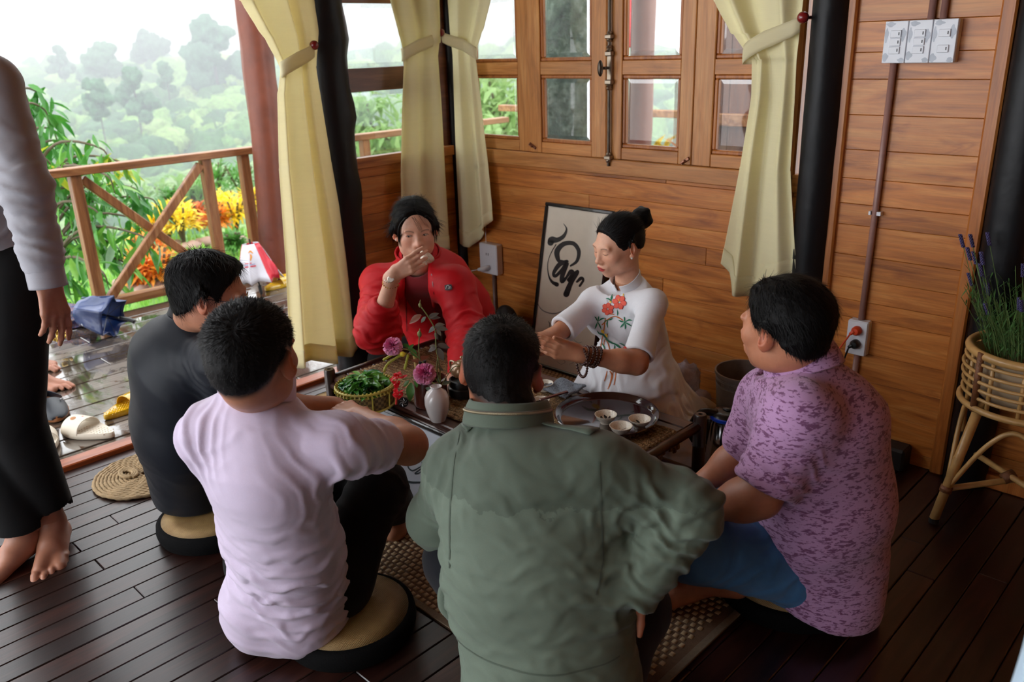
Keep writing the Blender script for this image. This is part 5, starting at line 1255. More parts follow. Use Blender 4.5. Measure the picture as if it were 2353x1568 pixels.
hair_from_head(hd, N_['head'], RN, .96, nah, .0032, N_['head']-A(.16, .16, .13), N_['head']+A(.16, .16, .2), 'hair', nav, 6000, .03, flow=lambda q: np.stack([q[:, 0]*4+.3, .15+0*q[:, 1], -.4-6*np.maximum(0, .05-q[:, 2])], 1), lift=.05, seed=15, rough=.0025, streak=(60, 16, 50))
gm_ = mat_plain('glasses_frame', srgb(70, 50, 70), .2, .8); gl = MB(); g_ = lambda x, y, z: N_['head']+RN @ (A(x, y, z)*.96)
for s in (-1, 1):
    gl.tube([g_(s*.031+.024*math.cos(a), .100-.10*abs(.024*math.cos(a)), -.002+.016*math.sin(a)) for a in np.linspace(0, 2*PI, 25)], .0010, 6, cap=False)
    gl.tube(spline([g_(s*.056, .095, .004), g_(s*.074, .06, .004), g_(s*.081, .0, .006), g_(s*.083, -.012, -.008)], 5), .0011, 6)
gl.tube([g_(-.008, .102, .002), g_(0, .105, .005), g_(.008, .102, .002)], .001, 6)
go = gl.build('glasses', gm_, nav, smooth=True)
for s in (-1, 1): MB().add([g_(s*.031+.0235*math.cos(a), .0995-.10*abs(.024*math.cos(a)), -.002+.0155*math.sin(a)) for a in np.linspace(0, 2*PI, 25)[:-1]], [tuple(range(24))]).build('lens', glass, go)
S = SDF(); P0, P1 = N_['pel'], N_['neck']; m1 = P0*.62+P1*.38+A(-.01, -.05, 0); m2 = P0*.25+P1*.75+A(-.01, -.045, 0)
S.cap(P0+A(0, -.02, -.03), m1, .160, .162, .08, flat=fwdN, fs=.78).cap(m1, m2, .162, .165, .08, flat=fwdN, fs=.72).cap(m2, P1+A(0, 0, -.05), .17, .085, .07, flat=fwdN, fs=.75).cap(N_['shL'], N_['shR'], .068, .068, .08).cap(P1+A(0, 0, -.05), P1+A(0, 0, .02), .09, .066, .04)
S.cap(N_['shL'], N_['elL'], .070, .060, .05).cap(N_['elL'], N_['wrL'], .066, .05, .03).cap(N_['shR'], N_['elR'], .078, .066, .05).cap(N_['elR'], N_['wrR'], .066, .05, .03)
S.cut(P0+A(0, 0, -.085), (0, 0, -1)); nC = frame_from(fwdN+A(0, 0, -.3), (0, 0, 1))[:, 2]; S.cutdisk(P1+A(0, .012, .03)-nC*.010, nC, .12)
sdf_obj('jacket', S, .006, nvm, nav, fx=lambda V, N: wrinkle(creases(V, N, [(N_['shR']-A(0, .03, .05), A(1, 0, .5), .1, .006, .04), (m1-A(.1, 0, .1), A(.3, 0, 1), .12, .005, .05)]), N, .003, (5, 5, 8), 33))
polo_collar('collar', P1+A(0, .012, .03), frame_from(fwdN+A(0, 0, -.3), (0, 0, 1)), .068, .070, .022, nvm, nav, open_front=.6, flare=.004)
MB().grid([[P1+A(0, .012, .045)+frame_from(fwdN+A(0, 0, -.3), (0, 0, 1)) @ A(.061*math.cos(a), .063*math.sin(a), z__) for a in np.linspace(PI*.7, PI*2.3, 30)] for z__ in (-.02, .016)]).build('shirt_collar', fabric('shirt_white', srgb(205, 210, 218), .8), nav, smooth=True)
T = SDF(); T.chain([N_['hipR'], N_['knR'], N_['anR']], [.065, .065, .055], .04).chain([N_['hipL'], N_['knL'], N_['anL']], [.065, .065, .055], .04).cap(N_['hipL'], N_['hipR'], .07, .07, .05)
sdf_obj('trousers', T, .008, black_t, nav)

# ------------------------------------------------------------------ standing man at the left
D_ = dict(hipR=PJ(30, 640, 2.28), hipL=PJ(-110, 600, 2.36), shR=PJ(-18, 190, 2.06), shL=PJ(-290, 190, 2.2), neck=PJ(-150, 110, 2.13), elR=PJ(58, 430, 2.08), wrR=PJ(108, 645, 2.14), knR=PJ(30, 960, 2.40), knL=PJ(-40, 960, 2.42), anR=PJ(118, 1195, .10, 'Z'), anL=PJ(50, 1220, .10, 'Z'))
sta = person((D_['anR']+D_['anL'])/2*A(1, 1, 0), 'barefoot man standing in a white long-sleeved shirt and black trousers at the left edge')
whm = fabric('shirt_white_cotton', srgb(158, 158, 166), .75, 1000, .12, .1, .03); fwdD = nrm(A(.25, -.95, 0))
ar = SDF(); arm_prims(ar, D_['shR'], D_['elR'], D_['wrR'], (.046, .040, .027)); hand_prims(ar, D_['wrR'], A(.02, .02, -1), A(-.9, -.3, 0), 1, (.16, .2, .26, .3), sc=1.03, thumb=(.1, .1), tdir=A(-.25, -.35, -.9)); av = ar.mesh(.0036)
hdc = D_['neck']+A(0, -.03, .15); hd = SDF(); RD = frame_from(A(.5, -.8, -.1), A(0, 0, 1)); head_prims(hd, hdc, RD, 1.03, eyes='closed'); hd.cap(hdc+A(0, 0, -.05), D_['neck'], .056, .06, .03); hv = hd.mesh(.006)
fr = SDF(); fr.cap(D_['anR']+A(0, 0, .12), D_['anR'], .045, .036, .02); foot_prims(fr, D_['anR']+A(0, 0, -.018), A(.42, -.22, -.08), sc=1.02, side=-1); fv = fr.mesh(.0034)
fl = SDF(); fl.cap(D_['anL']+A(0, 0, .12), D_['anL'], .045, .036, .02); foot_prims(fl, D_['anL']+A(0, 0, -.018), A(.12, -.45, -.08), sc=1.02, side=1); fv2 = fl.mesh(.0034)
pe = (D_['hipR']+D_['hipL'])/2; to = SDF(); to.chain([pe, (pe+D_['neck'])/2, D_['neck']], [.12, .12, .05], .05).chain([D_['hipR'], D_['knR'], D_['anR']], [.07, .05, .04], .03).chain([D_['hipL'], D_['knL'], D_['anL']], [.07, .05, .04], .03)
arm_prims(to, D_['shL'], D_['shL']+A(0, -.05, -.28), D_['shL']+A(.05, -.15, -.5)); hand_prims(to, D_['shL']+A(.05, -.15, -.5), (0, -.2, -1), (1, 0, 0), 1)
tv = to.mesh(.008); V, Fq = merge_meshes([hv, av, fv, fv2, tv]); new_mesh('body', V, Fq, SKIN, sta, True, cols=np.tile(A(*srgb(168, 116, 92)[:3]), (len(V), 1)))
hair_from_head(hd, hdc, RD, 1.03, short_hair(), .006, hdc-A(.15, .15, .12), hdc+A(.15, .15, .2), 'hair', sta, 0)
S = SDF(); ch = (D_['shR']+D_['shL'])/2+A(0, 0, -.14); S.cap(pe+A(0, 0, .02), ch, .152, .170, .06, flat=fwdD, fs=.72).cap(D_['shR'], D_['shL'], .058, .058, .06).cap(ch, D_['neck'], .16, .06, .06, flat=fwdD, fs=.75)
fR = nrm(D_['wrR']-D_['elR']); S.cap(D_['shR'], D_['elR'], .064, .058, .035).cap(D_['elR'], D_['elR']*.3+D_['wrR']*.7, .058, .050, .03).cap(D_['elR']*.3+D_['wrR']*.7, D_['wrR']+fR*.01, .053, .039, .012)
S.cap(D_['shL'], D_['shL']+A(0, -.05, -.28), .06, .055, .03).cap(D_['shL']+A(0, -.05, -.28), D_['shL']+A(.05, -.15, -.48), .055, .04, .03)
S.cutcap(D_['wrR']+fR*.012, D_['wrR']+fR*.09, .034, .034); S.cut(pe+A(0, 0, .03), (0, 0, -1), .02)
sdf_obj('shirt', S, .0055, whm, sta, fx=lambda V, N: wrinkle(creases(V, N, [(D_['elR'], A(.2, 0, 1), .1, .007, .045), (D_['elR']*.4+D_['wrR']*.6, A(.3, .1, 1), .08, .006, .035), (D_['shR']-A(0, 0, .1), A(.6, .3, .5), .1, .005, .05), (pe+A(.1, 0, .15), A(.6, 0, .5), .12, .006, .05)]), N, .003, (7, 7, 4), 43))
cu = D_['wrR']-fR*.035; G = [[cu+fR*h_+frame_from(fR, A(1, 0, 0)) @ A((.043+.0*h_)*math.cos(a), 0, (.043)*math.sin(a)) for a in np.linspace(0, 2*PI, 25)] for h_ in (-.028, -.02, .045, .052)]
solidify(MB().grid(G).build('cuff', whm, sta, smooth=True), .003)
T = SDF(); T.chain([D_['hipR'], D_['knR']], [.098, .080], .02).cap(D_['knR'], D_['anR']+A(-.015, 0, .03), .080, .074, .012).chain([D_['hipL'], D_['knL']], [.098, .080], .02).cap(D_['knL'], D_['anL']+A(0, 0, .03), .080, .074, .012).cap(pe, pe+A(0, 0, .06), .145, .14, .04, flat=fwdD, fs=.75)
T.cutcap(D_['anR']+A(0, 0, .02), D_['anR']-A(0, 0, .1), .068, .07).cutcap(D_['anL']+A(0, 0, .02), D_['anL']-A(0, 0, .1), .064, .07).cut((0, 0, .115), (0, 0, -1), .006)
sdf_obj('trousers', T, .007, black_t, sta, fx=lambda V, N: wrinkle(V, N, .003, (8, 8, 5), 45))
MB().grid([[pe+A(0, 0, h_)+frame_from(fwdD, A(0, 0, 1)) @ A(.158*math.cos(a), .118*math.sin(a), 0) for a in np.linspace(0, 2*PI, 33)] for h_ in (.02, .055)]).build('belt', mat_plain('belt_leather', srgb(18, 18, 20), .3), sta, smooth=True)

# ------------------------------------------------------------------ person behind him on the deck: bare feet and black trouser legs
a1 = PJ(72, 858, .08, 'Z'); a2 = PJ(62, 812, .08, 'Z'); h1 = a1+A(-.12, -.14, .82); h2 = a2+A(-.16, -.05, .82)
dk2 = person((a1+a2)/2*A(1, 1, 0), 'barefoot person in black trousers standing on the wet deck behind the man in white')
b = SDF(); foot_prims(b, a1, A(.62, .42, -.05), sc=.96, side=1); foot_prims(b, a2, A(.62, .42, -.05), sc=.94, side=-1); bv = b.mesh(.004)
b2 = SDF().chain([h1, (h1+a1)/2, a1], [.07, .05, .035], .03).chain([h2, (h2+a2)/2, a2], [.07, .05, .035], .03); pe = (h1+h2)/2; b2.chain([pe, pe+A(-.02, 0, .5), pe+A(0, 0, .6)], [.13, .13, .05], .05)
hc_ = pe+A(.02, 0, .74); head_prims(b2, hc_, frame_from(A(.6, .4, -.2), (0, 0, 1)), 1, eyes='closed'); b2v = b2.mesh(.009)
V, Fq = merge_meshes([bv, b2v]); new_mesh('body', V, Fq, SKIN, dk2, True, cols=np.tile(A(*srgb(196, 140, 116)[:3]), (len(V), 1)))
T = SDF().chain([h1, (h1+a1)/2, a1+A(0, 0, .06)], [.1, .085, .075], .04).chain([h2, (h2+a2)/2, a2+A(0, 0, .06)], [.1, .085, .075], .04).cap(h1, h2, .12, .12, .04); sdf_obj('trousers', T, .01, black_t, dk2)
S = SDF().cap(pe, pe+A(-.02, 0, .42), .15, .16, .05, flat=(.6, .4, 0), fs=.72).cap(pe+A(-.1, .15, .48), pe+A(.08, -.15, .48), .06, .06, .05); sdf_obj('shirt', S, .01, fabric('shirt_dark', srgb(60, 62, 70), .8), dk2)

# ------------------------------------------------------------------ woman in the red jacket
def px_strokes(strokes, d0, sc=None, wpx=1.0, n=4):
    """strokes drawn in photo pixels (x, y, width) -> rays for project_ribbon"""
    out = []
    for st in strokes:
        pts = spline([(x_, y_, w_) for x_, y_, w_ in st], n) if len(st) > 1 else np.array(st, float); row = []
        T = np.gradient(pts[:, :2], axis=0)
        for (x_, y_, w_), t in zip(pts, T):
            t = t/(np.linalg.norm(t)+1e-9); sd = -t[1]*RT-t[0]*UP*1.0; sd = RT*(-t[1])-UP*(t[0]); row.append((D(x_, y_, d0), nrm(ray(x_, y_)), sd, max(w_, .4)*wpx*d0/F_PX))
        out.append(row)
    return out
R_ = dict(pel=A(-2.66, 2.34, .16), neck=PJ(962, 600, 3.40), head=PJ(953, 527, 3.27), shL=PJ(1045, 655, 3.33), shR=PJ(872, 650, 3.42), elR=PJ(868, 760, 3.22), wrR=PJ(903, 634, 3.08), elL=PJ(1078, 775, 3.25), wrL=PJ(1062, 850, 3.02),
          hipL=A(-2.55, 2.36, .15), hipR=A(-2.74, 2.28, .15), knL=A(-2.40, 2.14, .12), anL=A(-2.6, 2.22, .07), knR=A(-2.88, 2.08, .12), anR=A(-2.6, 2.18, .07))
red = person(R_['pel']*A(1, 1, 0)+A(0, 0, .01), 'woman in a bright red jacket drinking from a small white cup')
fwR = nrm(A(.72, -.70, 0)); RR = frame_from(A(.84, -.54, -.10), A(.02, -.03, 1)); scR = .98
hd = SDF(); head_prims(hd, R_['head'], RR, scR, True, eyes='open'); hd.ell(R_['head']+RR @ A(0, .03, -.045), (.062, .055, .055), RR, .03); hd.cap(R_['head']+RR @ A(0, -.02, -.06), R_['neck']+A(.02, -.02, 0), .050, .060, .03)
hv = hd.mesh(.0021); hc = head_cols(hv[0], R_['head'], RR, scR, SK_F, lips=srgb(176, 96, 92), blush=.06)
ar = SDF(); arm_prims(ar, R_['shR'], R_['elR'], R_['wrR'], (.042, .038, .025)); cupc = PJ(978, 601, 3.085)
hand_prims(ar, R_['wrR'], nrm(PJ(962, 596, 3.05)-R_['wrR']), FWD+UP*.15, 1, (.30, .34, .38, .42), thumb=(.45, .3), sc=.90, tdir=nrm(PJ(950, 622, 3.10)-R_['wrR'])+FWD*.15); av = ar.mesh(.0023)
al = SDF(); arm_prims(al, R_['shL'], R_['elL'], R_['wrL'], (.042, .038, .025)); hand_prims(al, R_['wrL'], A(.2, -.9, -.2), (0, 0, -1), 1, (.5, .5, .5, .5), sc=.9); lv = al.mesh(.0035)
to = SDF(); to.chain([R_['pel'], (R_['pel']+R_['neck'])/2, R_['neck']], [.11, .10, .055], .05).chain([R_['hipR'], R_['knR'], R_['anR']], [.07, .05, .035], .03).chain([R_['hipL'], R_['knL'], R_['anL']], [.07, .05, .035], .03); foot_prims(to, R_['anR'], (.8, .1, 0), sc=.9); foot_prims(to, R_['anL'], (-.7, .1, 0), sc=.9)
tv = to.mesh(.008); V, Fq = merge_meshes([hv, av, lv, tv]); cc = np.tile(A(*SK_F[:3]), (len(V), 1)); cc[:len(hv[0])] = hc; new_mesh('body', V, Fq, SKIN, red, True, cols=cc)
eyes_obj(R_['head'], RR, scR, red, (.45, 1, -.15))
def woh(x, y, z):
    ys = [-.13, -.085, -.05, -.018, .006, .026, .045, .060, .072, .12]; hs = [-.085, -.085, -.07, -.045, -.02, .000, .032, .066, .082, .09]
    g = z-np.interp(y, ys, hs)+.010*np.exp(-((np.abs(x)-.045)/.02)**2)*(y > .03); return -.006+(.009+.008*smooth01((z-.02)/.06)-.002*np.exp(-(x/.003)**2)*(z > .06)+.006)*smooth01(g/.026)
hair_from_head(hd, R_['head'], RR, scR, woh, .0027, R_['head']-A(.14, .14, .13), R_['head']+A(.14, .14, .16), 'hair', red, 3500, .04, flow=lambda q: np.stack([np.sign(q[:, 0])*.6, -.5+0*q[:, 1], -1.0+0*q[:, 2]], 1), lift=.01, seed=25, rough=.0014, streak=(30, 60, 20), jit=.07)
g_ = lambda x, y, z: R_['head']+RR @ (A(x, y, z)*scR); rr = np.random.RandomState(4); hb = MB()
for s in (-1, 1):
    for k in range(14):
        x0 = s*rr.uniform(.058, .074); hb.tube(spline([g_(x0*.6, .074+rr.uniform(0, .012), .075), g_(x0, .062+rr.uniform(0, .014), .035), g_(x0*1.06, .050+rr.uniform(0, .014), -.015-rr.uniform(0, .035))], 4), [.0016]*4+[.0012]*4+[.0004], 4)
for k in range(5): hb.tube(spline([g_(.01+rr.uniform(-.01, .01), .085, .078), g_(-.012+k*.004, .098, .05), g_(-.02+k*.003, .097, .02)], 4), [.0006]*8+[.0002], 3)
for k in range(30):
    a = rr.uniform(-1.2, 1.2); p = g_(.05*a, rr.uniform(-.05, .05), .118); hb.tube([p, p+A(rr.normal(0, .01), rr.normal(0, .01), .012+rr.rand()*.012)], [.0005, .0002], 3)
hb.build('hair_strands', HAIR, red); MB().sphere(g_(-.0795, .006, -.036), .004, 8, 6).sphere(g_(.0795, .006, -.036), .004, 8, 6).build('earring', mat_plain('pearl', srgb(225, 222, 215), .2, coat=.6), red, smooth=True)
redm = fabric('red_nylon', srgb(186, 2, 20), .58, 700, .12, .05, .08); redi = fabric('red_dark_cotton', srgb(112, 6, 18), .8, 700, .15)
S = SDF(); P0, P1 = R_['pel'], R_['neck']; m1 = P0*.6+P1*.4+A(0, .01, 0); m2 = P0*.25+P1*.75; upc = A(0, 0, 1)
S.cap(P0+A(0, 0, -.0), m1, .195, .185, .08, flat=fwR, fs=.78).cap(m1, m2, .185, .165, .08, flat=fwR, fs=.74).cap(m2, P1+A(0, 0, -.05), .15, .08, .07, flat=fwR, fs=.8).cap(R_['shL'], R_['shR'], .066, .066, .07)
S.cap(P0+fwR*.06, P0+fwR*.12+A(0, 0, -.05), .20, .23, .06)
S.cap(P1+A(0, 0, -.04), P1+A(0, 0, .028), .085, .078, .03)
e1 = R_['elR']; f1 = nrm(R_['wrR']-e1); cw = e1+f1*.125
S.cap(R_['shR'], e1, .072, .084, .05).cap(e1, cw-f1*.03, .084, .062, .03).cap(cw-f1*.03, cw, .052, .040, .012)
S.cap(R_['shL'], R_['elL'], .074, .080, .05).cap(R_['elL'], R_['wrL'], .076, .055, .04)
S.cutdisk(cw+f1*.012, f1, .08); S.cutcap(cw-f1*.01, cw+f1*.08, .034, .036)
fr_ = P1+fwR*.09; sdw = nrm(np.cross(fwR, upc))
S.box(P1+fwR*.14+A(0, 0, -.10)+sdw*.005, (.050, .10, .20), .02, np.stack([sdw, fwR, nrm(A(0, 0, 1)+sdw*-.08)], 1), .02, 's'); S.box(P0+fwR*.20+A(0, 0, .12)+sdw*.012, (.060, .10, .22), .02, np.stack([sdw, fwR, upc], 1), .02, 's')
S.cutcap(P1+A(0, 0, -.0)+fwR*.015, P1+A(0, 0, .09)+fwR*.035, .060, .068); S.cut((0, 0, .02), (0, 0, -1))
def fxR(V, N):
    V = creases(V, N, [(e1, f1+A(0, 0, .3), .11, .010, .045), (R_['shR']*.5+e1*.5, nrm(e1-R_['shR']), .10, .008, .05), (cw, f1, .05, .005, .022), (R_['elL'], nrm(R_['elL']-R_['shL']), .13, .008, .05), (P0-sdw*.1+A(0, 0, .1), A(.3, .2, 1), .14, .007, .06), (m1+sdw*.13, A(0, 0, 1), .13, .006, .06)])
    return wrinkle(V, N, .0045, (7, 7, 12), 53)
jr = sdf_obj('jacket', S, .0048, redm, red, fx=fxR)
I = SDF(); I.cap(P0+fwR*.03, m1+fwR*.01, .16, .152, .06, flat=fwR, fs=.85).cap(m1+fwR*.01, m2+fwR*.012, .152, .14, .06, flat=fwR, fs=.80).cap(m2+fwR*.012, P1+A(0, 0, -.065), .13, .055, .06, flat=fwR, fs=.85); I.cap(R_['shL'], R_['shR'], .045, .045, .06); I.cutcap(P1+fwR*.04-A(0, 0, .03), P1+fwR*.03+A(0, 0, .05), .05, .06); I.cut((0, 0, .04), (0, 0, -1))
sdf_obj('top', I, .006, redi, red, fx=lambda V, N: wrinkle(V, N, .003, (9, 9, 5), 55))
for s in (-1, 1):
    G = [[P1+fwR*(.012+.058*math.sin(b))+sdw*s*(.008+.078*math.cos(b))+A(0, 0, z__-.03*math.sin(b))+sdw*s*.006*(z__ > .02) for b in np.linspace(-.9, 1.15, 14)] for z__ in (-.03, -.005, .02, .042, .047)]
    subsurf(solidify(MB().grid(G).build('collar', redm, red, smooth=True), .008, 0), 1)
tjr = tree_of(jr); zr = mat_plain('zip_red', srgb(120, 8, 20), .35)
project_ribbon(tjr, 'zip', px_strokes([[(931, 640, 3), (934, 720, 3), (936, 800, 3)], [(992, 630, 3), (1004, 720, 3), (1020, 800, 3)], ], 2.2), zr, red, .002)
project_ribbon(tjr, 'chest_patch', px_strokes([[(1023, 662, 14), (1031, 661, 17), (1039, 660, 14)]], 2.6), mat_plain('patch_dark', srgb(48, 40, 44), .6), red, .004)
project_ribbon(tjr, 'chest_patch_emblem', px_strokes([[(1026, 665, 1.4), (1028, 658, 1.6), (1032, 657, 1.6), (1033, 662, 1.4), (1031, 665, 1.4)], [(1034, 665, 1.3), (1035, 659, 1.4), (1037, 661, 1.3), (1037, 665, 1.2)]], 2.6, n=5), mat_plain('patch_grey', srgb(170, 165, 165), .6), red, .006)
# watch and bracelet on her raised wrist
wt = R_['wrR']-f1*.018; Fw = frame_from(f1, UP); st_ = mat_plain('watch_steel', srgb(206, 200, 188), .25, .9); w_ = MB()
for k in range(22):
    a = 2*PI*k/22; p = wt+Fw @ A(.0285*math.cos(a), 0, .0225*math.sin(a)); w_.sphere(p, (.0042, .0042, .0042), 6, 4)
w_.build('watch', st_, red)
dl = wt-FWD*.029; Fd = frame_from(-FWD, UP); M = Matrix(((Fd[0, 0], Fd[0, 2], Fd[0, 1], dl[0]), (Fd[1, 0], Fd[1, 2], Fd[1, 1], dl[1]), (Fd[2, 0], Fd[2, 2], Fd[2, 1], dl[2]), (0, 0, 0, 1)))
MB().lathe([(.0125, -.004), (.0130, .001), (.0110, .003)], M=M, seg=20).build('watch_case', st_, red, auto=30); MB().lathe([(.0108, .0028), (.0108, .0034)], M=M, seg=20).build('watch_dial', mat_plain('watch_dial', srgb(230, 228, 220), .3), red)
gold = mat_plain('gold', srgb(214, 168, 96), .25, .95); b_ = MB(); wb = wt-f1*.02
for k in range(20):
    a = 2*PI*k/20; b_.sphere(wb+Fw @ A(.031*math.cos(a), .004*math.sin(2*a), .026*math.sin(a)), .0027, 6, 4)
b_.build('bracelet', gold, red)
T = SDF(); T.cap(R_['hipR'], R_['knR'], .1, .08, .04).cap(R_['hipL'], R_['knL'], .1, .08, .04).cap(R_['knR'], R_['anR'], .08, .06).cap(R_['knL'], R_['anL'], .08, .06).cap(R_['hipL'], R_['hipR'], .12, .12, .05); T.cut((0, 0, .012), (0, 0, -1)); sdf_obj('trousers', T, .01, black_t, red)
cupm = NT('cup_ceramic'); n_ = cupm.noise(cupm.coords(kind='World'), 240, 2, .7); cupm.link(cupm.ramp(n_, [(.28, srgb(176, 160, 132)), (.40, srgb(226, 218, 200)), (.7, srgb(240, 234, 218))]), cupm.b.inputs['Base Color']); cupm.setp(Roughness=.25, Coat_Weight=.5); cupm = cupm.m
def cup_profile(r, h): return [(0, .004), (r*.42, .003), (r*.45, 0), (r*.5, .0), (r*.52, .006), (r*.82, h*.55), (r, h), (r*.95, h), (r*.76, h*.55), (r*.45, .011), (0, .009)]
Mh = Matrix.Translation(tuple(PJ(973, 603, 3.10))) @ Matrix.Rotation(-.9, 4, Vector(RT)) @ Matrix.Rotation(.5, 4, Vector(FWD))
cpo = MB().lathe(cup_profile(.031, .030), M=Mh, seg=28).build('tea_cup', cupm, auto=50, loc=PJ(973, 603, 3.10)); tag(cpo, 'small white tea cup held at the mouth by the woman in red', 'cup', 'small white tea cups')

# ------------------------------------------------------------------ woman in the white embroidered ao dai
W_ = dict(pel=PJ(1452, 872, 3.02), neck=PJ(1442, 648, 2.88), head=PJ(1420, 562, 2.80), shR=PJ(1366, 694, 2.90), shL=PJ(1500, 698, 2.74), elR=PJ(1262, 784, 2.76), wrR=PJ(1178, 812, 2.62), elL=PJ(1462, 835, 2.62), wrL=PJ(1335, 816, 2.56),
          hipL=A(-1.66, 2.44, .22), hipR=A(-1.84, 2.44, .22), knL=A(-1.52, 2.20, .08), knR=A(-1.84, 2.22, .08), anL=A(-1.56, 2.60, .06), anR=A(-1.74, 2.62, .06))
whi = person(W_['pel']*A(1, 1, 0)+A(0, 0, .01), 'woman in a white embroidered dress with her black hair in a bun')
fwW = nrm(A(.02, -1, 0)); RW = frame_from(A(-.26, -.94, -.22), A(-.02, -.12, 1)); scW = .865
hd = SDF(); head_prims(hd, W_['head'], RW, scW, True, eyes='closed'); hd.cap(W_['head']+RW @ A(0, -.03, -.05), W_['neck']+A(0, 0, .0), .037, .044, .025)
hv = hd.mesh(.0021); hc = head_cols(hv[0], W_['head'], RW, scW, SK_W, lips=srgb(178, 16, 32), lash=True, blush=.05)
ar = SDF(); arm_prims(ar, W_['shR'], W_['elR'], W_['wrR'], (.036, .033, .022)); hand_prims(ar, W_['wrR'], A(-.3, -.9, -.1), (0, 0, -1), -1, (.4, .4, .4, .4), sc=.88); av = ar.mesh(.003)
al = SDF(); arm_prims(al, W_['shL'], W_['elL'], W_['wrL'], (.036, .034, .0225)); fdW = nrm(PJ(1262, 800, 2.54)-W_['wrL'])
hand_prims(al, W_['wrL'], fdW, FWD*.75+UP*.6, -1, (.10, .14, .20, .28), thumb=(-.05, -.1), sc=.92, tdir=nrm(PJ(1262, 778, 2.50)-PJ(1315, 800, 2.55))); lv = al.mesh(.0022)
to = SDF(); to.chain([W_['pel'], (W_['pel']+W_['neck'])/2+A(0, .02, 0), W_['neck']], [.08, .06, .045], .05).chain([W_['hipR'], W_['knR'], W_['anR']], [.07, .05, .035], .03).chain([W_['hipL'], W_['knL'], W_['anL']], [.07, .05, .035], .03); foot_prims(to, W_['anR'], (.1, .9, 0), sc=.85); foot_prims(to, W_['anL'], (.1, .9, 0), sc=.85)
tv = to.mesh(.008); V, Fq = merge_meshes([hv, av, lv, tv]); cc = np.tile(A(*srgb(196, 138, 106)[:3]), (len(V), 1)); cc[:len(hv[0])] = hc; new_mesh('body', V, Fq, SKIN, whi, True, cols=cc)
def whh(x, y, z):
    ys = [-.13, -.085, -.045, -.022, -.004, .008, .024, .042, .056, .070, .12]; hs = [-.062, -.060, -.035, -.004, .010, -.016, -.018, .004, .044, .072, .09]
    g = z-np.interp(y, ys, hs); return -.006+(.005+.004*smooth01((z-.0)/.08)+.006)*smooth01(g/.028)
hair_from_head(hd, W_['head'], RW, scW, whh, .0027, W_['head']-A(.16, .16, .13), W_['head']+A(.16, .16, .16), 'hair', whi, 3500, .045, flow=lambda q: np.stack([-q[:, 0], -.14-q[:, 1], .06-q[:, 2]], 1), lift=.005, seed=35, rough=.0012, streak=(60, 16, 60), jit=.05)
g_ = lambda x, y, z: W_['head']+RW @ (A(x, y, z)*scW)
B = SDF(); bc = g_(.0, -.128, .062); B.ell(bc, (.036, .034, .038), RW, .01); B.cap(g_(0, -.07, .06), bc, .026, .022, .015)
for k in range(5): a = k*1.26; B.cap(bc+RW @ A(.022*math.cos(a), -.012, .024*math.sin(a)), bc+RW @ A(.024*math.cos(a+1), -.016, .028*math.sin(a+1)), .014, .013, .004)
B.cap(bc+RW @ A(.005, -.02, -.03), bc+RW @ A(.01, -.035, -.042), .006, .002, .004)
sdf_obj('hair_bun', B, .0025, HAIR, whi, fx=lambda V, N: wrinkle(V, N, .0012, (60, 60, 60), 5))
MB().sphere(g_(-.080, .002, -.040), .0046, 10, 8).build('earring', mat_plain('pearl', srgb(225, 222, 215), .2), whi, smooth=True)
aod = fabric('white_linen', srgb(226, 228, 234), .75, 900, .15, .15, .02)
S = SDF(); P0, P1 = W_['pel'], W_['neck']; m1 = P0*.62+P1*.38+A(.01, .02, 0); m2 = P0*.27+P1*.73+fwW*.01; sw_ = nrm(np.cross(fwW, upc))
S.cap(P0, m1, .135, .108, .06, flat=fwW, fs=.8).cap(m1, m2, .112, .124, .06, flat=fwW, fs=.76).cap(m2, P1+A(0, 0, -.05), .108, .052, .06, flat=fwW, fs=.8).cap(W_['shL'], W_['shR'], .040, .040, .05)
for s in (-1, 1): S.ell(m2+sw_*s*.062+fwW*.065-A(0, 0, .035), (.056, .05, .055), None, .04)
S.cap(P1+A(0, 0, -.05), P1+A(0, 0, .0), .056, .046, .03)
aL = nrm(W_['elL']-W_['shL']); cL = W_['shL']*.12+W_['elL']*.88; SL = SDF(); SL.cap(W_['shL'], cL, .038, .050, .04); aR = nrm(W_['elR']-W_['shR']); cR = W_['shR']*.28+W_['elR']*.72; SL.cap(W_['shR'], cR, .040, .050, .04)
# skirt panels spreading over the knees and down at the right of the table end
S.cap(P0+fwW*.04, A(-1.70, 2.24, .14), .14, .12, .08).cap(P0+fwW*.03+A(.06, 0, -.03), A(-1.50, 2.26, .10), .14, .10, .08).cap(A(-1.50, 2.28, .12), A(-1.40, 2.33, .05), .10, .07, .08).cap(P0+A(-.05, -.05, -.02), A(-1.86, 2.25, .10), .12, .10, .06).cap(P0+A(.03, .05, -.05), A(-1.52, 2.50, .07), .13, .08, .07)
SL.cutdisk(cL+aL*.0, aL, .1).cutcap(cL-aL*.02, cL+aL*.09, .038, .042).cutdisk(cR, aR, .1).cutcap(cR-aR*.02, cR+aR*.09, .034, .040); S.first(SL); nC = frame_from(fwW+A(0, 0, -.5), (0, 0, 1))[:, 2]; S.cutdisk(P1+fwW*.006-nC*.004, nC, .1); S.cut((0, 0, .008), (0, 0, -1)); S.cutcap(P1+A(0, 0, -.005), P1+A(0, 0, .06), .042, .046)
def fxW(V, N):
    V = creases(V, N, [(m1-sw_*-.1, A(0, 0, 1), .10, .004, .035), (P0+fwW*.1+A(.08, 0, -.06), A(.8, -.2, .4), .2, .008, .07), (A(-1.5, 2.25, .16), A(.9, .2, .2), .16, .008, .06), (W_['shL']-A(0, 0, .06), nrm(aL+A(.4, 0, 0)), .07, .003, .03), (W_['shR']-A(0, 0, .05), aR, .06, .003, .03)])
    return wrinkle(V, N, .0018, (9, 9, 9), 63)
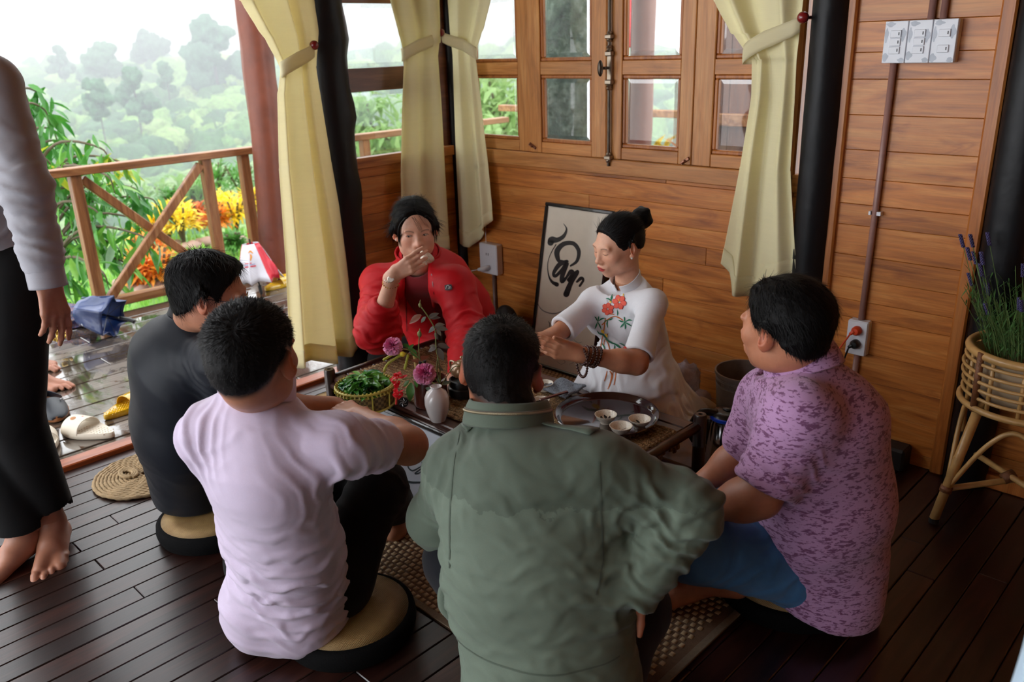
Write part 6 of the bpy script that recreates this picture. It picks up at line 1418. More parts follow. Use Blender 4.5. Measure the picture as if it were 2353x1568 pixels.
da = sdf_obj('dress', S, .0042, aod, whi, fx=fxW)
polo_collar('collar', P1+A(0, 0, .006)+fwW*.006, frame_from(fwW+A(0, 0, -.5), (0, 0, 1)), .050, .052, .032, aod, whi, open_front=.16, flare=-.004, tilt=-.006)
T = SDF().chain([W_['hipL'], W_['knL'], W_['anL']], [.1, .075, .06], .04).chain([W_['hipR'], W_['knR'], W_['anR']], [.1, .075, .06], .04).cap(W_['anL'], A(-1.45, 2.66, .035), .06, .03, .03); T.cut((0, 0, .01), (0, 0, -1)); sdf_obj('trousers', T, .007, fabric('white_trousers', srgb(214, 208, 198), .7), whi, fx=lambda V, N: wrinkle(V, N, .004, (10, 10, 10), 3))
tda = tree_of(da); emb = lambda n_, c: fabric(n_, c, .6, 1200, .3)
coral, dred, green_, brown_, yell_, orange_ = emb('thread_coral', srgb(236, 98, 78)), emb('thread_crimson', srgb(190, 34, 48)), emb('thread_green', srgb(30, 118, 84)), emb('thread_brown', srgb(196, 104, 36)), emb('thread_yellow', srgb(240, 198, 30)), emb('thread_orange', srgb(180, 84, 30))
Z = lambda a, b: (1200+a/3.136, 450+b/3.136)
def zs_(pts): return [(*Z(a, b), w_/3.136) for a, b, w_ in pts]
br = [[(560, 1140, 8), (575, 1040, 9), (590, 960, 10), (600, 880, 8)], [(600, 1140, 8), (590, 1060, 8), (620, 990, 6)], [(575, 930, 10), (620, 890, 10), (665, 870, 8), (700, 880, 10), (730, 900, 8)], [(620, 850, 6), (665, 855, 8)], [(635, 1140, 8), (625, 1080, 8), (600, 1020, 8)],
      [(612, 1265, 6), (605, 1300, 9), (592, 1338, 8)], [(632, 1265, 8), (645, 1290, 10), (636, 1350, 10), (618, 1394, 6)], [(656, 1262, 8), (650, 1310, 8), (640, 1340, 6)], [(676, 1268, 8), (672, 1320, 10), (662, 1366, 8)]]
project_ribbon(tda, 'embroidered_branches', px_strokes([zs_(s) for s in br], 2.3), brown_, whi, .0016)
lf = [[(545, 905, 3), (575, 885, 14), (600, 880, 3)], [(545, 905, 3), (530, 880, 12), (518, 870, 3)], [(545, 905, 3), (535, 935, 14), (525, 960, 3)], [(545, 905, 3), (560, 935, 12), (570, 960, 3)], [(545, 905, 3), (550, 880, 12), (552, 866, 3)],
      [(620, 895, 3), (612, 920, 12), (618, 950, 3)], [(620, 895, 3), (640, 890, 12), (655, 880, 3)], [(620, 895, 3), (600, 900, 10), (590, 915, 3)],
      [(740, 912, 3), (770, 895, 14), (795, 900, 3)], [(740, 912, 3), (765, 925, 12), (790, 940, 3)], [(740, 912, 3), (745, 940, 14), (742, 962, 3)], [(740, 912, 3), (722, 935, 14), (708, 950, 3)], [(740, 912, 3), (715, 905, 14), (695, 895, 3)], [(740, 912, 3), (738, 885, 12), (735, 872, 3)],
      [(640, 760, 3), (645, 735, 16), (650, 712, 3)], [(640, 760, 3), (625, 745, 12), (605, 742, 3)], [(686, 820, 3), (690, 845, 10), (686, 865, 3)], [(560, 985, 4), (590, 1005, 18), (620, 1040, 4)], [(600, 1030, 4), (640, 1055, 16), (670, 1070, 4)], [(660, 1060, 4), (690, 1080, 18), (720, 1110, 4)], [(670, 1070, 4), (665, 1110, 14), (655, 1140, 4)], [(700, 1060, 4), (725, 1070, 12), (745, 1085, 4)], [(575, 1060, 4), (590, 1085, 14), (600, 1110, 4)], [(540, 970, 4), (555, 990, 12), (575, 1000, 4)]]
project_ribbon(tda, 'embroidered_leaves', px_strokes([zs_(s) for s in lf], 2.3), green_, whi, .0020)
def petals(cx_, cy_, r, n, ph): return [[(cx_+r*.15*math.cos(a), cy_+r*.15*math.sin(a), 4), (cx_+r*.62*math.cos(a), cy_+r*.62*math.sin(a), r*.78), (cx_+r*math.cos(a+.1), cy_+r*math.sin(a+.1), r*.3)] for a in [ph+2*PI*k/n for k in range(n)]]
pe_ = petals(702, 768, 50, 6, .2)+petals(618, 815, 44, 6, .7)+petals(722, 1132, 20, 4, .5)+petals(740, 1100, 14, 4, 0)
project_ribbon(tda, 'embroidered_petal_edges', px_strokes([zs_([(a, b, w_+9) for a, b, w_ in s]) for s in pe_], 2.3), dred, whi, .0022)
project_ribbon(tda, 'embroidered_flowers', px_strokes([zs_(s) for s in pe_], 2.3), coral, whi, .0028)
project_ribbon(tda, 'embroidered_stamens', px_strokes([zs_(s) for s in ([(700, 768, 3), (702, 755, 5), (700, 745, 4)], [(728, 730, 4), (732, 716, 8), (730, 710, 3)], [(632, 760, 8), (640, 765, 12), (645, 772, 6)], [(572, 965, 14), (580, 975, 22), (592, 985, 12)], [(600, 990, 10), (608, 1003, 16), (615, 1015, 8)])], 2.3), yell_, whi, .0034)
project_ribbon(tda, 'frog_buttons', px_strokes([zs_(s) for s in ([(640, 655, 8), (655, 665, 16), (670, 668, 8)], [(590, 745, 8), (602, 755, 18), (615, 760, 8)], [(512, 845, 8), (522, 852, 18), (538, 850, 8)], [(500, 940, 8), (508, 950, 18), (520, 952, 8)], [(545, 1060, 8), (556, 1068, 16), (570, 1072, 8)])], 2.3), aod, whi, .004)
bead = mat_plain('wooden_beads', srgb(66, 34, 26), .35, coat=.4, var=.25); bm_ = MB(); f_ = nrm(W_['elL']-W_['wrL']); Fb = frame_from(f_, UP)
for j, (off, r1, r2, tl, dz) in enumerate(((.012, .031, .029, .15, 0), (.026, .032, .030, .25, 0), (.040, .033, .031, .1, 0), (.052, .034, .032, .3, 0), (.006, .042, .045, -.5, -.022))):
    n = 24 if j < 4 else 30
    for k in range(n):
        a = 2*PI*k/n; p = W_['wrL']+f_*(off+tl*.02*math.sin(a))+Fb @ A(r1*math.cos(a), 0, r2*math.sin(a)+dz); bm_.sphere(p, .0046, 8, 6)
bm_.build('bead_bracelet', bead, whi, smooth=True)

# ------------------------------------------------------------------ person cut off at the lower right corner
cor = person((.20, .95, 0), 'person in a pale shirt standing mostly outside the lower right corner'); sh0 = D(2440, 1600, .95)
pb = SDF().cap(sh0+A(.16, .08, -.7), sh0+A(.16, .08, .1), .07, .1, .03).cap(sh0+A(.14, .08, .1), sh0+A(.14, .08, .42), .1, .1, .05).cap(sh0+A(.16, .22, -.7), sh0+A(.16, .16, .0), .05, .08, .03); foot_prims(pb, A(*(sh0+A(.16, .08, 0))[:2], .08), (-.6, .5, 0)); foot_prims(pb, A(*(sh0+A(.16, .22, 0))[:2], .08), (-.6, .5, 0))
pb.cap(sh0+A(.14, .08, .42), sh0+A(.14, .08, .56), .05, .05, .03); head_prims(pb, sh0+A(.13, .08, .64), frame_from((-.7, .6, -.2), (0, 0, 1)), 1, eyes='closed'); Vp, Fp = pb.mesh(.009); new_mesh('body', Vp, Fp, SKIN, cor, True, cols=np.tile(A(*SK_M[:3]), (len(Vp), 1)))
cs = SDF().cap(sh0+A(.14, .08, .0), sh0+A(.14, .08, .40), .14, .15, .06).cap(sh0+A(.02, 0, .3), sh0+A(.0, .0, -.06), .055, .05, .04); sdf_obj('shirt', cs, .007, fabric('shirt_pale_blue', srgb(176, 198, 216), .75), cor, fx=lambda V, N: wrinkle(V, N, .003, (8, 8, 5), 3))
ct = SDF().cap(sh0+A(.15, .08, 0), A(*(sh0+A(.16, .08, 0))[:2], .14), .13, .08, .05).cap(sh0+A(.15, .16, 0), A(*(sh0+A(.16, .22, 0))[:2], .14), .11, .08, .05); sdf_obj('trousers', ct, .01, black_t, cor)

# ================================================================== THINGS ON THE FLOOR AND TABLE
# woven rug: raised pale cells over a brown ground, one strip along the edge
RX0, RX1, RY0, RY1 = -2.95, -.86, 1.135, 2.74
rug = empty('woven_rug', ((RX0+RX1)/2, (RY0+RY1)/2, 0), 'brown and cream checker-woven rug under the tea table', 'rug')
slab('ground_weave', (RX0, RY0, .0008), (RX1, RY1, .005), mat_plain('rug_brown', srgb(112, 84, 62), .85, bump=.4, bscale=400, var=.15), None, rug)
st_ = .0215; nx = int((RX1-RX0-.05)/st_); ny = int((RY1-RY0-.05)/st_); gx, gy = np.meshgrid(np.arange(nx), np.arange(ny), indexing='ij'); gx = gx.ravel(); gy = gy.ravel()
cx_ = RX0+.03+gx*st_+(gy % 2)*st_*.5; cy_ = RY0+.03+gy*st_; n = len(cx_); hx, hy = st_*.31, st_*.36
Vt = np.stack([np.stack([cx_+sx*hx*k, cy_+sy*hy*k, np.full(n, z__)], -1) for z__, k in ((.0045, 1), (.0072, .8)) for sx, sy in ((-1, -1), (1, -1), (1, 1), (-1, 1))], 1).reshape(-1, 3)
b = np.arange(n)[:, None]*8; Ft = np.vstack([np.hstack([b+4, b+5, b+6, b+7])]+[np.hstack([b+i, b+(i+1) % 4, b+4+(i+1) % 4, b+4+i]) for i in range(4)])
wv = new_mesh('weave', Vt, Ft, mat_plain('rug_cream', srgb(190, 164, 128), .8, bscale=300, var=.25), rug, False); wv['kind'] = 'stuff'
for q in (((RX0, RY0, 0), (RX1, RY0+.022, .0075)), ((RX1-.022, RY0+.022, 0), (RX1, RY1, .0075)), ((RX0, RY1-.022, 0), (RX1-.022, RY1, .0075)), ((RX0, RY0+.022, 0), (RX0+.022, RY1-.022, .0075))): slab('border', q[0], q[1], mat_plain('rug_border', srgb(128, 112, 92), .85, bump=.3, bscale=500), None, rug, .003)

# floor cushions: black side, woven straw top
straw = NT('straw_weave'); v = straw.coords(kind='Object'); wv1 = straw.node('ShaderNodeTexWave'); wv1.inputs['Scale'].default_value = 62; wv1.inputs['Distortion'].default_value = 1.2; wv1.inputs['Detail'].default_value = 2; straw.link(v, wv1.inputs['Vector'])
wv2 = straw.node('ShaderNodeTexWave'); wv2.bands_direction = 'Y'; wv2.inputs['Scale'].default_value = 95; wv2.inputs['Distortion'].default_value = .8; straw.link(v, wv2.inputs['Vector']); h_ = straw.math('MULTIPLY', wv1.outputs['Fac'], wv2.outputs['Fac'])
n_ = straw.noise(v, 9, 4, .7); c_ = straw.ramp(n_, [(.3, srgb(150, 112, 62)), (.7, srgb(192, 158, 100))]); straw.link(straw.mix(.75, c_, straw.ramp(h_, [(0, (.5,)*3), (.8, (1.15,)*3)]), 'MULTIPLY'), straw.b.inputs['Base Color']); straw.setp(Roughness=.6); straw.bump(h_, .5, .003); straw = straw.m
side_m = mat_plain('cushion_side', srgb(6, 6, 7), .9, bump=.3, bscale=200, spec=.15)
def cushion(x_, y_, r, h, label, rz=0):
    e = empty('floor_cushion', (x_, y_, .008 if RX0 < x_ < RX1 and y_ > RY0 else 0), label, 'cushion', 'round straw-topped floor cushions', rz); z0 = e.location.z
    MB().lathe([(r*.965, 0), (r, .012), (r+.003, h*.5), (r, h-.006), (r-.008, h), (r-.022, h+.001)], (x_, y_, z0), 56).build('side_band', side_m, e, auto=60)
    MB().lathe([(0, h+.004), (r*.6, h+.0035), (r-.016, h+.001)], (x_, y_, z0), 56).build('straw_top', straw, e, smooth=True)
q = PJ(800, 1400, .06, 'Z'); cushion(q[0], q[1], .175, .058, 'round straw cushion with black rim under the man in the lavender shirt', .4)
q = PJ(455, 1180, .06, 'Z'); cushion(q[0]+.02, q[1]+.03, .165, .055, 'round cushion under the man in the navy jacket', .2)
q = PJ(1812, 1312, .06, 'Z'); cushion(q[0], q[1], .195, .055, 'round black-sided cushion under the man in jeans', 1.1)
cushion(O_['pel'][0]-.02, O_['pel'][1]+.03, .21, .055, 'straw cushion under the man in the olive jacket at the bottom edge', .8)
q = PJ(795, 935, .05, 'Z'); cushion(q[0], q[1], .20, .05, 'empty straw floor cushion beside the curtain, behind the leaf basket', .1)

# coiled jute mat
jute = mat_plain('jute', srgb(150, 126, 92), .9, bump=.8, bscale=160, var=.2); q = PJ(334, 1088, .01, 'Z'); e = empty('jute_mat', q*A(1, 1, 0), 'coiled beige jute rope mat on the floor by the threshold', 'mat')
for ci, (ox, oy, r1) in enumerate(((0, 0, .165),)):
    pts = [A(q[0]+(.012+r1*t)*math.cos(t*13*2*PI)*1.0, q[1]+(.012+r1*t)*math.sin(t*13*2*PI), .0085+.0015*math.sin(t*900)) for t in np.linspace(0, 1, 1300)]
    o = MB().tube(pts, [.0072+.0013*math.sin(i*2.1) for i in range(1300)], 6).build('rope_coil', jute, e, smooth=True)
pts = [A(q[0]-.03+.045*math.cos(a)*(1-a/30), q[1]-.05+.03*math.sin(a)*(1-a/30), .020) for a in np.linspace(0, 16, 160)]; MB().tube(pts, .006, 6).build('rope_knot', jute, e, smooth=True)

# tea table
TX0, TX1, TY0, TY1, TZ = -2.56, -1.27, 1.575, 2.125, .282
bam = mat_wood('dark_bamboo', srgb(34, 18, 14), srgb(62, 34, 26), srgb(96, 58, 42), 0, rough=.32, coat=.4, knots=False); bamz = mat_wood('dark_bamboo_z', srgb(30, 18, 14), srgb(52, 32, 26), srgb(80, 54, 42), 2, rough=.32, coat=.4, knots=False)
tb = empty('tea_table', ((TX0+TX1)/2, (TY0+TY1)/2, .008), 'low dark bamboo tea table with a woven seagrass runner', 'table')
for i in range(9):
    y0 = TY0+i*(TY1-TY0)/9; MB().box((TX0+.01, y0+.002, TZ-.02), (TX1-.02, y0+(TY1-TY0)/9-.002, TZ-rnd.uniform(0, .0012)), .004).build('slat', bam, tb)
for x_ in (TX0+.01, TX1): 
    for y_ in (TY0, TY1): MB().lathe([(.021, .008), (.021, .20), (.023, .205), (.021, .21), (.021, .308), (.018, .315), (.008, .315), (.006, .305), (0, .305)], (x_, y_, 0), 20).build('leg', bamz, tb, auto=40)
for x_ in (TX0+.01, TX1-.002): MB().tube([(x_, TY0+.01, TZ-.008), (x_, (TY0+TY1)/2, TZ-.006), (x_, TY1-.01, TZ-.008)], .0165, 12).build('rail', bam, tb, smooth=True); MB().tube([(x_, TY0+.01, .10), (x_, TY1-.01, .10)], .012, 10).build('rail', bam, tb, smooth=True)
for y_ in (TY0, TY1): MB().tube([(TX0+.02, y_, TZ-.03), (TX1-.01, y_, TZ-.03)], .014, 10).build('rail', bam, tb, smooth=True); MB().tube([(TX0+.02, y_, .10), (TX1-.01, y_, .10)], .012, 10).build('rail', bam, tb, smooth=True)
sg = NT('seagrass'); v = sg.coords(kind='World'); w1 = sg.node('ShaderNodeTexWave'); w1.inputs['Scale'].default_value = 30; w1.inputs['Distortion'].default_value = 6; w1.inputs['Detail'].default_value = 2; w1.inputs['Detail Scale'].default_value = 6; sg.link(v, w1.inputs['Vector']); n_ = sg.noise(v, 60, 3, .7)
sg.link(sg.mix(.7, sg.ramp(n_, [(.3, srgb(120, 84, 48)), (.7, srgb(188, 150, 98))]), sg.ramp(w1.outputs['Fac'], [(0, (.45,)*3), (.6, (1.1,)*3)]), 'MULTIPLY'), sg.b.inputs['Base Color']); sg.setp(Roughness=.7); sg.bump(w1.outputs['Fac'], .9, .006)
rn_ = empty('table_runner', (-1.8, 1.85, TZ), 'tan seagrass runner lying along the tea table, its end drooping at the right', 'runner'); m = MB(); rows_ = 22
for j in range(rows_):
    y_ = 1.625+j*(.395/rows_)+.008; pts = [(x_, y_+.002*math.sin(x_*40+j), TZ+.006+.0012*math.sin(x_*70+j*3)) for x_ in np.linspace(-2.5, TX1-.035, 60)]+[(TX1-.022, y_, TZ+.004), (TX1-.012, y_, TZ-.012), (TX1-.010+.004*math.sin(j), y_, TZ-.035-.02*(math.sin(j*.7)**2))]
    m.tube(pts, .0095, 6, flat=.55, up=(0, 0, 1))
ob = m.build('woven_strands', sg.m, rn_, smooth=True); ob['kind'] = 'stuff'
TT = TZ+.001; RT_ = TZ+.013
# tray
tray_m = mat_plain('lacquer', srgb(40, 16, 18), .12, coat=1, var=.1); tc = PJ(1394, 962, .30, 'Z')
MB().lathe([(0, .006), (.146, .006), (.155, .012), (.164, .026), (.168, .027), (.170, .025), (.160, .004), (.150, 0), (0, 0)], (tc[0], tc[1], RT_), 72).build('serving_tray', tray_m, auto=50, loc=(tc[0], tc[1], RT_)); tag(bpy.data.objects['serving_tray'], 'round dark lacquered tray holding three small cups', 'tray')
ink = mat_plain('ink_brown', srgb(52, 46, 42), .4)
def cup(px_, py_, z_, r, h, label, motif=0):
    p = PJ(px_, py_, z_+h, 'Z'); p[2] = z_; e = empty('tea_cup', p, label, 'cup', 'small white tea cups')
    o = MB().lathe(cup_profile(r, h), tuple(p), 32).build('bowl', cupm, e, auto=50); t_ = tree_of(o); a = motif
    def rr_(pts): 
        out = []; P_ = spline([(x_, y_, w_) for x_, y_, w_ in pts], 4); T_ = np.gradient(P_[:, :2], axis=0)
        for (x_, y_, w_), t in zip(P_, T_):
            t = t/(np.linalg.norm(t)+1e-9); R2 = lambda u, v_: (math.cos(a)*u-math.sin(a)*v_, math.sin(a)*u+math.cos(a)*v_); u, v_ = R2(x_, y_); s1, s2 = R2(-t[1], t[0]); out.append((p+A(u*r, v_*r, h+.03), A(0, 0, -1.), A(s1, s2, 0), w_*r))
        return out
    project_ribbon(t_, 'motif', [rr_(s) for s in ([(-.1, .1, .05), (-.3, .35, .25), (-.25, .6, .05)], [(0, .1, .05), (.1, .4, .28), (.0, .7, .05)], [(.05, 0, .05), (.35, .2, .25), (.5, .45, .05)], [(0, .1, .06), (.1, -.3, .05), (.0, -.6, .04)], [(-.1, 0, .05), (-.4, -.2, .06), (-.6, -.1, .04)])], ink, e, .0006)
cup(1392, 952, RT_+.006, .036, .030, 'tea cup with a dark orchid motif, farthest on the tray', .9); cup(1427, 978, RT_+.006, .036, .030, 'tea cup nearest the olive jacket on the tray', 3.0); cup(1470, 962, RT_+.006, .036, .030, 'tea cup at the right side of the tray', 2.0)
cup(1251, 880, RT_, .032, .030, 'white cup just right of the ear of the man in olive', .4); cup(1243, 918, RT_, .030, .028, 'white cup half hidden behind the head of the man in olive', 1.4)
# towel with a wooden tool
tw = NT('towel'); n_ = tw.noise(tw.coords(kind='World'), 300, 2, .8); tw.link(tw.ramp(n_, [(.35, srgb(70, 78, 90)), (.6, srgb(150, 160, 172))]), tw.b.inputs['Base Color']); tw.setp(Roughness=.95); tw.bump(n_, 1, .004)
c0, c1_, c2_, c3_ = PJ(1248, 905, RT_, 'Z'), PJ(1288, 880, RT_, 'Z'), PJ(1348, 898, RT_, 'Z'), PJ(1300, 926, RT_, 'Z'); G = []
for i in range(18):
    row = []
    for j in range(18):
        u, v_ = i/17, j/17; p = c0*(1-u)*(1-v_)+c1_*(1-u)*v_+c2_*u*v_+c3_*u*(1-v_); row.append(p+A(0, 0, .012+.006*math.sin(u*7+v_*4)*math.sin(v_*6)-.01*max(0, abs(u-.5)*2-.85)*6*.2))
    G.append(row)
o = subsurf(solidify(MB().grid(G).build('folded_towel', tw.m, smooth=True, loc=c0), .010), 1); tag(o, 'grey folded towel on the table beside the tray', 'towel')
a, b = PJ(1240, 920, RT_+.03, 'Z'), PJ(1304, 900, RT_+.03, 'Z'); o = MB().bar(a, b, .012, .006, bev=.002).build('tea_pick', mat_plain('red_wood', srgb(84, 26, 28), .3, coat=.4), loc=a); tag(o, 'dark red wooden tea tool resting on the grey towel', 'tea tool')
a, b = PJ(1240, 893, RT_+.012, 'Z'), PJ(1270, 880, RT_+.012, 'Z'); o = MB().bar(a, b, .02, .012, bev=.003).build('tea_scoop', mat_plain('dark_wood', srgb(40, 28, 26), .3, coat=.4), loc=a); tag(o, 'dark wooden scoop beyond the grey towel', 'tea tool')
# vase with roses
vp = PJ(1007, 966, TT, 'Z'); vm = mat_plain('white_glaze', srgb(226, 222, 222), .16, coat=.8, var=.03); hV = .118
MB().lathe([(0, 0), (.024, 0), (.026, .004), (.036, .032), (.0415, .062), (.0405, .085), (.032, .104), (.019, .113), (.0165, .118), (.020, .123), (.018, .124), (.013, .117), (.012, .10), (0, .09)], tuple(vp), 40).build('bud_vase', vm, auto=60, loc=vp); tag(bpy.data.objects['bud_vase'], 'egg-shaped white ceramic bud vase at the front edge of the table', 'vase')
fl = empty('rose_spray', vp+A(0, 0, .12), 'spray of two pink roses, buds and leaves standing in the white vase', 'flowers')
dv = 2.72; F_ = lambda x_, y_, d=dv: D(x_, y_, d); stem = mat_plain('rose_stem', srgb(112, 120, 60), .5, var=.25); s_ = MB(); mouth = vp+A(0, 0, .115)
for pts, r in (([(1012, 880), (1010, 842), (1002, 800), (1000, 760), (985, 730), (968, 706)], .0022), ([(1012, 885), (985, 850), (960, 820), (940, 805), (912, 800)], .0022), ([(1008, 885), (990, 878), (976, 868)], .0022), ([(965, 830), (962, 800), (964, 770)], .0020), ([(1015, 885), (1030, 860), (1045, 843), (1060, 842)], .0016), ([(1012, 880), (1004, 850), (1006, 820)], .002), ([(985, 872), (955, 868), (925, 872)], .0018)):
    s_.tube(spline([F_(x_, y_) for x_, y_ in pts], 5), r, 6)
s_.build('stems', stem, fl, smooth=True)
rose_m = NT('rose_pink'); rose_m.link(rose_m.attr(), rose_m.b.inputs['Base Color']); rose_m.setp(Roughness=.6); rose_m.b.inputs['Subsurface Weight'].default_value = .1; rose_m = rose_m.m
def rose(c, nd, R, seed):
    rr = np.random.RandomState(seed); nd = nrm(nd); u = nrm(np.cross(nd, A(0, 0, 1)+.01)); w_ = np.cross(nd, u); m = MB(); n = 120
    for k in range(n):
        t = (k+.5)/n; th = 2.0*t**.75; a = k*2.39996+rr.normal(0, .2); ax = nd*math.cos(th)+(u*math.cos(a)+w_*math.sin(a))*math.sin(th); tg = nd*-math.sin(th)+(u*math.cos(a)+w_*math.sin(a))*math.cos(th); sd = np.cross(ax, tg); an = rr.uniform(-.5, .5)
        sd, tg = sd*math.cos(an)+tg*math.sin(an), tg*math.cos(an)-sd*math.sin(an); b = c+ax*R*.50; L = R*rr.uniform(.38, .52); wd = R*(.26+.30*t); col = A(*srgb(224, 104, 164)[:3])*(1-t)+A(*srgb(246, 188, 218)[:3])*t; lean = .15+.7*t
        m.grid([[b+(ax*math.cos(lean*v_)+tg*math.sin(lean*v_))*L*v_+sd*wd*s1*(.55+.45*v_)-tg*wd*.5*s1*s1*4*.25+tg*R*.03*math.sin(s1*9+k) for s1 in (-.5, -.25, 0, .25, .5)] for v_ in (0, .5, .85, 1)], col=tuple(col*rr.uniform(.8, 1.12)))
    m.sphere(c, R*.58, 12, 8, col=tuple(A(*srgb(196, 70, 132)[:3])))
    m.build('rose', rose_m, fl, smooth=True, cols=True)
toC = -FWD
rose(F_(903, 797), toC+A(-.25, -.1, .55), .0345, 1); rose(F_(976, 860, 2.66), toC+A(0, 0, .45), .039, 2)
lfg = [mat_leaf('rose_leaf_green', [srgb(52, 110, 50), srgb(96, 150, 76)], .35, .25), mat_leaf('rose_leaf_dull', [srgb(92, 84, 84), srgb(128, 128, 116)], .35, .2), mat_leaf('rose_leaf_red', [srgb(120, 60, 48), srgb(150, 96, 70)], .35, .3), mat_leaf('rose_leaf_grey', [srgb(92, 112, 96), srgb(140, 160, 140)], .3, .2)]
LS = leaf_shape(1, .46, .25, 5, .12)
def rleaf(p0, p1, k, d0=dv, d1=None, tw_=0):
    a, b = F_(*p0, d0), F_(*p1, d1 or d0); L = np.linalg.norm(b-a); leaves_mesh('leaf', [(a, b-a, toC+A(0, 0, .5)+RT*tw_, L)], lfg[k], fl, LS)
for p0, p1, k in (((985, 730), (1008, 718), 1), ((985, 730), (1012, 728), 1), ((978, 728), (966, 742), 3), ((968, 724), (938, 742), 2), ((1000, 752), (1030, 756), 1), ((1002, 750), (983, 764), 1), ((1003, 755), (1014, 772), 1), ((1000, 748), (1022, 744), 1), ((1004, 796), (982, 808), 1), ((1006, 792), (1034, 798), 1), ((1006, 800), (1020, 830), 1), ((1002, 796), (986, 794), 1),
                    ((925, 792), (945, 798), 0), ((942, 800), (960, 822), 0), ((938, 805), (950, 790), 0), ((960, 828), (985, 818), 2), ((962, 832), (944, 826), 2), ((1008, 888), (1000, 908), 3), ((1016, 884), (1036, 876), 3), ((1010, 880), (1008, 862), 3), ((978, 892), (1000, 900), 3), ((940, 875), (925, 890), 0), ((945, 880), (940, 924), 0), ((955, 872), (958, 892), 0), ((1000, 845), (985, 842), 2), ((1008, 845), (1020, 852), 1)): rleaf(p0, p1, k)
bd = MB(); 
for x_, y_, r in ((965, 702, .0055), (964, 768, .0075)): bd.sphere(F_(x_, y_), (r, r, r*1.5), 10, 8).tube([F_(x_, y_-4), F_(x_+1, y_-13)], [r*.5, .0006], 6)
bd.build('buds', mat_plain('bud_green', srgb(130, 142, 84), .5), fl, smooth=True)
# red cockscomb-like bloom and yellow-green sprays
rf = empty('red_bloom', F_(912, 890, 2.70), 'small drooping bright red bloom beside the leaf basket', 'flower'); its = []; rr = np.random.RandomState(2); m = MB()
for k in range(46): t = rr.rand(); p = F_(914+rr.normal(0, 7)*(1-t*.5), 858+t*58, 2.72+rr.normal(0, .008)); its.append((p, rr.normal(0, 1, 3), (0, 0, 1), .019))
leaves_mesh('petals', its, mat_leaf('bloom_red', [srgb(190, 10, 30), srgb(232, 36, 52)], .4, .3), rf, leaf_shape(1, .8, .3, 3)); m.tube([F_(912, 905), F_(910, 930)], .003, 6).build('tassel', mat_plain('tassel_red', srgb(200, 40, 34), .6), rf)
yv = mat_leaf('yellow_green', [srgb(176, 186, 60), srgb(232, 226, 120)], .5, .4)
ys = empty('yellow_sprig', F_(915, 830, 2.76), 'pale yellow-green sprig lying over the basket edge under the left rose', 'sprig'); m = MB()
for pts in ([(934, 812), (912, 822), (890, 838), (882, 855)], [(934, 814), (905, 815), (880, 828)], [(938, 815), (934, 832), (930, 850)]): m.tube(spline([F_(x_, y_, 2.78) for x_, y_ in pts], 6), [.003+.0022*abs(math.sin(i*1.3)) for i in range((len(pts)-1)*6+1)], 8)
m.build('stalks', yv, ys, smooth=True); MB().sphere(F_(925, 814, 2.70), (.011, .009, .009), 10, 8).build('bud', mat_plain('yellow_bud', srgb(236, 220, 60), .4), ys, smooth=True)
# tool box with brush, medallion
bx = PJ(968, 940, TT, 'Z')+A(-.01, .055, 0); tbx = empty('tea_tool_box', bx, 'dark red-brown wooden tool holder with a carved round medallion behind the vase', 'holder')
wbx = mat_plain('box_wood', srgb(78, 34, 24), .3, coat=.3, bump=.2, bscale=40, var=.25); MB().lathe([(0, 0), (.058, 0), (.060, .004), (.058, .095), (.052, .098), (.050, .02), (0, .02)], tuple(bx), 36).build('barrel', wbx, tbx, auto=50)
bc = PJ(927, 925, 2.70); MB().tube([bc+FWD*.004, bc-FWD*.003], .017, 24).build('medallion', mat_plain('medallion', srgb(26, 24, 26), .3, .3), tbx); m = MB()
for k in range(6): a = k*PI/3; m.tube(spline([bc-FWD*.004, bc-FWD*.004+RT*.007*math.cos(a)+UP*.007*math.sin(a), bc-FWD*.004+RT*.013*math.cos(a+.5)+UP*.013*math.sin(a+.5)], 4), .0010, 5)
m.build('medallion_carving', mat_plain('pewter', srgb(150, 150, 150), .3, .8), tbx)
MB().tube([bx+A(-.03, 0, .05), bx+A(-.035, 0, .115)], .005, 8).tube([bx+A(-.035, 0, .115), bx+A(-.036, 0, .15)], [.008, .014], 10).build('brush', mat_plain('brush_hair', srgb(34, 26, 30), .8), tbx); MB().tube([bx+A(-.05, -.01, .05), bx+A(-.062, -.01, .165)], .006, 8).tube([bx+A(-.06, -.01, .05), bx+A(-.055, -.012, .10)], .009, 8).build('bamboo_tool', mat_plain('bamboo_pale', srgb(196, 164, 104), .4), tbx)
# teapot on its brazier
tp = PJ(1066, 905, RT_, 'Z'); bz = empty('tea_brazier', tp, 'black round tea warmer on the runner', 'warmer'); bkm = mat_plain('black_clay', srgb(26, 26, 28), .35, coat=.2)
MB().lathe([(0, 0), (.052, 0), (.055, .006), (.056, .030), (.050, .034), (.052, .040), (.049, .058), (.044, .060), (.042, .045), (0, .04)], tuple(tp), 36).build('stand', bkm, bz, auto=50)
tq = tp+A(0, .0, .062); te = empty('teapot', tq, 'small glazed brown-gold teapot on the black warmer, mostly hidden', 'teapot'); pm = mat_plain('teapot_glaze', srgb(150, 116, 84), .22, .35, coat=.6, var=.4, bscale=60)
MB().lathe([(0, 0), (.024, 0), (.040, .014), (.046, .032), (.038, .050), (.022, .060), (0, .060)], tuple(tq), 32).build('pot', pm, te, auto=60); MB().lathe([(.024, .058), (.016, .064), (.004, .067), (.004, .072), (.008, .076), (.004, .081), (0, .081)], tuple(tq), 24).build('lid', pm, te, auto=60)
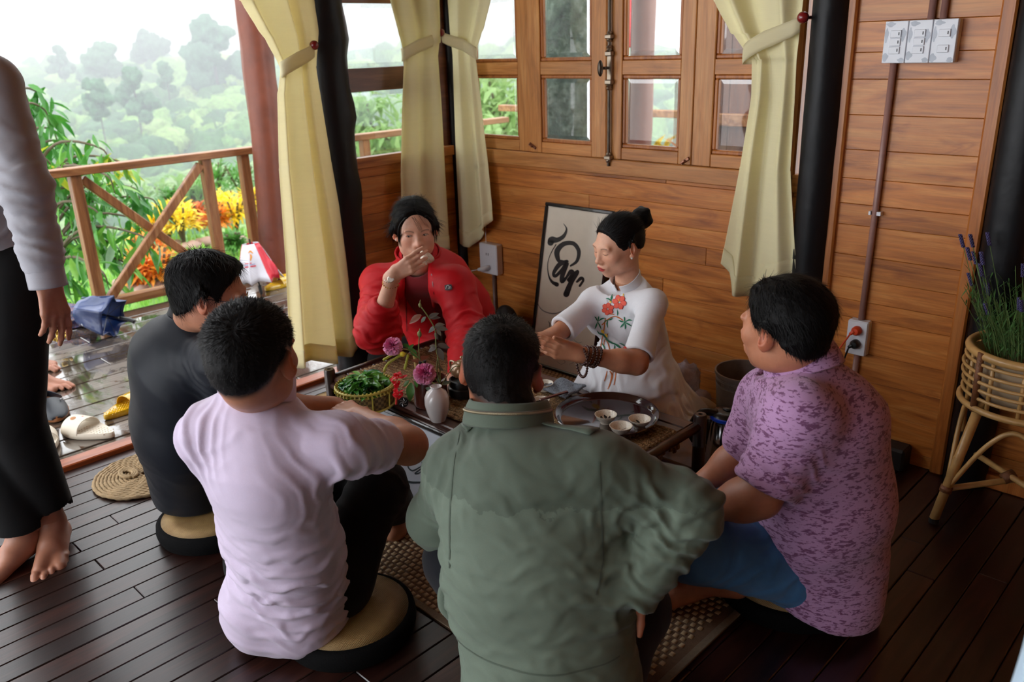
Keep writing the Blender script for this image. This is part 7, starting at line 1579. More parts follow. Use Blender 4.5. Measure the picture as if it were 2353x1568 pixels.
MB().tube(spline([tq+A(.035, .0, .03), tq+A(.055, .0, .045), tq+A(.066, 0, .062)], 6), np.linspace(.010, .005, 13), 10).build('spout', pm, te, smooth=True); MB().tube(spline([tq+A(-.036, 0, .048), tq+A(-.062, 0, .046), tq+A(-.060, 0, .022), tq+A(-.040, 0, .016)], 6), .0045, 8).build('handle', pm, te, smooth=True)
# leaf basket
bp = PJ(843, 932, TT, 'Z'); bk = empty('leaf_basket', bp, 'small round woven bamboo basket heaped with fresh green leaves', 'basket'); rB = .098; hB = .078
bw = NT('basket_weave'); tcb = bw.node('ShaderNodeTexCoord'); ck = bw.node('ShaderNodeTexChecker'); ck.inputs['Scale'].default_value = 1; mp = bw.node('ShaderNodeMapping'); bw.link(bw.coords(kind='World'), mp.inputs['Vector']); mp.inputs['Scale'].default_value = (90, 90, 95); bw.link(mp.outputs[0], ck.inputs['Vector']); ck.inputs['Color1'].default_value = srgb(150, 126, 76); ck.inputs['Color2'].default_value = srgb(96, 78, 50); bw.link(ck.outputs['Color'], bw.b.inputs['Base Color']); bw.setp(Roughness=.6); bw.bump(ck.outputs['Fac'], .4, .003)
MB().lathe([(0, .002), (rB*.92, .002), (rB*.95, .01), (rB, hB), (rB*.97, hB), (rB*.91, .012), (0, .012)], tuple(bp), 48).build('woven_wall', bw.m, bk, auto=60)
cane = mat_plain('cane_yellow', srgb(196, 182, 84), .4, var=.2); m = MB()
for zc, r_ in ((hB, .0048), (hB*.86, .003), (.012, .0042)): m.tube([bp+A((rB+.002)*math.cos(a), (rB+.002)*math.sin(a), zc) for a in np.linspace(0, 2*PI, 49)], r_, 8, cap=False)
m.build('hoops', cane, bk, smooth=True); m = MB()
for k in range(44): a = 2*PI*k/44; m.tube([bp+A((rB-.006)*math.cos(a), (rB-.006)*math.sin(a), hB+.002), bp+A((rB+.001)*math.cos(a+.02), (rB+.001)*math.sin(a+.02), hB+.007), bp+A((rB+.007)*math.cos(a+.05), (rB+.007)*math.sin(a+.05), hB*.84)], .0022, 5, flat=1.6)
m.build('rim_binding', cane, bk); m = MB()
for k in range(9): a = 2*PI*k/9+.3; m.tube([bp+A((rB+.004)*math.cos(a), (rB+.004)*math.sin(a), hB), bp+A((rB*.97+.003)*math.cos(a), (rB*.97+.003)*math.sin(a), .01)], .0028, 6)
m.build('ribs', cane, bk)
tl = empty('tea_leaves', bp+A(0, 0, hB), 'heap of fresh glossy green tea leaves in the bamboo basket', 'leaves'); rr = np.random.RandomState(6); lt = [mat_leaf('tea_leaf', [srgb(30, 96, 34), srgb(58, 134, 46), srgb(104, 172, 70)], .22, .2), mat_leaf('tea_leaf_light', [srgb(84, 150, 50), srgb(140, 196, 90)], .25, .3), mat_leaf('tea_leaf_blue', [srgb(28, 84, 58), srgb(60, 120, 88)], .15, .1)]
LT = leaf_shape(1, .36, .3, 5, .15); LTf = []
for m_ in lt:
    me = bpy.data.meshes.new('leaf'); me.from_pydata(LT[0].tolist(), [], LT[1]); me.materials.append(m_); me.polygons.foreach_set('use_smooth', [True]*len(me.polygons)); LTf.append(me)
inv = wmat(tl).inverted()
for k in range(210):
    a = rr.uniform(0, 2*PI); r = rB*.93*math.sqrt(rr.rand()); hgt = .055*(1-(r/rB)**2)*rr.uniform(.3, 1.15)-.012; p = bp+A(r*math.cos(a), r*math.sin(a), hB+hgt); a2 = rr.uniform(0, 2*PI); d = nrm(A(math.cos(a2), math.sin(a2), rr.uniform(-.1, .5))+A(math.cos(a), math.sin(a), 0)*.4)
    u = nrm(A(rr.normal(0, .35), rr.normal(0, .35), 1)); u = nrm(u-d*(u@d)); w_ = np.cross(u, d); s1 = rr.uniform(.04, .062); p = p-d*s1*.4; o = bpy.data.objects.new('leaf', LTf[0 if k % 5 else (1 if k % 2 else 2)]); COL.objects.link(o); o.parent = tl
    o.matrix_local = inv @ Matrix(((d[0]*s1, w_[0]*s1, u[0]*s1, p[0]), (d[1]*s1, w_[1]*s1, u[1]*s1, p[1]), (d[2]*s1, w_[2]*s1, u[2]*s1, p[2]), (0, 0, 0, 1)))

# ------------------------------------------------------------------ framed calligraphy
paper = mat_plain('paper_cream', srgb(214, 206, 190), .6, coat=.35, var=.03); paper_b = mat_plain('paper_blue', srgb(190, 198, 210), .6, coat=.35, bump=.25, bscale=7, var=.03); frm = mat_plain('frame_black', srgb(14, 14, 16), .25, coat=.5); inkm = mat_plain('brush_ink', srgb(20, 16, 18), .5); ink2 = mat_plain('ink_grey', srgb(110, 106, 102), .6)
def framed(name, b0, b1, t0, label, th, fw, pmat):
    """b0, b1 lower corners, t0 upper-left corner (front face)"""
    e = empty(name, (b0+b1)/2, label, 'picture'); u = nrm(b1-b0); v_ = t0-b0; v_ = v_-u*(v_@u); H = np.linalg.norm(v_); v_ /= H; n = np.cross(u, v_); W_2 = np.linalg.norm(b1-b0)
    M = Matrix(((u[0], v_[0], n[0], b0[0]), (u[1], v_[1], n[1], b0[1]), (u[2], v_[2], n[2], b0[2]), (0, 0, 0, 1)))
    for q in (((0, 0), (W_2, fw)), ((0, H-fw), (W_2, H)), ((0, fw), (fw, H-fw)), ((W_2-fw, fw), (W_2, H-fw))): MB().box((q[0][0], q[0][1], -th), (q[1][0], q[1][1], 0), .004, M).build('frame_bar', frm, e, auto=30)
    MB().box((fw*.6, fw*.6, -th*.8), (W_2-fw*.6, H-fw*.6, -th*.45), 0, M).build('paper', pmat, e)
    P0_ = b0-n*th*.45
    def on(px_, py_):
        d = ray(px_, py_); t = ((P0_-CP)@n)/(d@n); return CP+d*t+n*.0008
    return e, on, n
def brush(name, e, on, n, strokes, mat, f=5):
    m = MB()
    for st in strokes:
        P_ = spline(st, f); T_ = np.gradient(P_[:, :2], axis=0); G = []
        for (x_, y_, w_), t in zip(P_, T_): t = t/(np.linalg.norm(t)+1e-9); s1 = A(-t[1], t[0])*max(w_, .5)*.5; G.append([on(x_+s1[0], y_+s1[1]), on(x_-s1[0], y_-s1[1])])
        m.grid(G)
        for (x_, y_, w_) in (st[0], st[-1]):
            if w_ > 4: c = [on(x_+w_*.5*math.cos(a), y_+w_*.5*math.sin(a)) for a in np.linspace(0, 2*PI, 13)[:-1]]; m.add(c, [tuple(range(12))])
    return m.build(name, mat, e)
b0, t0 = PJ(1212, 845, .008, 'Z'), A(0, 0, 0); b0[1] = 2.665; b1 = A(-2.155, 2.665, .008); t0 = A(b0[0]-.02, 2.812, .765); b0 = A(-2.55, 2.665, .008)
e1_, on1, n1 = framed('calligraphy_picture', b0, b1, t0, 'tall black-framed brush calligraphy leaning against the back wall', .022, .017, paper)
Zf = lambda pts: [(*Z(a, b), w_/3.136) for a, b, w_ in pts]
brush('calligraphy', e1_, on1, n1, [Zf(s) for s in ([(298, 200, 3), (320, 240, 12), (300, 290, 26), (255, 318, 34), (215, 318, 50), (205, 338, 46)], [(245, 350, 8), (205, 420, 5), (184, 490, 5), (190, 570, 9), (215, 620, 20), (250, 640, 32)], [(350, 505, 14), (395, 470, 22), (408, 400, 28), (370, 345, 30), (300, 348, 34), (252, 400, 40), (262, 465, 28), (290, 470, 14)],
    [(322, 474, 26), (270, 495, 34), (228, 555, 24), (240, 580, 22), (290, 530, 24), (322, 485, 32), (290, 575, 34), (288, 620, 28), (318, 590, 18)], [(318, 590, 14), (350, 545, 28), (365, 565, 30), (330, 620, 30), (375, 560, 18), (400, 545, 20), (395, 565, 22), (350, 630, 34), (318, 710, 44)], [(395, 620, 16), (425, 595, 26), (440, 610, 18), (415, 650, 16)])], inkm)
brush('calligraphy_flourish', e1_, on1, n1, [Zf(s) for s in ([(104, 690, 2), (110, 770, 4), (150, 828, 7), (230, 850, 9), (300, 826, 5), (330, 800, 3)], [(190, 905, 4), (200, 925, 9), (196, 945, 4)], [(320, 985, 2), (360, 1005, 3), (340, 1040, 3), (320, 1010, 2)], [(360, 1025, 2), (400, 1060, 3), (430, 1055, 2)], [(250, 1170, 2), (290, 1180, 3), (310, 1200, 3), (280, 1215, 2), (250, 1195, 2)], [(300, 1160, 2), (350, 1175, 2), (370, 1200, 3), (340, 1215, 2)])], ink2)
# frame leaning against the front of the table
fb0, fb1 = A(-2.30, 1.455, .008), A(-1.66, 1.455, .008); ft = A(-2.30, 1.548, .272)
e2_, on2, n2 = framed('calligraphy_picture', fb0, fb1, ft, 'wide black-framed calligraphy on pale blue paper leaning on the table front', .016, .015, paper_b)
Y_ = lambda pts: [(840+a/4.9, 880+b/4.9, w_/4.9) for a, b, w_ in pts]
brush('calligraphy', e2_, on2, n2, [Y_(s) for s in ([(560, 640, 5), (630, 680, 9), (690, 745, 13), (712, 840, 14)], [(668, 790, 4), (690, 830, 30), (700, 858, 40)], [(400, 865, 5), (430, 893, 9), (470, 870, 8), (495, 830, 6)], [(520, 800, 6), (545, 860, 10), (600, 893, 12), (628, 850, 14), (590, 818, 12), (520, 870, 13), (480, 930, 15), (500, 975, 16), (545, 988, 18), (640, 935, 12)], [(640, 960, 14), (560, 1020, 16), (600, 1020, 14), (650, 985, 12)], [(635, 890, 7), (640, 915, 9), (655, 915, 5)], [(320, 335, 6), (316, 360, 8), (310, 380, 4)], [(400, 1085, 20), (450, 1105, 26), (520, 1122, 24), (620, 1122, 20)])], mat_plain('ink_teal', srgb(44, 58, 66), .5))

# ------------------------------------------------------------------ kettle, bin, plastic bags
kp = A(-1.30, 2.35, .008); ke = empty('electric_kettle', kp, 'steel electric kettle with black handle and blue-ringed lid', 'kettle'); steel = mat_plain('steel', srgb(190, 192, 196), .12, 1, var=.04); blk = mat_plain('black_plastic', srgb(14, 14, 16), .3, coat=.2)
MB().lathe([(0, .018), (.074, .018), (.076, .03), (.072, .10), (.060, .19), (.054, .205)], tuple(kp), 40).build('kettle_body', steel, ke, auto=40); MB().lathe([(0, 0), (.080, 0), (.082, .012), (.076, .02), (0, .02)], tuple(kp), 40).build('base', blk, ke, auto=40)
MB().lathe([(.056, .203), (.059, .206), (.059, .214), (.055, .217)], tuple(kp), 40).build('lid_ring', mat_plain('blue_plastic', srgb(20, 70, 200), .3), ke, auto=40); MB().lathe([(.056, .214), (.050, .225), (.03, .232), (0, .234)], tuple(kp), 40).sphere(kp+A(0, 0, .236), (.018, .012, .006), 12, 8).build('lid', blk, ke, auto=50)
hd_ = -RT; hd_ = nrm(hd_*A(1, 1, 0)); MB().tube(spline([kp+hd_*.035+A(0, 0, .222), kp+hd_*.085+A(0, 0, .228), kp+hd_*.118+A(0, 0, .185), kp+hd_*.122+A(0, 0, .12), kp+hd_*.105+A(0, 0, .06), kp+hd_*.070+A(0, 0, .035)], 8), .0135, 12).build('handle', blk, ke, smooth=True); MB().tube(spline([kp+hd_*.056+A(0, 0, .20), kp+hd_*.066+A(0, 0, .12), kp+hd_*.074+A(0, 0, .035)], 6), .012, 10, flat=1).build('handle_mount', blk, ke, smooth=True)
MB().tube(spline([kp-hd_*.052+A(0, 0, .185), kp-hd_*.07+A(0, 0, .2), kp-hd_*.078+A(0, 0, .207)], 5), np.linspace(.02, .010, 11), 12).build('spout', steel, ke, smooth=True); MB().tube([kp+hd_*.0605+FWD*-.02+A(0, 0, .045), kp+hd_*.060+FWD*-.02+A(0, 0, .07)], .008, 6).build('label', mat_plain('white_label', srgb(220, 222, 224), .4), ke)
bp_ = A(-1.385, 2.62, 0.008); be = empty('waste_bin', bp_, 'grey-brown plastic waste bin with an embossed band by the wall', 'bin'); bnm = mat_plain('bin_plastic', srgb(116, 106, 100), .35, bump=.1, bscale=200)
MB().lathe([(0, .004), (.086, .004), (.09, 0), (.107, .262), (.112, .268), (.112, .276), (.106, .276), (.103, .262), (.087, .01), (0, .01)], tuple(bp_), 48).build('bucket', bnm, be, auto=50); m = MB()
for zc in (.222, .228, .246, .252): m.tube([bp_+A((.0885+.0185*zc/.27+.0006)*math.cos(a), (.0885+.0185*zc/.27+.0006)*math.sin(a), zc) for a in np.linspace(0, 2*PI, 49)], .0016, 6, cap=False)
for k in range(64): a = 2*PI*k/64; m.tube([bp_+A((.1045)*math.cos(a), (.1045)*math.sin(a), .231), bp_+A((.1055)*math.cos(a+.02), (.1055)*math.sin(a+.02), .243)], .0014, 5)
m.build('embossed_band', bnm, be, smooth=True)
pl = NT('clear_plastic'); n_ = pl.noise(pl.coords(kind='World'), 40, 4, .7, 1.5); pl.setp(Roughness=.12); pl.b.inputs['Base Color'].default_value = srgb(214, 204, 218); pl.b.inputs['Alpha'].default_value = .62; pl.b.inputs['Specular IOR Level'].default_value = .9; pl.bump(n_, 1, .02); 
def bag(name, c, r, label, seed, mat=None, amp=.25):
    V0, F0 = ICO[3]; V0, F0 = V0, F0; n_ = 1+amp*(1-2*np.abs(vnoise(V0*2.3+seed)))+amp*.6*(1-2*np.abs(vnoise(V0*5.5+seed))); V = A(*c)+V0*n_[:, None]*A(*r); V[:, 2] = np.maximum(V[:, 2], c[2]-r[2]*.92)
    o = new_mesh(name, V, F0, mat or pl.m, None, True, loc=A(c[0], c[1], c[2]-r[2]*.92)); return tag(o, label, 'bag')
q = PJ(1578, 868, 2.94+.25); bag('plastic_bag', (q[0], q[1], max(.12, q[2])), (.045, .045, .058), 'crumpled clear plastic bag by the wall behind the woman in white', 3)
bag('plastic_bag', (-1.66, 2.72, .05), (.06, .05, .045), 'low crumpled plastic bag on the floor left of the waste bin', 8)
cr = empty('cardboard_piece', (-1.43, 2.50, .008), 'scrap of brown cardboard on the floor left of the kettle', 'cardboard'); MB().box((-1.47, 2.44, .009), (-1.40, 2.56, .014), .001).build('sheet', mat_plain('cardboard', srgb(150, 118, 84), .8), cr)
sp = empty('black_speaker', (-.93, 2.775, 0), 'small black box speaker with gold script on the floor by the wall', 'speaker'); MB().box((-1.02, 2.735, .002), (-.83, 2.815, .085), .008).build('cabinet', mat_plain('speaker_black', srgb(14, 14, 15), .5, bump=.3, bscale=300), sp)
gm2 = mat_plain('script_gold', srgb(150, 150, 80), .4, .5); wm2 = mat_plain('mark_white', srgb(200, 200, 200), .5)
def text(name, s_, loc, rot, size, mat, parent, ext=.0006, shear=0, align='CENTER'):
    cu = bpy.data.curves.new(name, 'FONT'); cu.body = s_; cu.size = size; cu.extrude = ext; cu.shear = shear; cu.align_x = align; cu.align_y = 'CENTER'; cu.materials.append(mat); o = bpy.data.objects.new(name, cu); COL.objects.link(o)
    dg = bpy.context.evaluated_depsgraph_get(); me = bpy.data.meshes.new_from_object(o.evaluated_get(dg)); bpy.data.objects.remove(o); o = bpy.data.objects.new(name, me); COL.objects.link(o)
    o.parent = parent; o.matrix_local = wmat(parent).inverted() @ (Matrix.Translation(tuple(float(v) for v in loc)) @ rot); return o
def rot_from(x_, z_):
    x_ = nrm(x_); z_ = nrm(A(*z_)-x_*(A(*z_)@x_)); y_ = np.cross(z_, x_); return Matrix(((x_[0], y_[0], z_[0], 0), (x_[1], y_[1], z_[1], 0), (x_[2], y_[2], z_[2], 0), (0, 0, 0, 1)))
text('gold_script', 'all', (-.925, 2.734, .035), rot_from((1, 0, 0), (0, -1, 0)), .032, gm2, sp, shear=.3)
MB().box((-.905, 2.765, .0852), (-.893, 2.771, .0858)).bar((-.95, 2.755, .0856), (-.938, 2.775, .0856), .003, .001, bev=0).bar((-.938, 2.755, .0856), (-.95, 2.775, .0856), .003, .001, bev=0).build('markings', wm2, sp)

# ------------------------------------------------------------------ switches, sockets, conduits
wp = mat_plain('switch_white', srgb(214, 218, 226), .3, var=.02); wg = mat_plain('switch_grey', srgb(176, 184, 196), .4); pipe = mat_plain('conduit_brown', srgb(150, 112, 104), .35, var=.08)
se = empty('switch_panel', (-.97, YB, 1.42), 'white row of three wall switch plates on the plank wall', 'switch')
MB().box((-1.080, YB-.034, 1.358), (-.866, YB-.001, 1.482), .003).build('box', wp, se)
for i in range(3):
    x0 = -1.080+i*.0713; pl_ = MB().box((x0+.001, YB-.040, 1.358), (x0+.0703, YB-.033, 1.482), .003).build('plate', wp, se); m = MB()
    zsw = ((1.400, 1.422), (1.4235, 1.4455), (1.447, 1.469)) if i < 2 else ((1.387, 1.409), (1.432, 1.454))
    if i < 2: zsw = ((1.385, 1.407), (1.409, 1.431), (1.433, 1.455))
    for a, b in zsw: MB().box((x0+.020, YB-.0445, a), (x0+.053, YB-.039, b), .002).build('rocker', wp, pl_); m.box((x0+.045, YB-.0452, (a+b)/2-.004), (x0+.048, YB-.0444, (a+b)/2+.005))
    m.build('indicator', mat_plain('dark_mark', srgb(60, 60, 66), .5), pl_)
    rr = np.random.RandomState(i+3)
    for cx2, cz2, rx_, rz_ in ((x0+.010, 1.37+rr.rand()*.01, .010, .012), (x0+.060, 1.366, .011, .007), (x0+.018, 1.472, .014, .007), (x0+.058, 1.42+rr.rand()*.03, .009, .018), (x0+.008, 1.44, .006, .02)):
        MB().add([A(min(max(cx2+rx_*math.cos(a)*(1+.25*math.sin(3*a+i)), x0+.002), x0+.0695), YB-.0403, cz2+rz_*math.sin(a)*(1+.2*math.cos(4*a))) for a in np.linspace(0, 2*PI, 15)[:-1]], [tuple(range(14))[::-1]]).build('grey_stain', wg, pl_)
ce = empty('wall_conduit', (-1.055, YB, 0), 'brown conduit pipe running from the switch box to the floor', 'pipe'); MB().tube([(-1.05, YB-.014, 1.36), (-1.053, YB-.014, .9), (-1.058, YB-.014, .50)], .0105, 12).build('upper_pipe', pipe, ce, smooth=True); MB().tube([(-1.058, YB-.014, .374), (-1.062, YB-.014, .005)], .0105, 12).build('lower_pipe', pipe, ce, smooth=True)
MB().box((-1.072, YB-.024, .872), (-1.064, YB-.001, .885), .001).box((-1.045, YB-.024, .872), (-1.031, YB-.001, .885), .001).build('clip', wp, ce)
for x_, lb in ((-.955, 'left one of two brown conduit pipes above the switch box'), (-.92, 'right one of two brown conduit pipes above the switch box')): tag(MB().tube([(x_, YB-.014, 1.483), (x_, YB-.014, 2.89)], .0105, 12).build('wall_conduit', pipe, smooth=True, loc=(x_, YB-.014, 1.483)), lb, 'pipe')
so = empty('wall_socket', (-1.058, YB, .437), 'white double wall socket with an orange and a black plug', 'socket'); MB().box((-1.094, YB-.036, .374), (-1.022, YB-.001, .500), .004).build('box', wp, so); MB().box((-1.092, YB-.041, .376), (-1.024, YB-.035, .498), .004).build('plate', wp, so)
org_ = mat_plain('plug_orange', srgb(204, 66, 30), .4)
def plug(z_, mat, label, pts, nm):
    e = empty(nm, (-1.056, YB-.041, z_), label, 'plug'); MB().lathe([(0, .0), (.0165, .0), (.017, .004), (.0165, .016), (.011, .024), (0, .025)], M=Matrix.Translation((-1.056, YB-.041, z_)) @ Matrix.Rotation(PI/2, 4, 'X'), seg=20).build('head', mat, e, auto=40)
    MB().tube(spline([A(-1.06, YB-.06, z_), A(-1.072, YB-.066, z_-.012)], 3), np.linspace(.009, .005, 4), 8).tube(spline([A(-1.07, YB-.066, z_-.010)]+pts, 8), .003, 8).build('cord', mat, e, smooth=True)
plug(.468, org_, 'orange power plug with its orange cord in the upper socket', [A(-1.10, 2.76, .40), A(-1.17, 2.72, .26), A(-1.2, 2.68, .1), A(-1.22, 2.6, .012)], 'power_plug'); plug(.418, mat_plain('plug_black', srgb(20, 22, 24), .4), 'black power plug with its black cord in the lower socket', [A(-1.09, 2.77, .34), A(-1.12, 2.74, .2), A(-1.15, 2.68, .05), A(-1.24, 2.5, .014)], 'power_plug')
s2 = empty('wall_socket', (-2.905, YB, .46), 'white wall socket near the corner with a white plug in it', 'socket'); a = PJ(0, 0, 0, 'Z') if False else at(1108, 624, Y=YB-.03); b = at(1145, 564, Y=YB-.03)
MB().box((a[0], YB-.045, a[2]), (b[0], YB-.001, b[2]), .004).build('box', wp, s2); m = MB(); cz_ = a[2]+(b[2]-a[2])*.66; cx2 = (a[0]+b[0])/2-.004
for dx in (-.007, .007): m.box((cx2+dx-.002, YB-.0458, cz_-.006), (cx2+dx+.002, YB-.0448, cz_+.006))
m.build('slots', mat_plain('dark_mark', srgb(60, 60, 66), .5), s2); MB().tube([(cx2+.012, YB-.045, a[2]+.035), (cx2-.006, YB-.075, a[2]+.03), (cx2-.03, YB-.085, a[2]+.026)], [.013, .014, .007], 12).build('plug', wp, s2, smooth=True)
MB().tube(spline([(cx2-.03, YB-.085, a[2]+.026), (cx2-.08, YB-.09, a[2]+.01), (cx2-.13, YB-.10, a[2]-.02)], 6), .0018, 6).build('cable', wp, s2, smooth=True)
MB().tube([(cx2+.008, YB-.012, a[2]), (cx2+.008, YB-.012, .0)], .010, 10).build('riser_pipe', mat_plain('conduit_grey', srgb(110, 86, 80), .4), s2, smooth=True); MB().tube(spline([at(1116, 510, Y=YB-.03), at(1116, 540, Y=YB-.03), A(cx2-.02, YB-.03, b[2])], 4), .0012, 6).build('pull_cord', wp, s2)
cb = MB().tube(spline([at(1100, 697, Y=2.68), at(1128, 712, Y=2.66), at(1150, 745, Y=2.62), at(1162, 790, Y=2.55)], 8), .0028, 8).build('white_cable', mat_plain('cable_grey', srgb(150, 146, 144), .4), smooth=True, loc=at(1162, 790, Y=2.55)); tag(cb, 'loop of grey cable standing up behind the woman in red', 'cable')
bbx = empty('black_bag', (-2.72, 2.70, .008), 'black soft bag on the floor in the corner behind the woman in red', 'bag'); sdf_obj('bag_body', SDF().ell((-2.72, 2.70, .13), (.08, .06, .13), k=.02).cap((-2.68, 2.70, .1), (-2.74, 2.72, .14), .06, .04, .04), .008, mat_plain('bag_black', srgb(16, 16, 18), .6), bbx)

# ------------------------------------------------------------------ plant stand with lavender
pc = PJ(2374, 806, .55, 'Z'); pc_ = A(pc[0], pc[1], 0); rat = mat_plain('rattan', srgb(190, 150, 92), .42, coat=.2, var=.22, bump=.2, bscale=60); ratd = mat_plain('rattan_binding', srgb(122, 78, 48), .5, var=.3, bump=.5, bscale=200); Rr = .165; ps = empty('rattan_plant_stand', pc_, 'tall round rattan plant stand with splayed bound legs at the right edge', 'plant stand')
ring = lambda r, z_, n=49: [pc_+A(r*math.cos(a), r*math.sin(a), z_) for a in np.linspace(0, 2*PI, n)]
MB().tube(ring(Rr, .55), .013, 12, cap=False).build('top_ring', rat, ps, smooth=True)
for k, z_ in enumerate((.525, .498, .471, .444, .417)): MB().tube(ring(Rr+.006+.004*math.sin(k*1.3), z_), .0055, 8, cap=False).build('hoop', rat, ps, smooth=True)
MB().tube(ring(Rr+.006, .385), .010, 10, cap=False).build('bottom_ring', rat, ps, smooth=True)
for k in range(12): a = 2*PI*k/12+.15; MB().tube([pc_+A(Rr*math.cos(a), Rr*math.sin(a), .55), pc_+A((Rr-.002)*math.cos(a), (Rr-.002)*math.sin(a), .385)], .0065, 8).build('upright', rat, ps, smooth=True)
m = MB(); a0 = math.atan2(-.643+0-pc_[0]*0, 1); ft0 = A(-.643, 2.493, 0)-pc_; fa = math.atan2(ft0[1], ft0[0]); rf_ = np.linalg.norm(ft0)
for k in range(4):
    a = fa+k*PI/2; top = pc_+A((Rr-.02)*math.cos(a), (Rr-.02)*math.sin(a), .40); ftp = pc_+A(rf_*math.cos(a), rf_*math.sin(a), .012)
    lg = MB().tube([top, ftp], .0145, 12).build('leg', rat, ps, smooth=True); MB().tube([ftp+A(0, 0, .004), ftp-A(0, 0, .012)], .0155, 12).build('foot_cap', mat_plain('rubber_black', srgb(20, 18, 18), .6), lg)
    t1 = (top-ftp); MB().tube([ftp+t1*.24, ftp+t1*.29], .018, 12).build('binding', ratd, lg, smooth=True); MB().tube([ftp+t1*.52, ftp+t1*.535], .0155, 12).build('node_ring', rat, lg)
    MB().tube([pc_+A((Rr+.004)*math.cos(a), (Rr+.004)*math.sin(a), .375), pc_+A((Rr+.008)*math.cos(a), (Rr+.008)*math.sin(a), .56)], .010, 10).build('binding', ratd, ps, smooth=True)
    b = a+PI/2; mid = pc_+A(rf_*.62*math.cos((a+b)/2), rf_*.62*math.sin((a+b)/2), .365); p1 = ftp+t1*.26; q2 = pc_+A(rf_*math.cos(b), rf_*math.sin(b), .012); t2 = pc_+A((Rr-.02)*math.cos(b), (Rr-.02)*math.sin(b), .40)-q2; p2 = q2+t2*.26
    ar_ = [p1, p1*.72+p2*.28+A(0, 0, .17), mid*.9+(p1+p2)*.05+A(0, 0, .0), p2*.72+p1*.28+A(0, 0, .17), p2]; MB().tube(spline(ar_, 8), .0075, 8).build('arch', rat, ps, smooth=True)
for k in (0, 1): a = fa+k*PI/2; d = A(math.cos(a), math.sin(a), 0); MB().tube([pc_+d*rf_*.86+A(0, 0, .115+k*.018), pc_-d*rf_*.86+A(0, 0, .115+k*.018)], .0095, 10).build('stretcher', rat, ps, smooth=True)
MB().tube([pc_+A(-.012, -.012, .12), pc_+A(.012, .012, .136)], .018, 10).build('binding', ratd, ps, smooth=True)
pot = empty('planter_bag', pc_+A(0, 0, .39), 'beige crumpled fabric planter liner inside the rattan stand', 'planter'); V0, F0 = ICO[3]; prf = [(0, .0), (.12, .0), (.142, .03), (.146, .10), (.150, .145), (.145, .148), (.135, .13), (0, .125)]
o = MB().lathe(prf, tuple(pc_+A(0, 0, .395)), 60).build('liner', mat_plain('liner_beige', srgb(176, 156, 128), .8, bump=1, bscale=25, var=.1), pot, smooth=True); vv = np.array([v_.co[:] for v_ in o.data.vertices]); rr_ = np.linalg.norm(vv[:, :2], axis=1)+1e-6; f_ = 1-.07*np.abs(vnoise(vv*14+3))*(vv[:, 2] < .15); vv[:, :2] *= f_[:, None]; o.data.vertices.foreach_set('co', vv.astype(np.float32).ravel())
lav_e = empty('lavender_plant', pc_+A(0, 0, .52), 'bushy lavender plant with purple flower spikes in the rattan stand', 'plant'); rr = np.random.RandomState(12); pl_l = []; m = MB(); fls = []
for k in range(260):
    a = rr.uniform(0, 2*PI); r0 = .12*math.sqrt(rr.rand()); b = pc_+A(r0*math.cos(a), r0*math.sin(a), .52); L = rr.uniform(.10, .21)*(1.35 if k < 36 else 1); out = A(math.cos(a), math.sin(a), 0)*(.25+.9*r0/.12)*.55; tip = b+out*L*.75+A(rr.normal(0, .01), rr.normal(0, .01), L*(1.25 if k < 36 else 1)); pts = spline([b, b*.5+tip*.5+A(0, 0, .015), tip], 3); m.tube(pts, .0012, 3, cap=False)
    for j in range(7 if k >= 36 else 4):
        p = pts[min(len(pts)-1, 1+j % 6)]; an = rr.uniform(0, 2*PI); pl_l.append((p, A(math.cos(an)*.7, math.sin(an)*.7, .9), (0, 0, 1), rr.uniform(.022, .04)))
    if k < 36: fls.append((tip, nrm(tip-pts[-3])))
m.build('stems', mat_plain('lav_stem', srgb(96, 124, 70), .6), lav_e); leaves_mesh('foliage', pl_l, mat_leaf('lav_leaf', [srgb(52, 92, 48), srgb(84, 132, 70), srgb(120, 160, 100)], .5, .25), lav_e, leaf_shape(1, .13, .1, 2)); vi = mat_plain('lavender_purple', srgb(62, 56, 100), .7, var=.3)
for tip, d in fls:
    m = MB()
    for j in range(9): 
        for i in range(4): an = i*1.57+j*.6; m.sphere(tip-d*.004*j*1.1+A(math.cos(an), math.sin(an), 0)*.0036, (.0026, .0026, .0034), 5, 4)
    m.build('flower_spike', vi, lav_e)
for x_, y_ in ((-.30, 2.05), (-.95, 1.5), (-.38, 1.75)): pass

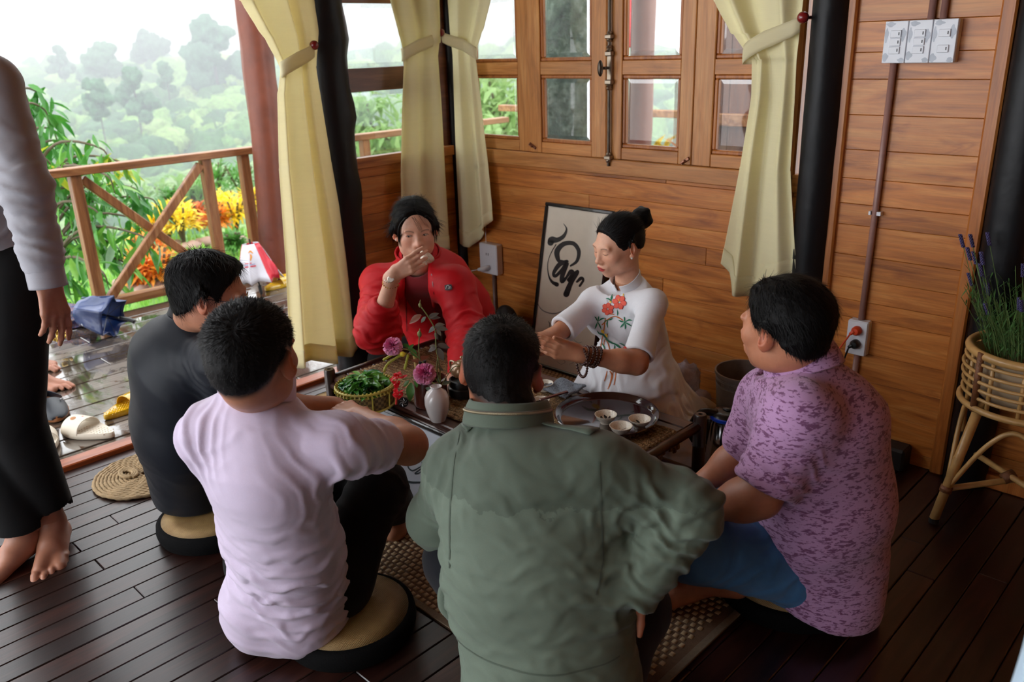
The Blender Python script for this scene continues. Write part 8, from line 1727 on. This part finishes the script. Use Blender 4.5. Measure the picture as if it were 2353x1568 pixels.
# ------------------------------------------------------------------ on the deck: umbrellas, shoes
def umbrella(p, d, up, L, r0, r1, mats, label, n=8, folds=.35, seed=0, handle='crook'):
    """p: tip end, d: axis towards the handle"""
    rr = np.random.RandomState(seed); d = nrm(d); u = nrm(A(*up)-d*(A(*up)@d)); w_ = np.cross(d, u); p = A(*p); e = empty('folded_umbrella', p, label, 'umbrella'); seg = 12
    for k in range(n):
        G = []
        for i in range(9):
            t = i/8; R_2 = r0+(r1-r0)*t**.85; row = []
            for j in range(seg+1):
                s_ = j/seg; a = 2*PI*(k+s_)/n; rad = R_2*(1-folds*math.sin(PI*s_)**.7*(t**.5))+R_2*.10*float(vnoise([[a*1.5+seed, t*3, seed]])[0]); q = p+d*L*(t-(.06*math.sin(PI*s_)*t))+u*rad*math.cos(a)+w_*rad*math.sin(a); q[2] = max(q[2], .006); row.append(q)
            G.append(row)
        solidify(MB().grid(G).build('canopy_panel', mats[k % len(mats)], e, smooth=True), .002, 0)
    MB().tube([p-d*.03, p+d*L*1.15], .005, 8).build('shaft', mat_plain('shaft', srgb(60, 60, 64), .3, .6), e)
    h0 = p+d*L*1.12; h0[2] = max(h0[2], .02)
    hp = spline([h0, h0+d*.06, h0+d*.09-u*.008], 5); hp[:, 2] = np.maximum(hp[:, 2], .014); MB().tube(hp, .012, 10).build('handle', blk, e, smooth=True)
    m = MB()
    for k in range(n): a = 2*PI*k/n; q = p+d*L*1.0+u*r1*math.cos(a)*.98+w_*r1*math.sin(a)*.98; q[2] = max(q[2], .01); m.tube([p+d*L*.75, q], .0015, 5)
    m.build('ribs', mat_plain('shaft', srgb(60, 60, 64), .3, .6), e); return e
umb_b = mat_plain('umbrella_navy', srgb(30, 58, 116), .35, coat=.5, bump=.4, bscale=20, var=.25); umb_g = mat_plain('umbrella_lining', srgb(150, 158, 170), .4)
pt = NT('umbrella_print'); v = pt.coords(kind='World'); vo = pt.node('ShaderNodeTexVoronoi'); vo.inputs['Scale'].default_value = 38; pt.link(v, vo.inputs['Vector']); n_ = pt.noise(v, 50, 3, .7, 1)
c_ = pt.ramp(n_, [(.40, srgb(24, 52, 120)), (.50, srgb(70, 50, 66)), (.56, srgb(150, 96, 72)), (.62, srgb(36, 60, 130))]); pt.link(pt.mix(.35, c_, vo.outputs['Color'], 'OVERLAY'), pt.b.inputs['Base Color']); pt.setp(Roughness=.4, Coat_Weight=.3); pt = pt.m
q = PJ(188, 716, 4.55); umbrella(q+A(0, 0, .0), RT*.9-UP*.15+FWD*-.1, (0, 0, 1), .20, .075, .135, [umb_b, umb_b, umb_b], 'wet dark blue umbrella lying half folded on the deck', seed=3, folds=.28, n=6)
q = PJ(205, 725, 4.75); umbrella(q, -RT*.9-UP*.15, (0, 0, 1), .20, .05, .12, [pt], 'blue and brown patterned umbrella beside the dark blue one', seed=7, folds=.35)
q = PJ(140, 775, 4.4); o = MB()
for k in range(16): o.sphere(q+A(rnd.gauss(0, .014), rnd.gauss(0, .014), max(-.02, rnd.gauss(0, .014))), .010, 8, 6)
tag(o.build('gold_charm', mat_plain('gold_charm', srgb(206, 170, 70), .2, .9, coat=.5), smooth=True, loc=q), 'shiny gold beaded charm on the deck by the patterned umbrella', 'charm')
ur, uw = mat_plain('umbrella_red', srgb(214, 30, 54), .4, coat=.3, bump=.3, bscale=20), mat_plain('umbrella_white', srgb(226, 224, 234), .4, coat=.3, bump=.3, bscale=20)
q = PJ(575, 560, 5.15); eu = umbrella(q, A(.10, .03, -1), (.7, .7, 0), .24, .05, .155, [ur, uw, uw, ur, uw, ur, uw, uw], 'red and white umbrella standing half open against the trunk post', seed=5, folds=.25)
logo = [[(575, 585, 3), (577, 590, 5), (575, 600, 2)], [(571, 582, 2), (575, 578, 4), (581, 583, 2)]]
up_ = tree_of(*[c for c in eu.children if c.name.startswith('canopy')])
project_ribbon(up_, 'printed_emblem', px_strokes([[(x_-25+25, y_, w_) for x_, y_, w_ in s] for s in logo], 4.5), mat_plain('emblem_orange', srgb(230, 150, 50), .5), eu, .004)
project_ribbon(up_, 'printed_lettering', px_strokes([[(563, 607, 2.2), (578, 605, 2.2)], [(563, 615, 3.4), (588, 611, 3.4)]], 4.5), mat_plain('print_red', srgb(214, 60, 80), .5), eu, .004)
project_ribbon(up_, 'printed_line', px_strokes([[(563, 611, 1.2), (586, 607, 1.2)]], 4.5), mat_plain('print_blue', srgb(90, 110, 190), .5), eu, .004)
# lettering on the dark blue umbrella: built on its cloth where it can be read
un = [o for o in bpy.data.objects if o.name == 'folded_umbrella'][0]; tn = tree_of(*[c for c in un.children if c.name.startswith('canopy')])
project_ribbon(tn, 'printed_letters', px_strokes([[(181, 754, 1.4), (179, 745, 1.4)], [(184, 753, 1.4), (183, 745, 1.4)], [(180, 750, 1.2), (184, 749, 1.2)], [(187, 753, 1.4), (189, 744, 1.4), (192, 752, 1.4)], [(181, 759, 1), (194, 756, 1)]], 4.0), mat_plain('print_white', srgb(224, 228, 236), .5), un, .004)

def sole_outline(L, w_, n=28):
    pts = []
    for k in range(n):
        a = 2*PI*k/n; y_ = math.cos(a); ww = w_*(.5+.10*y_+.06*math.sin(PI*(y_+.3))) ; pts.append((L*.5*y_, ww*math.sin(a)*.98))
    return pts
def shoe(px_, py_, ang, L, wd, kind, label, mats, group):
    q = PJ(px_, py_, .0, 'Z'); e = empty(kind, q*A(1, 1, 0)+A(0, 0, .002), label, 'shoe', group); c_, s__ = math.cos(ang), math.sin(ang); X_ = lambda x_, y_, z_: A(q[0]+c_*x_-s__*y_, q[1]+s__*x_+c_*y_, z_+.002); ol = sole_outline(L, wd); th = .026
    m = MB(); m.grid([[X_(x_*k, y_*k, z_) for x_, y_ in ol] for k, z_ in ((.94, 0), (1, .005), (1.0, th*.7), (.965, th), (.88, th*.86))], closed=True); nV = len(m.v); m.f.append(tuple(range(nV-len(ol), nV))); m.f.append(tuple(range(len(ol)))[::-1]); m.build('sole', mats[0], e, auto=50)
    def strap(x0, x1, hgt, mat, nm, closed_toe=False, fl=1.0):
        G = []
        for i in range(13):
            t = i/12; x_ = x0+(x1-x0)*t; ww = wd*.5*(1.02+.12*(x_/(L*.5)))*(math.sqrt(max(0.02, 1-(x_/(L*.505))**2)) if closed_toe else min(1, math.sqrt(max(.05, 1-(x_/(L*.52))**2))*1.12)); hh_ = hgt*(1-.55*t*closed_toe)*(math.sin(PI*min(1, .62+.38*(1-t)))*.0+1)*(1 if not closed_toe else math.sqrt(max(.03, 1-(max(0, t-.45)/.56)**2)))
            G.append([X_(x_, ww*math.cos(b), th*.55+hh_*math.sin(b)**.85) for b in np.linspace(0, PI, 15)])
        o = MB().grid(G).build(nm, mat, e, smooth=True); subsurf(solidify(o, .004, 1), 1); return X_
    if kind == 'slide_sandal':
        strap(-.005, .085, .052, mats[1], 'strap'); m = MB()
        for i in range(9):
            for j in range(5): m.sphere(X_(-L*.40+i*.016, (j-2)*.013, th*.88), .0028, 5, 4)
        m.build('footbed_studs', mats[0], e); m = MB(); m.sphere(X_(.055, .01, th*.55+.052), (.018, .014, .005), 10, 6).sphere(X_(.07, -.008, th*.55+.048), (.010, .008, .005), 8, 5); m.build('strap_ornament', mats[2], e, smooth=True); MB().sphere(X_(.03, -.012, th*.55+.052), (.007, .006, .004), 8, 5).build('strap_ornament', mat_plain('orn_red', srgb(190, 50, 50), .5), e)
    else:
        strap(-.01, L*.49, .050, mats[1], 'upper', True); G = [[X_(x_*.98, y_*.98, th+z_) for x_, y_ in ol if x_ < .02] for z_ in (-.01, .010, .02)]
        G = [];  bk_ = [(x_, y_) for x_, y_ in ol if x_ < .0]; 
        for z_, k in ((-.012, 1.0), (.012, 1.01), (.03, .96)): G.append([X_(x_*k, y_*k, th+z_*(1-.0)) for x_, y_ in bk_])
        subsurf(solidify(MB().grid(G).build('heel_counter', mats[1], e, smooth=True), .004, 1), 1); MB().lathe([(0, .004), (.006, .004), (.007, 0)], tuple(X_(.02, wd*.40, th+.03)), 10).build('stud', mats[2], e, smooth=True)
    return e
cream = mat_plain('cream_eva', srgb(218, 208, 190), .5, var=.03); clogb = mat_plain('clog_leather', srgb(16, 22, 32), .4); tan_ = mat_plain('tan_sole', srgb(150, 96, 56), .5); brn = mat_plain('ornament_tan', srgb(176, 120, 70), .5)
ang = lambda x0, y0, x1, y1: math.atan2(*(at(x1, y1, Z=0)-at(x0, y0, Z=0))[[1, 0]])
shoe(205, 998, ang(262, 1005, 140, 985), .27, .115, 'slide_sandal', 'cream slide sandal lying flat, the one nearer the threshold centre', [cream, cream, brn], 'pair of cream slide sandals')
shoe(98, 1030, ang(112, 1060, 90, 985), .27, .115, 'slide_sandal', 'cream slide sandal half hidden behind the black trouser leg', [cream, cream, brn], 'pair of cream slide sandals')
shoe(120, 948, ang(96, 905, 140, 985), .29, .115, 'clog', 'black leather clog with tan sole, right one of the pair', [tan_, clogb, mat_plain('stud', srgb(150, 150, 150), .3, .8)], 'pair of black leather clogs')
shoe(58, 960, ang(40, 915, 72, 1000), .29, .115, 'clog', 'black leather clog with tan sole, left one by the trouser leg', [tan_, clogb, mat_plain('stud', srgb(150, 150, 150), .3, .8)], 'pair of black leather clogs')
ye = mat_plain('clear_yellow', srgb(214, 170, 24), .12, coat=.8, var=.3)
shoe(292, 944, ang(262, 955, 325, 925), .23, .10, 'slide_sandal', 'translucent yellow clog on the wet deck beside the navy jacket', [ye, ye, ye], 'translucent yellow sandals')
shoe(640, 660, ang(615, 668, 665, 650), .24, .10, 'slide_sandal', 'translucent yellow sandal by the trunk post', [ye, ye, ye], 'translucent yellow sandals')
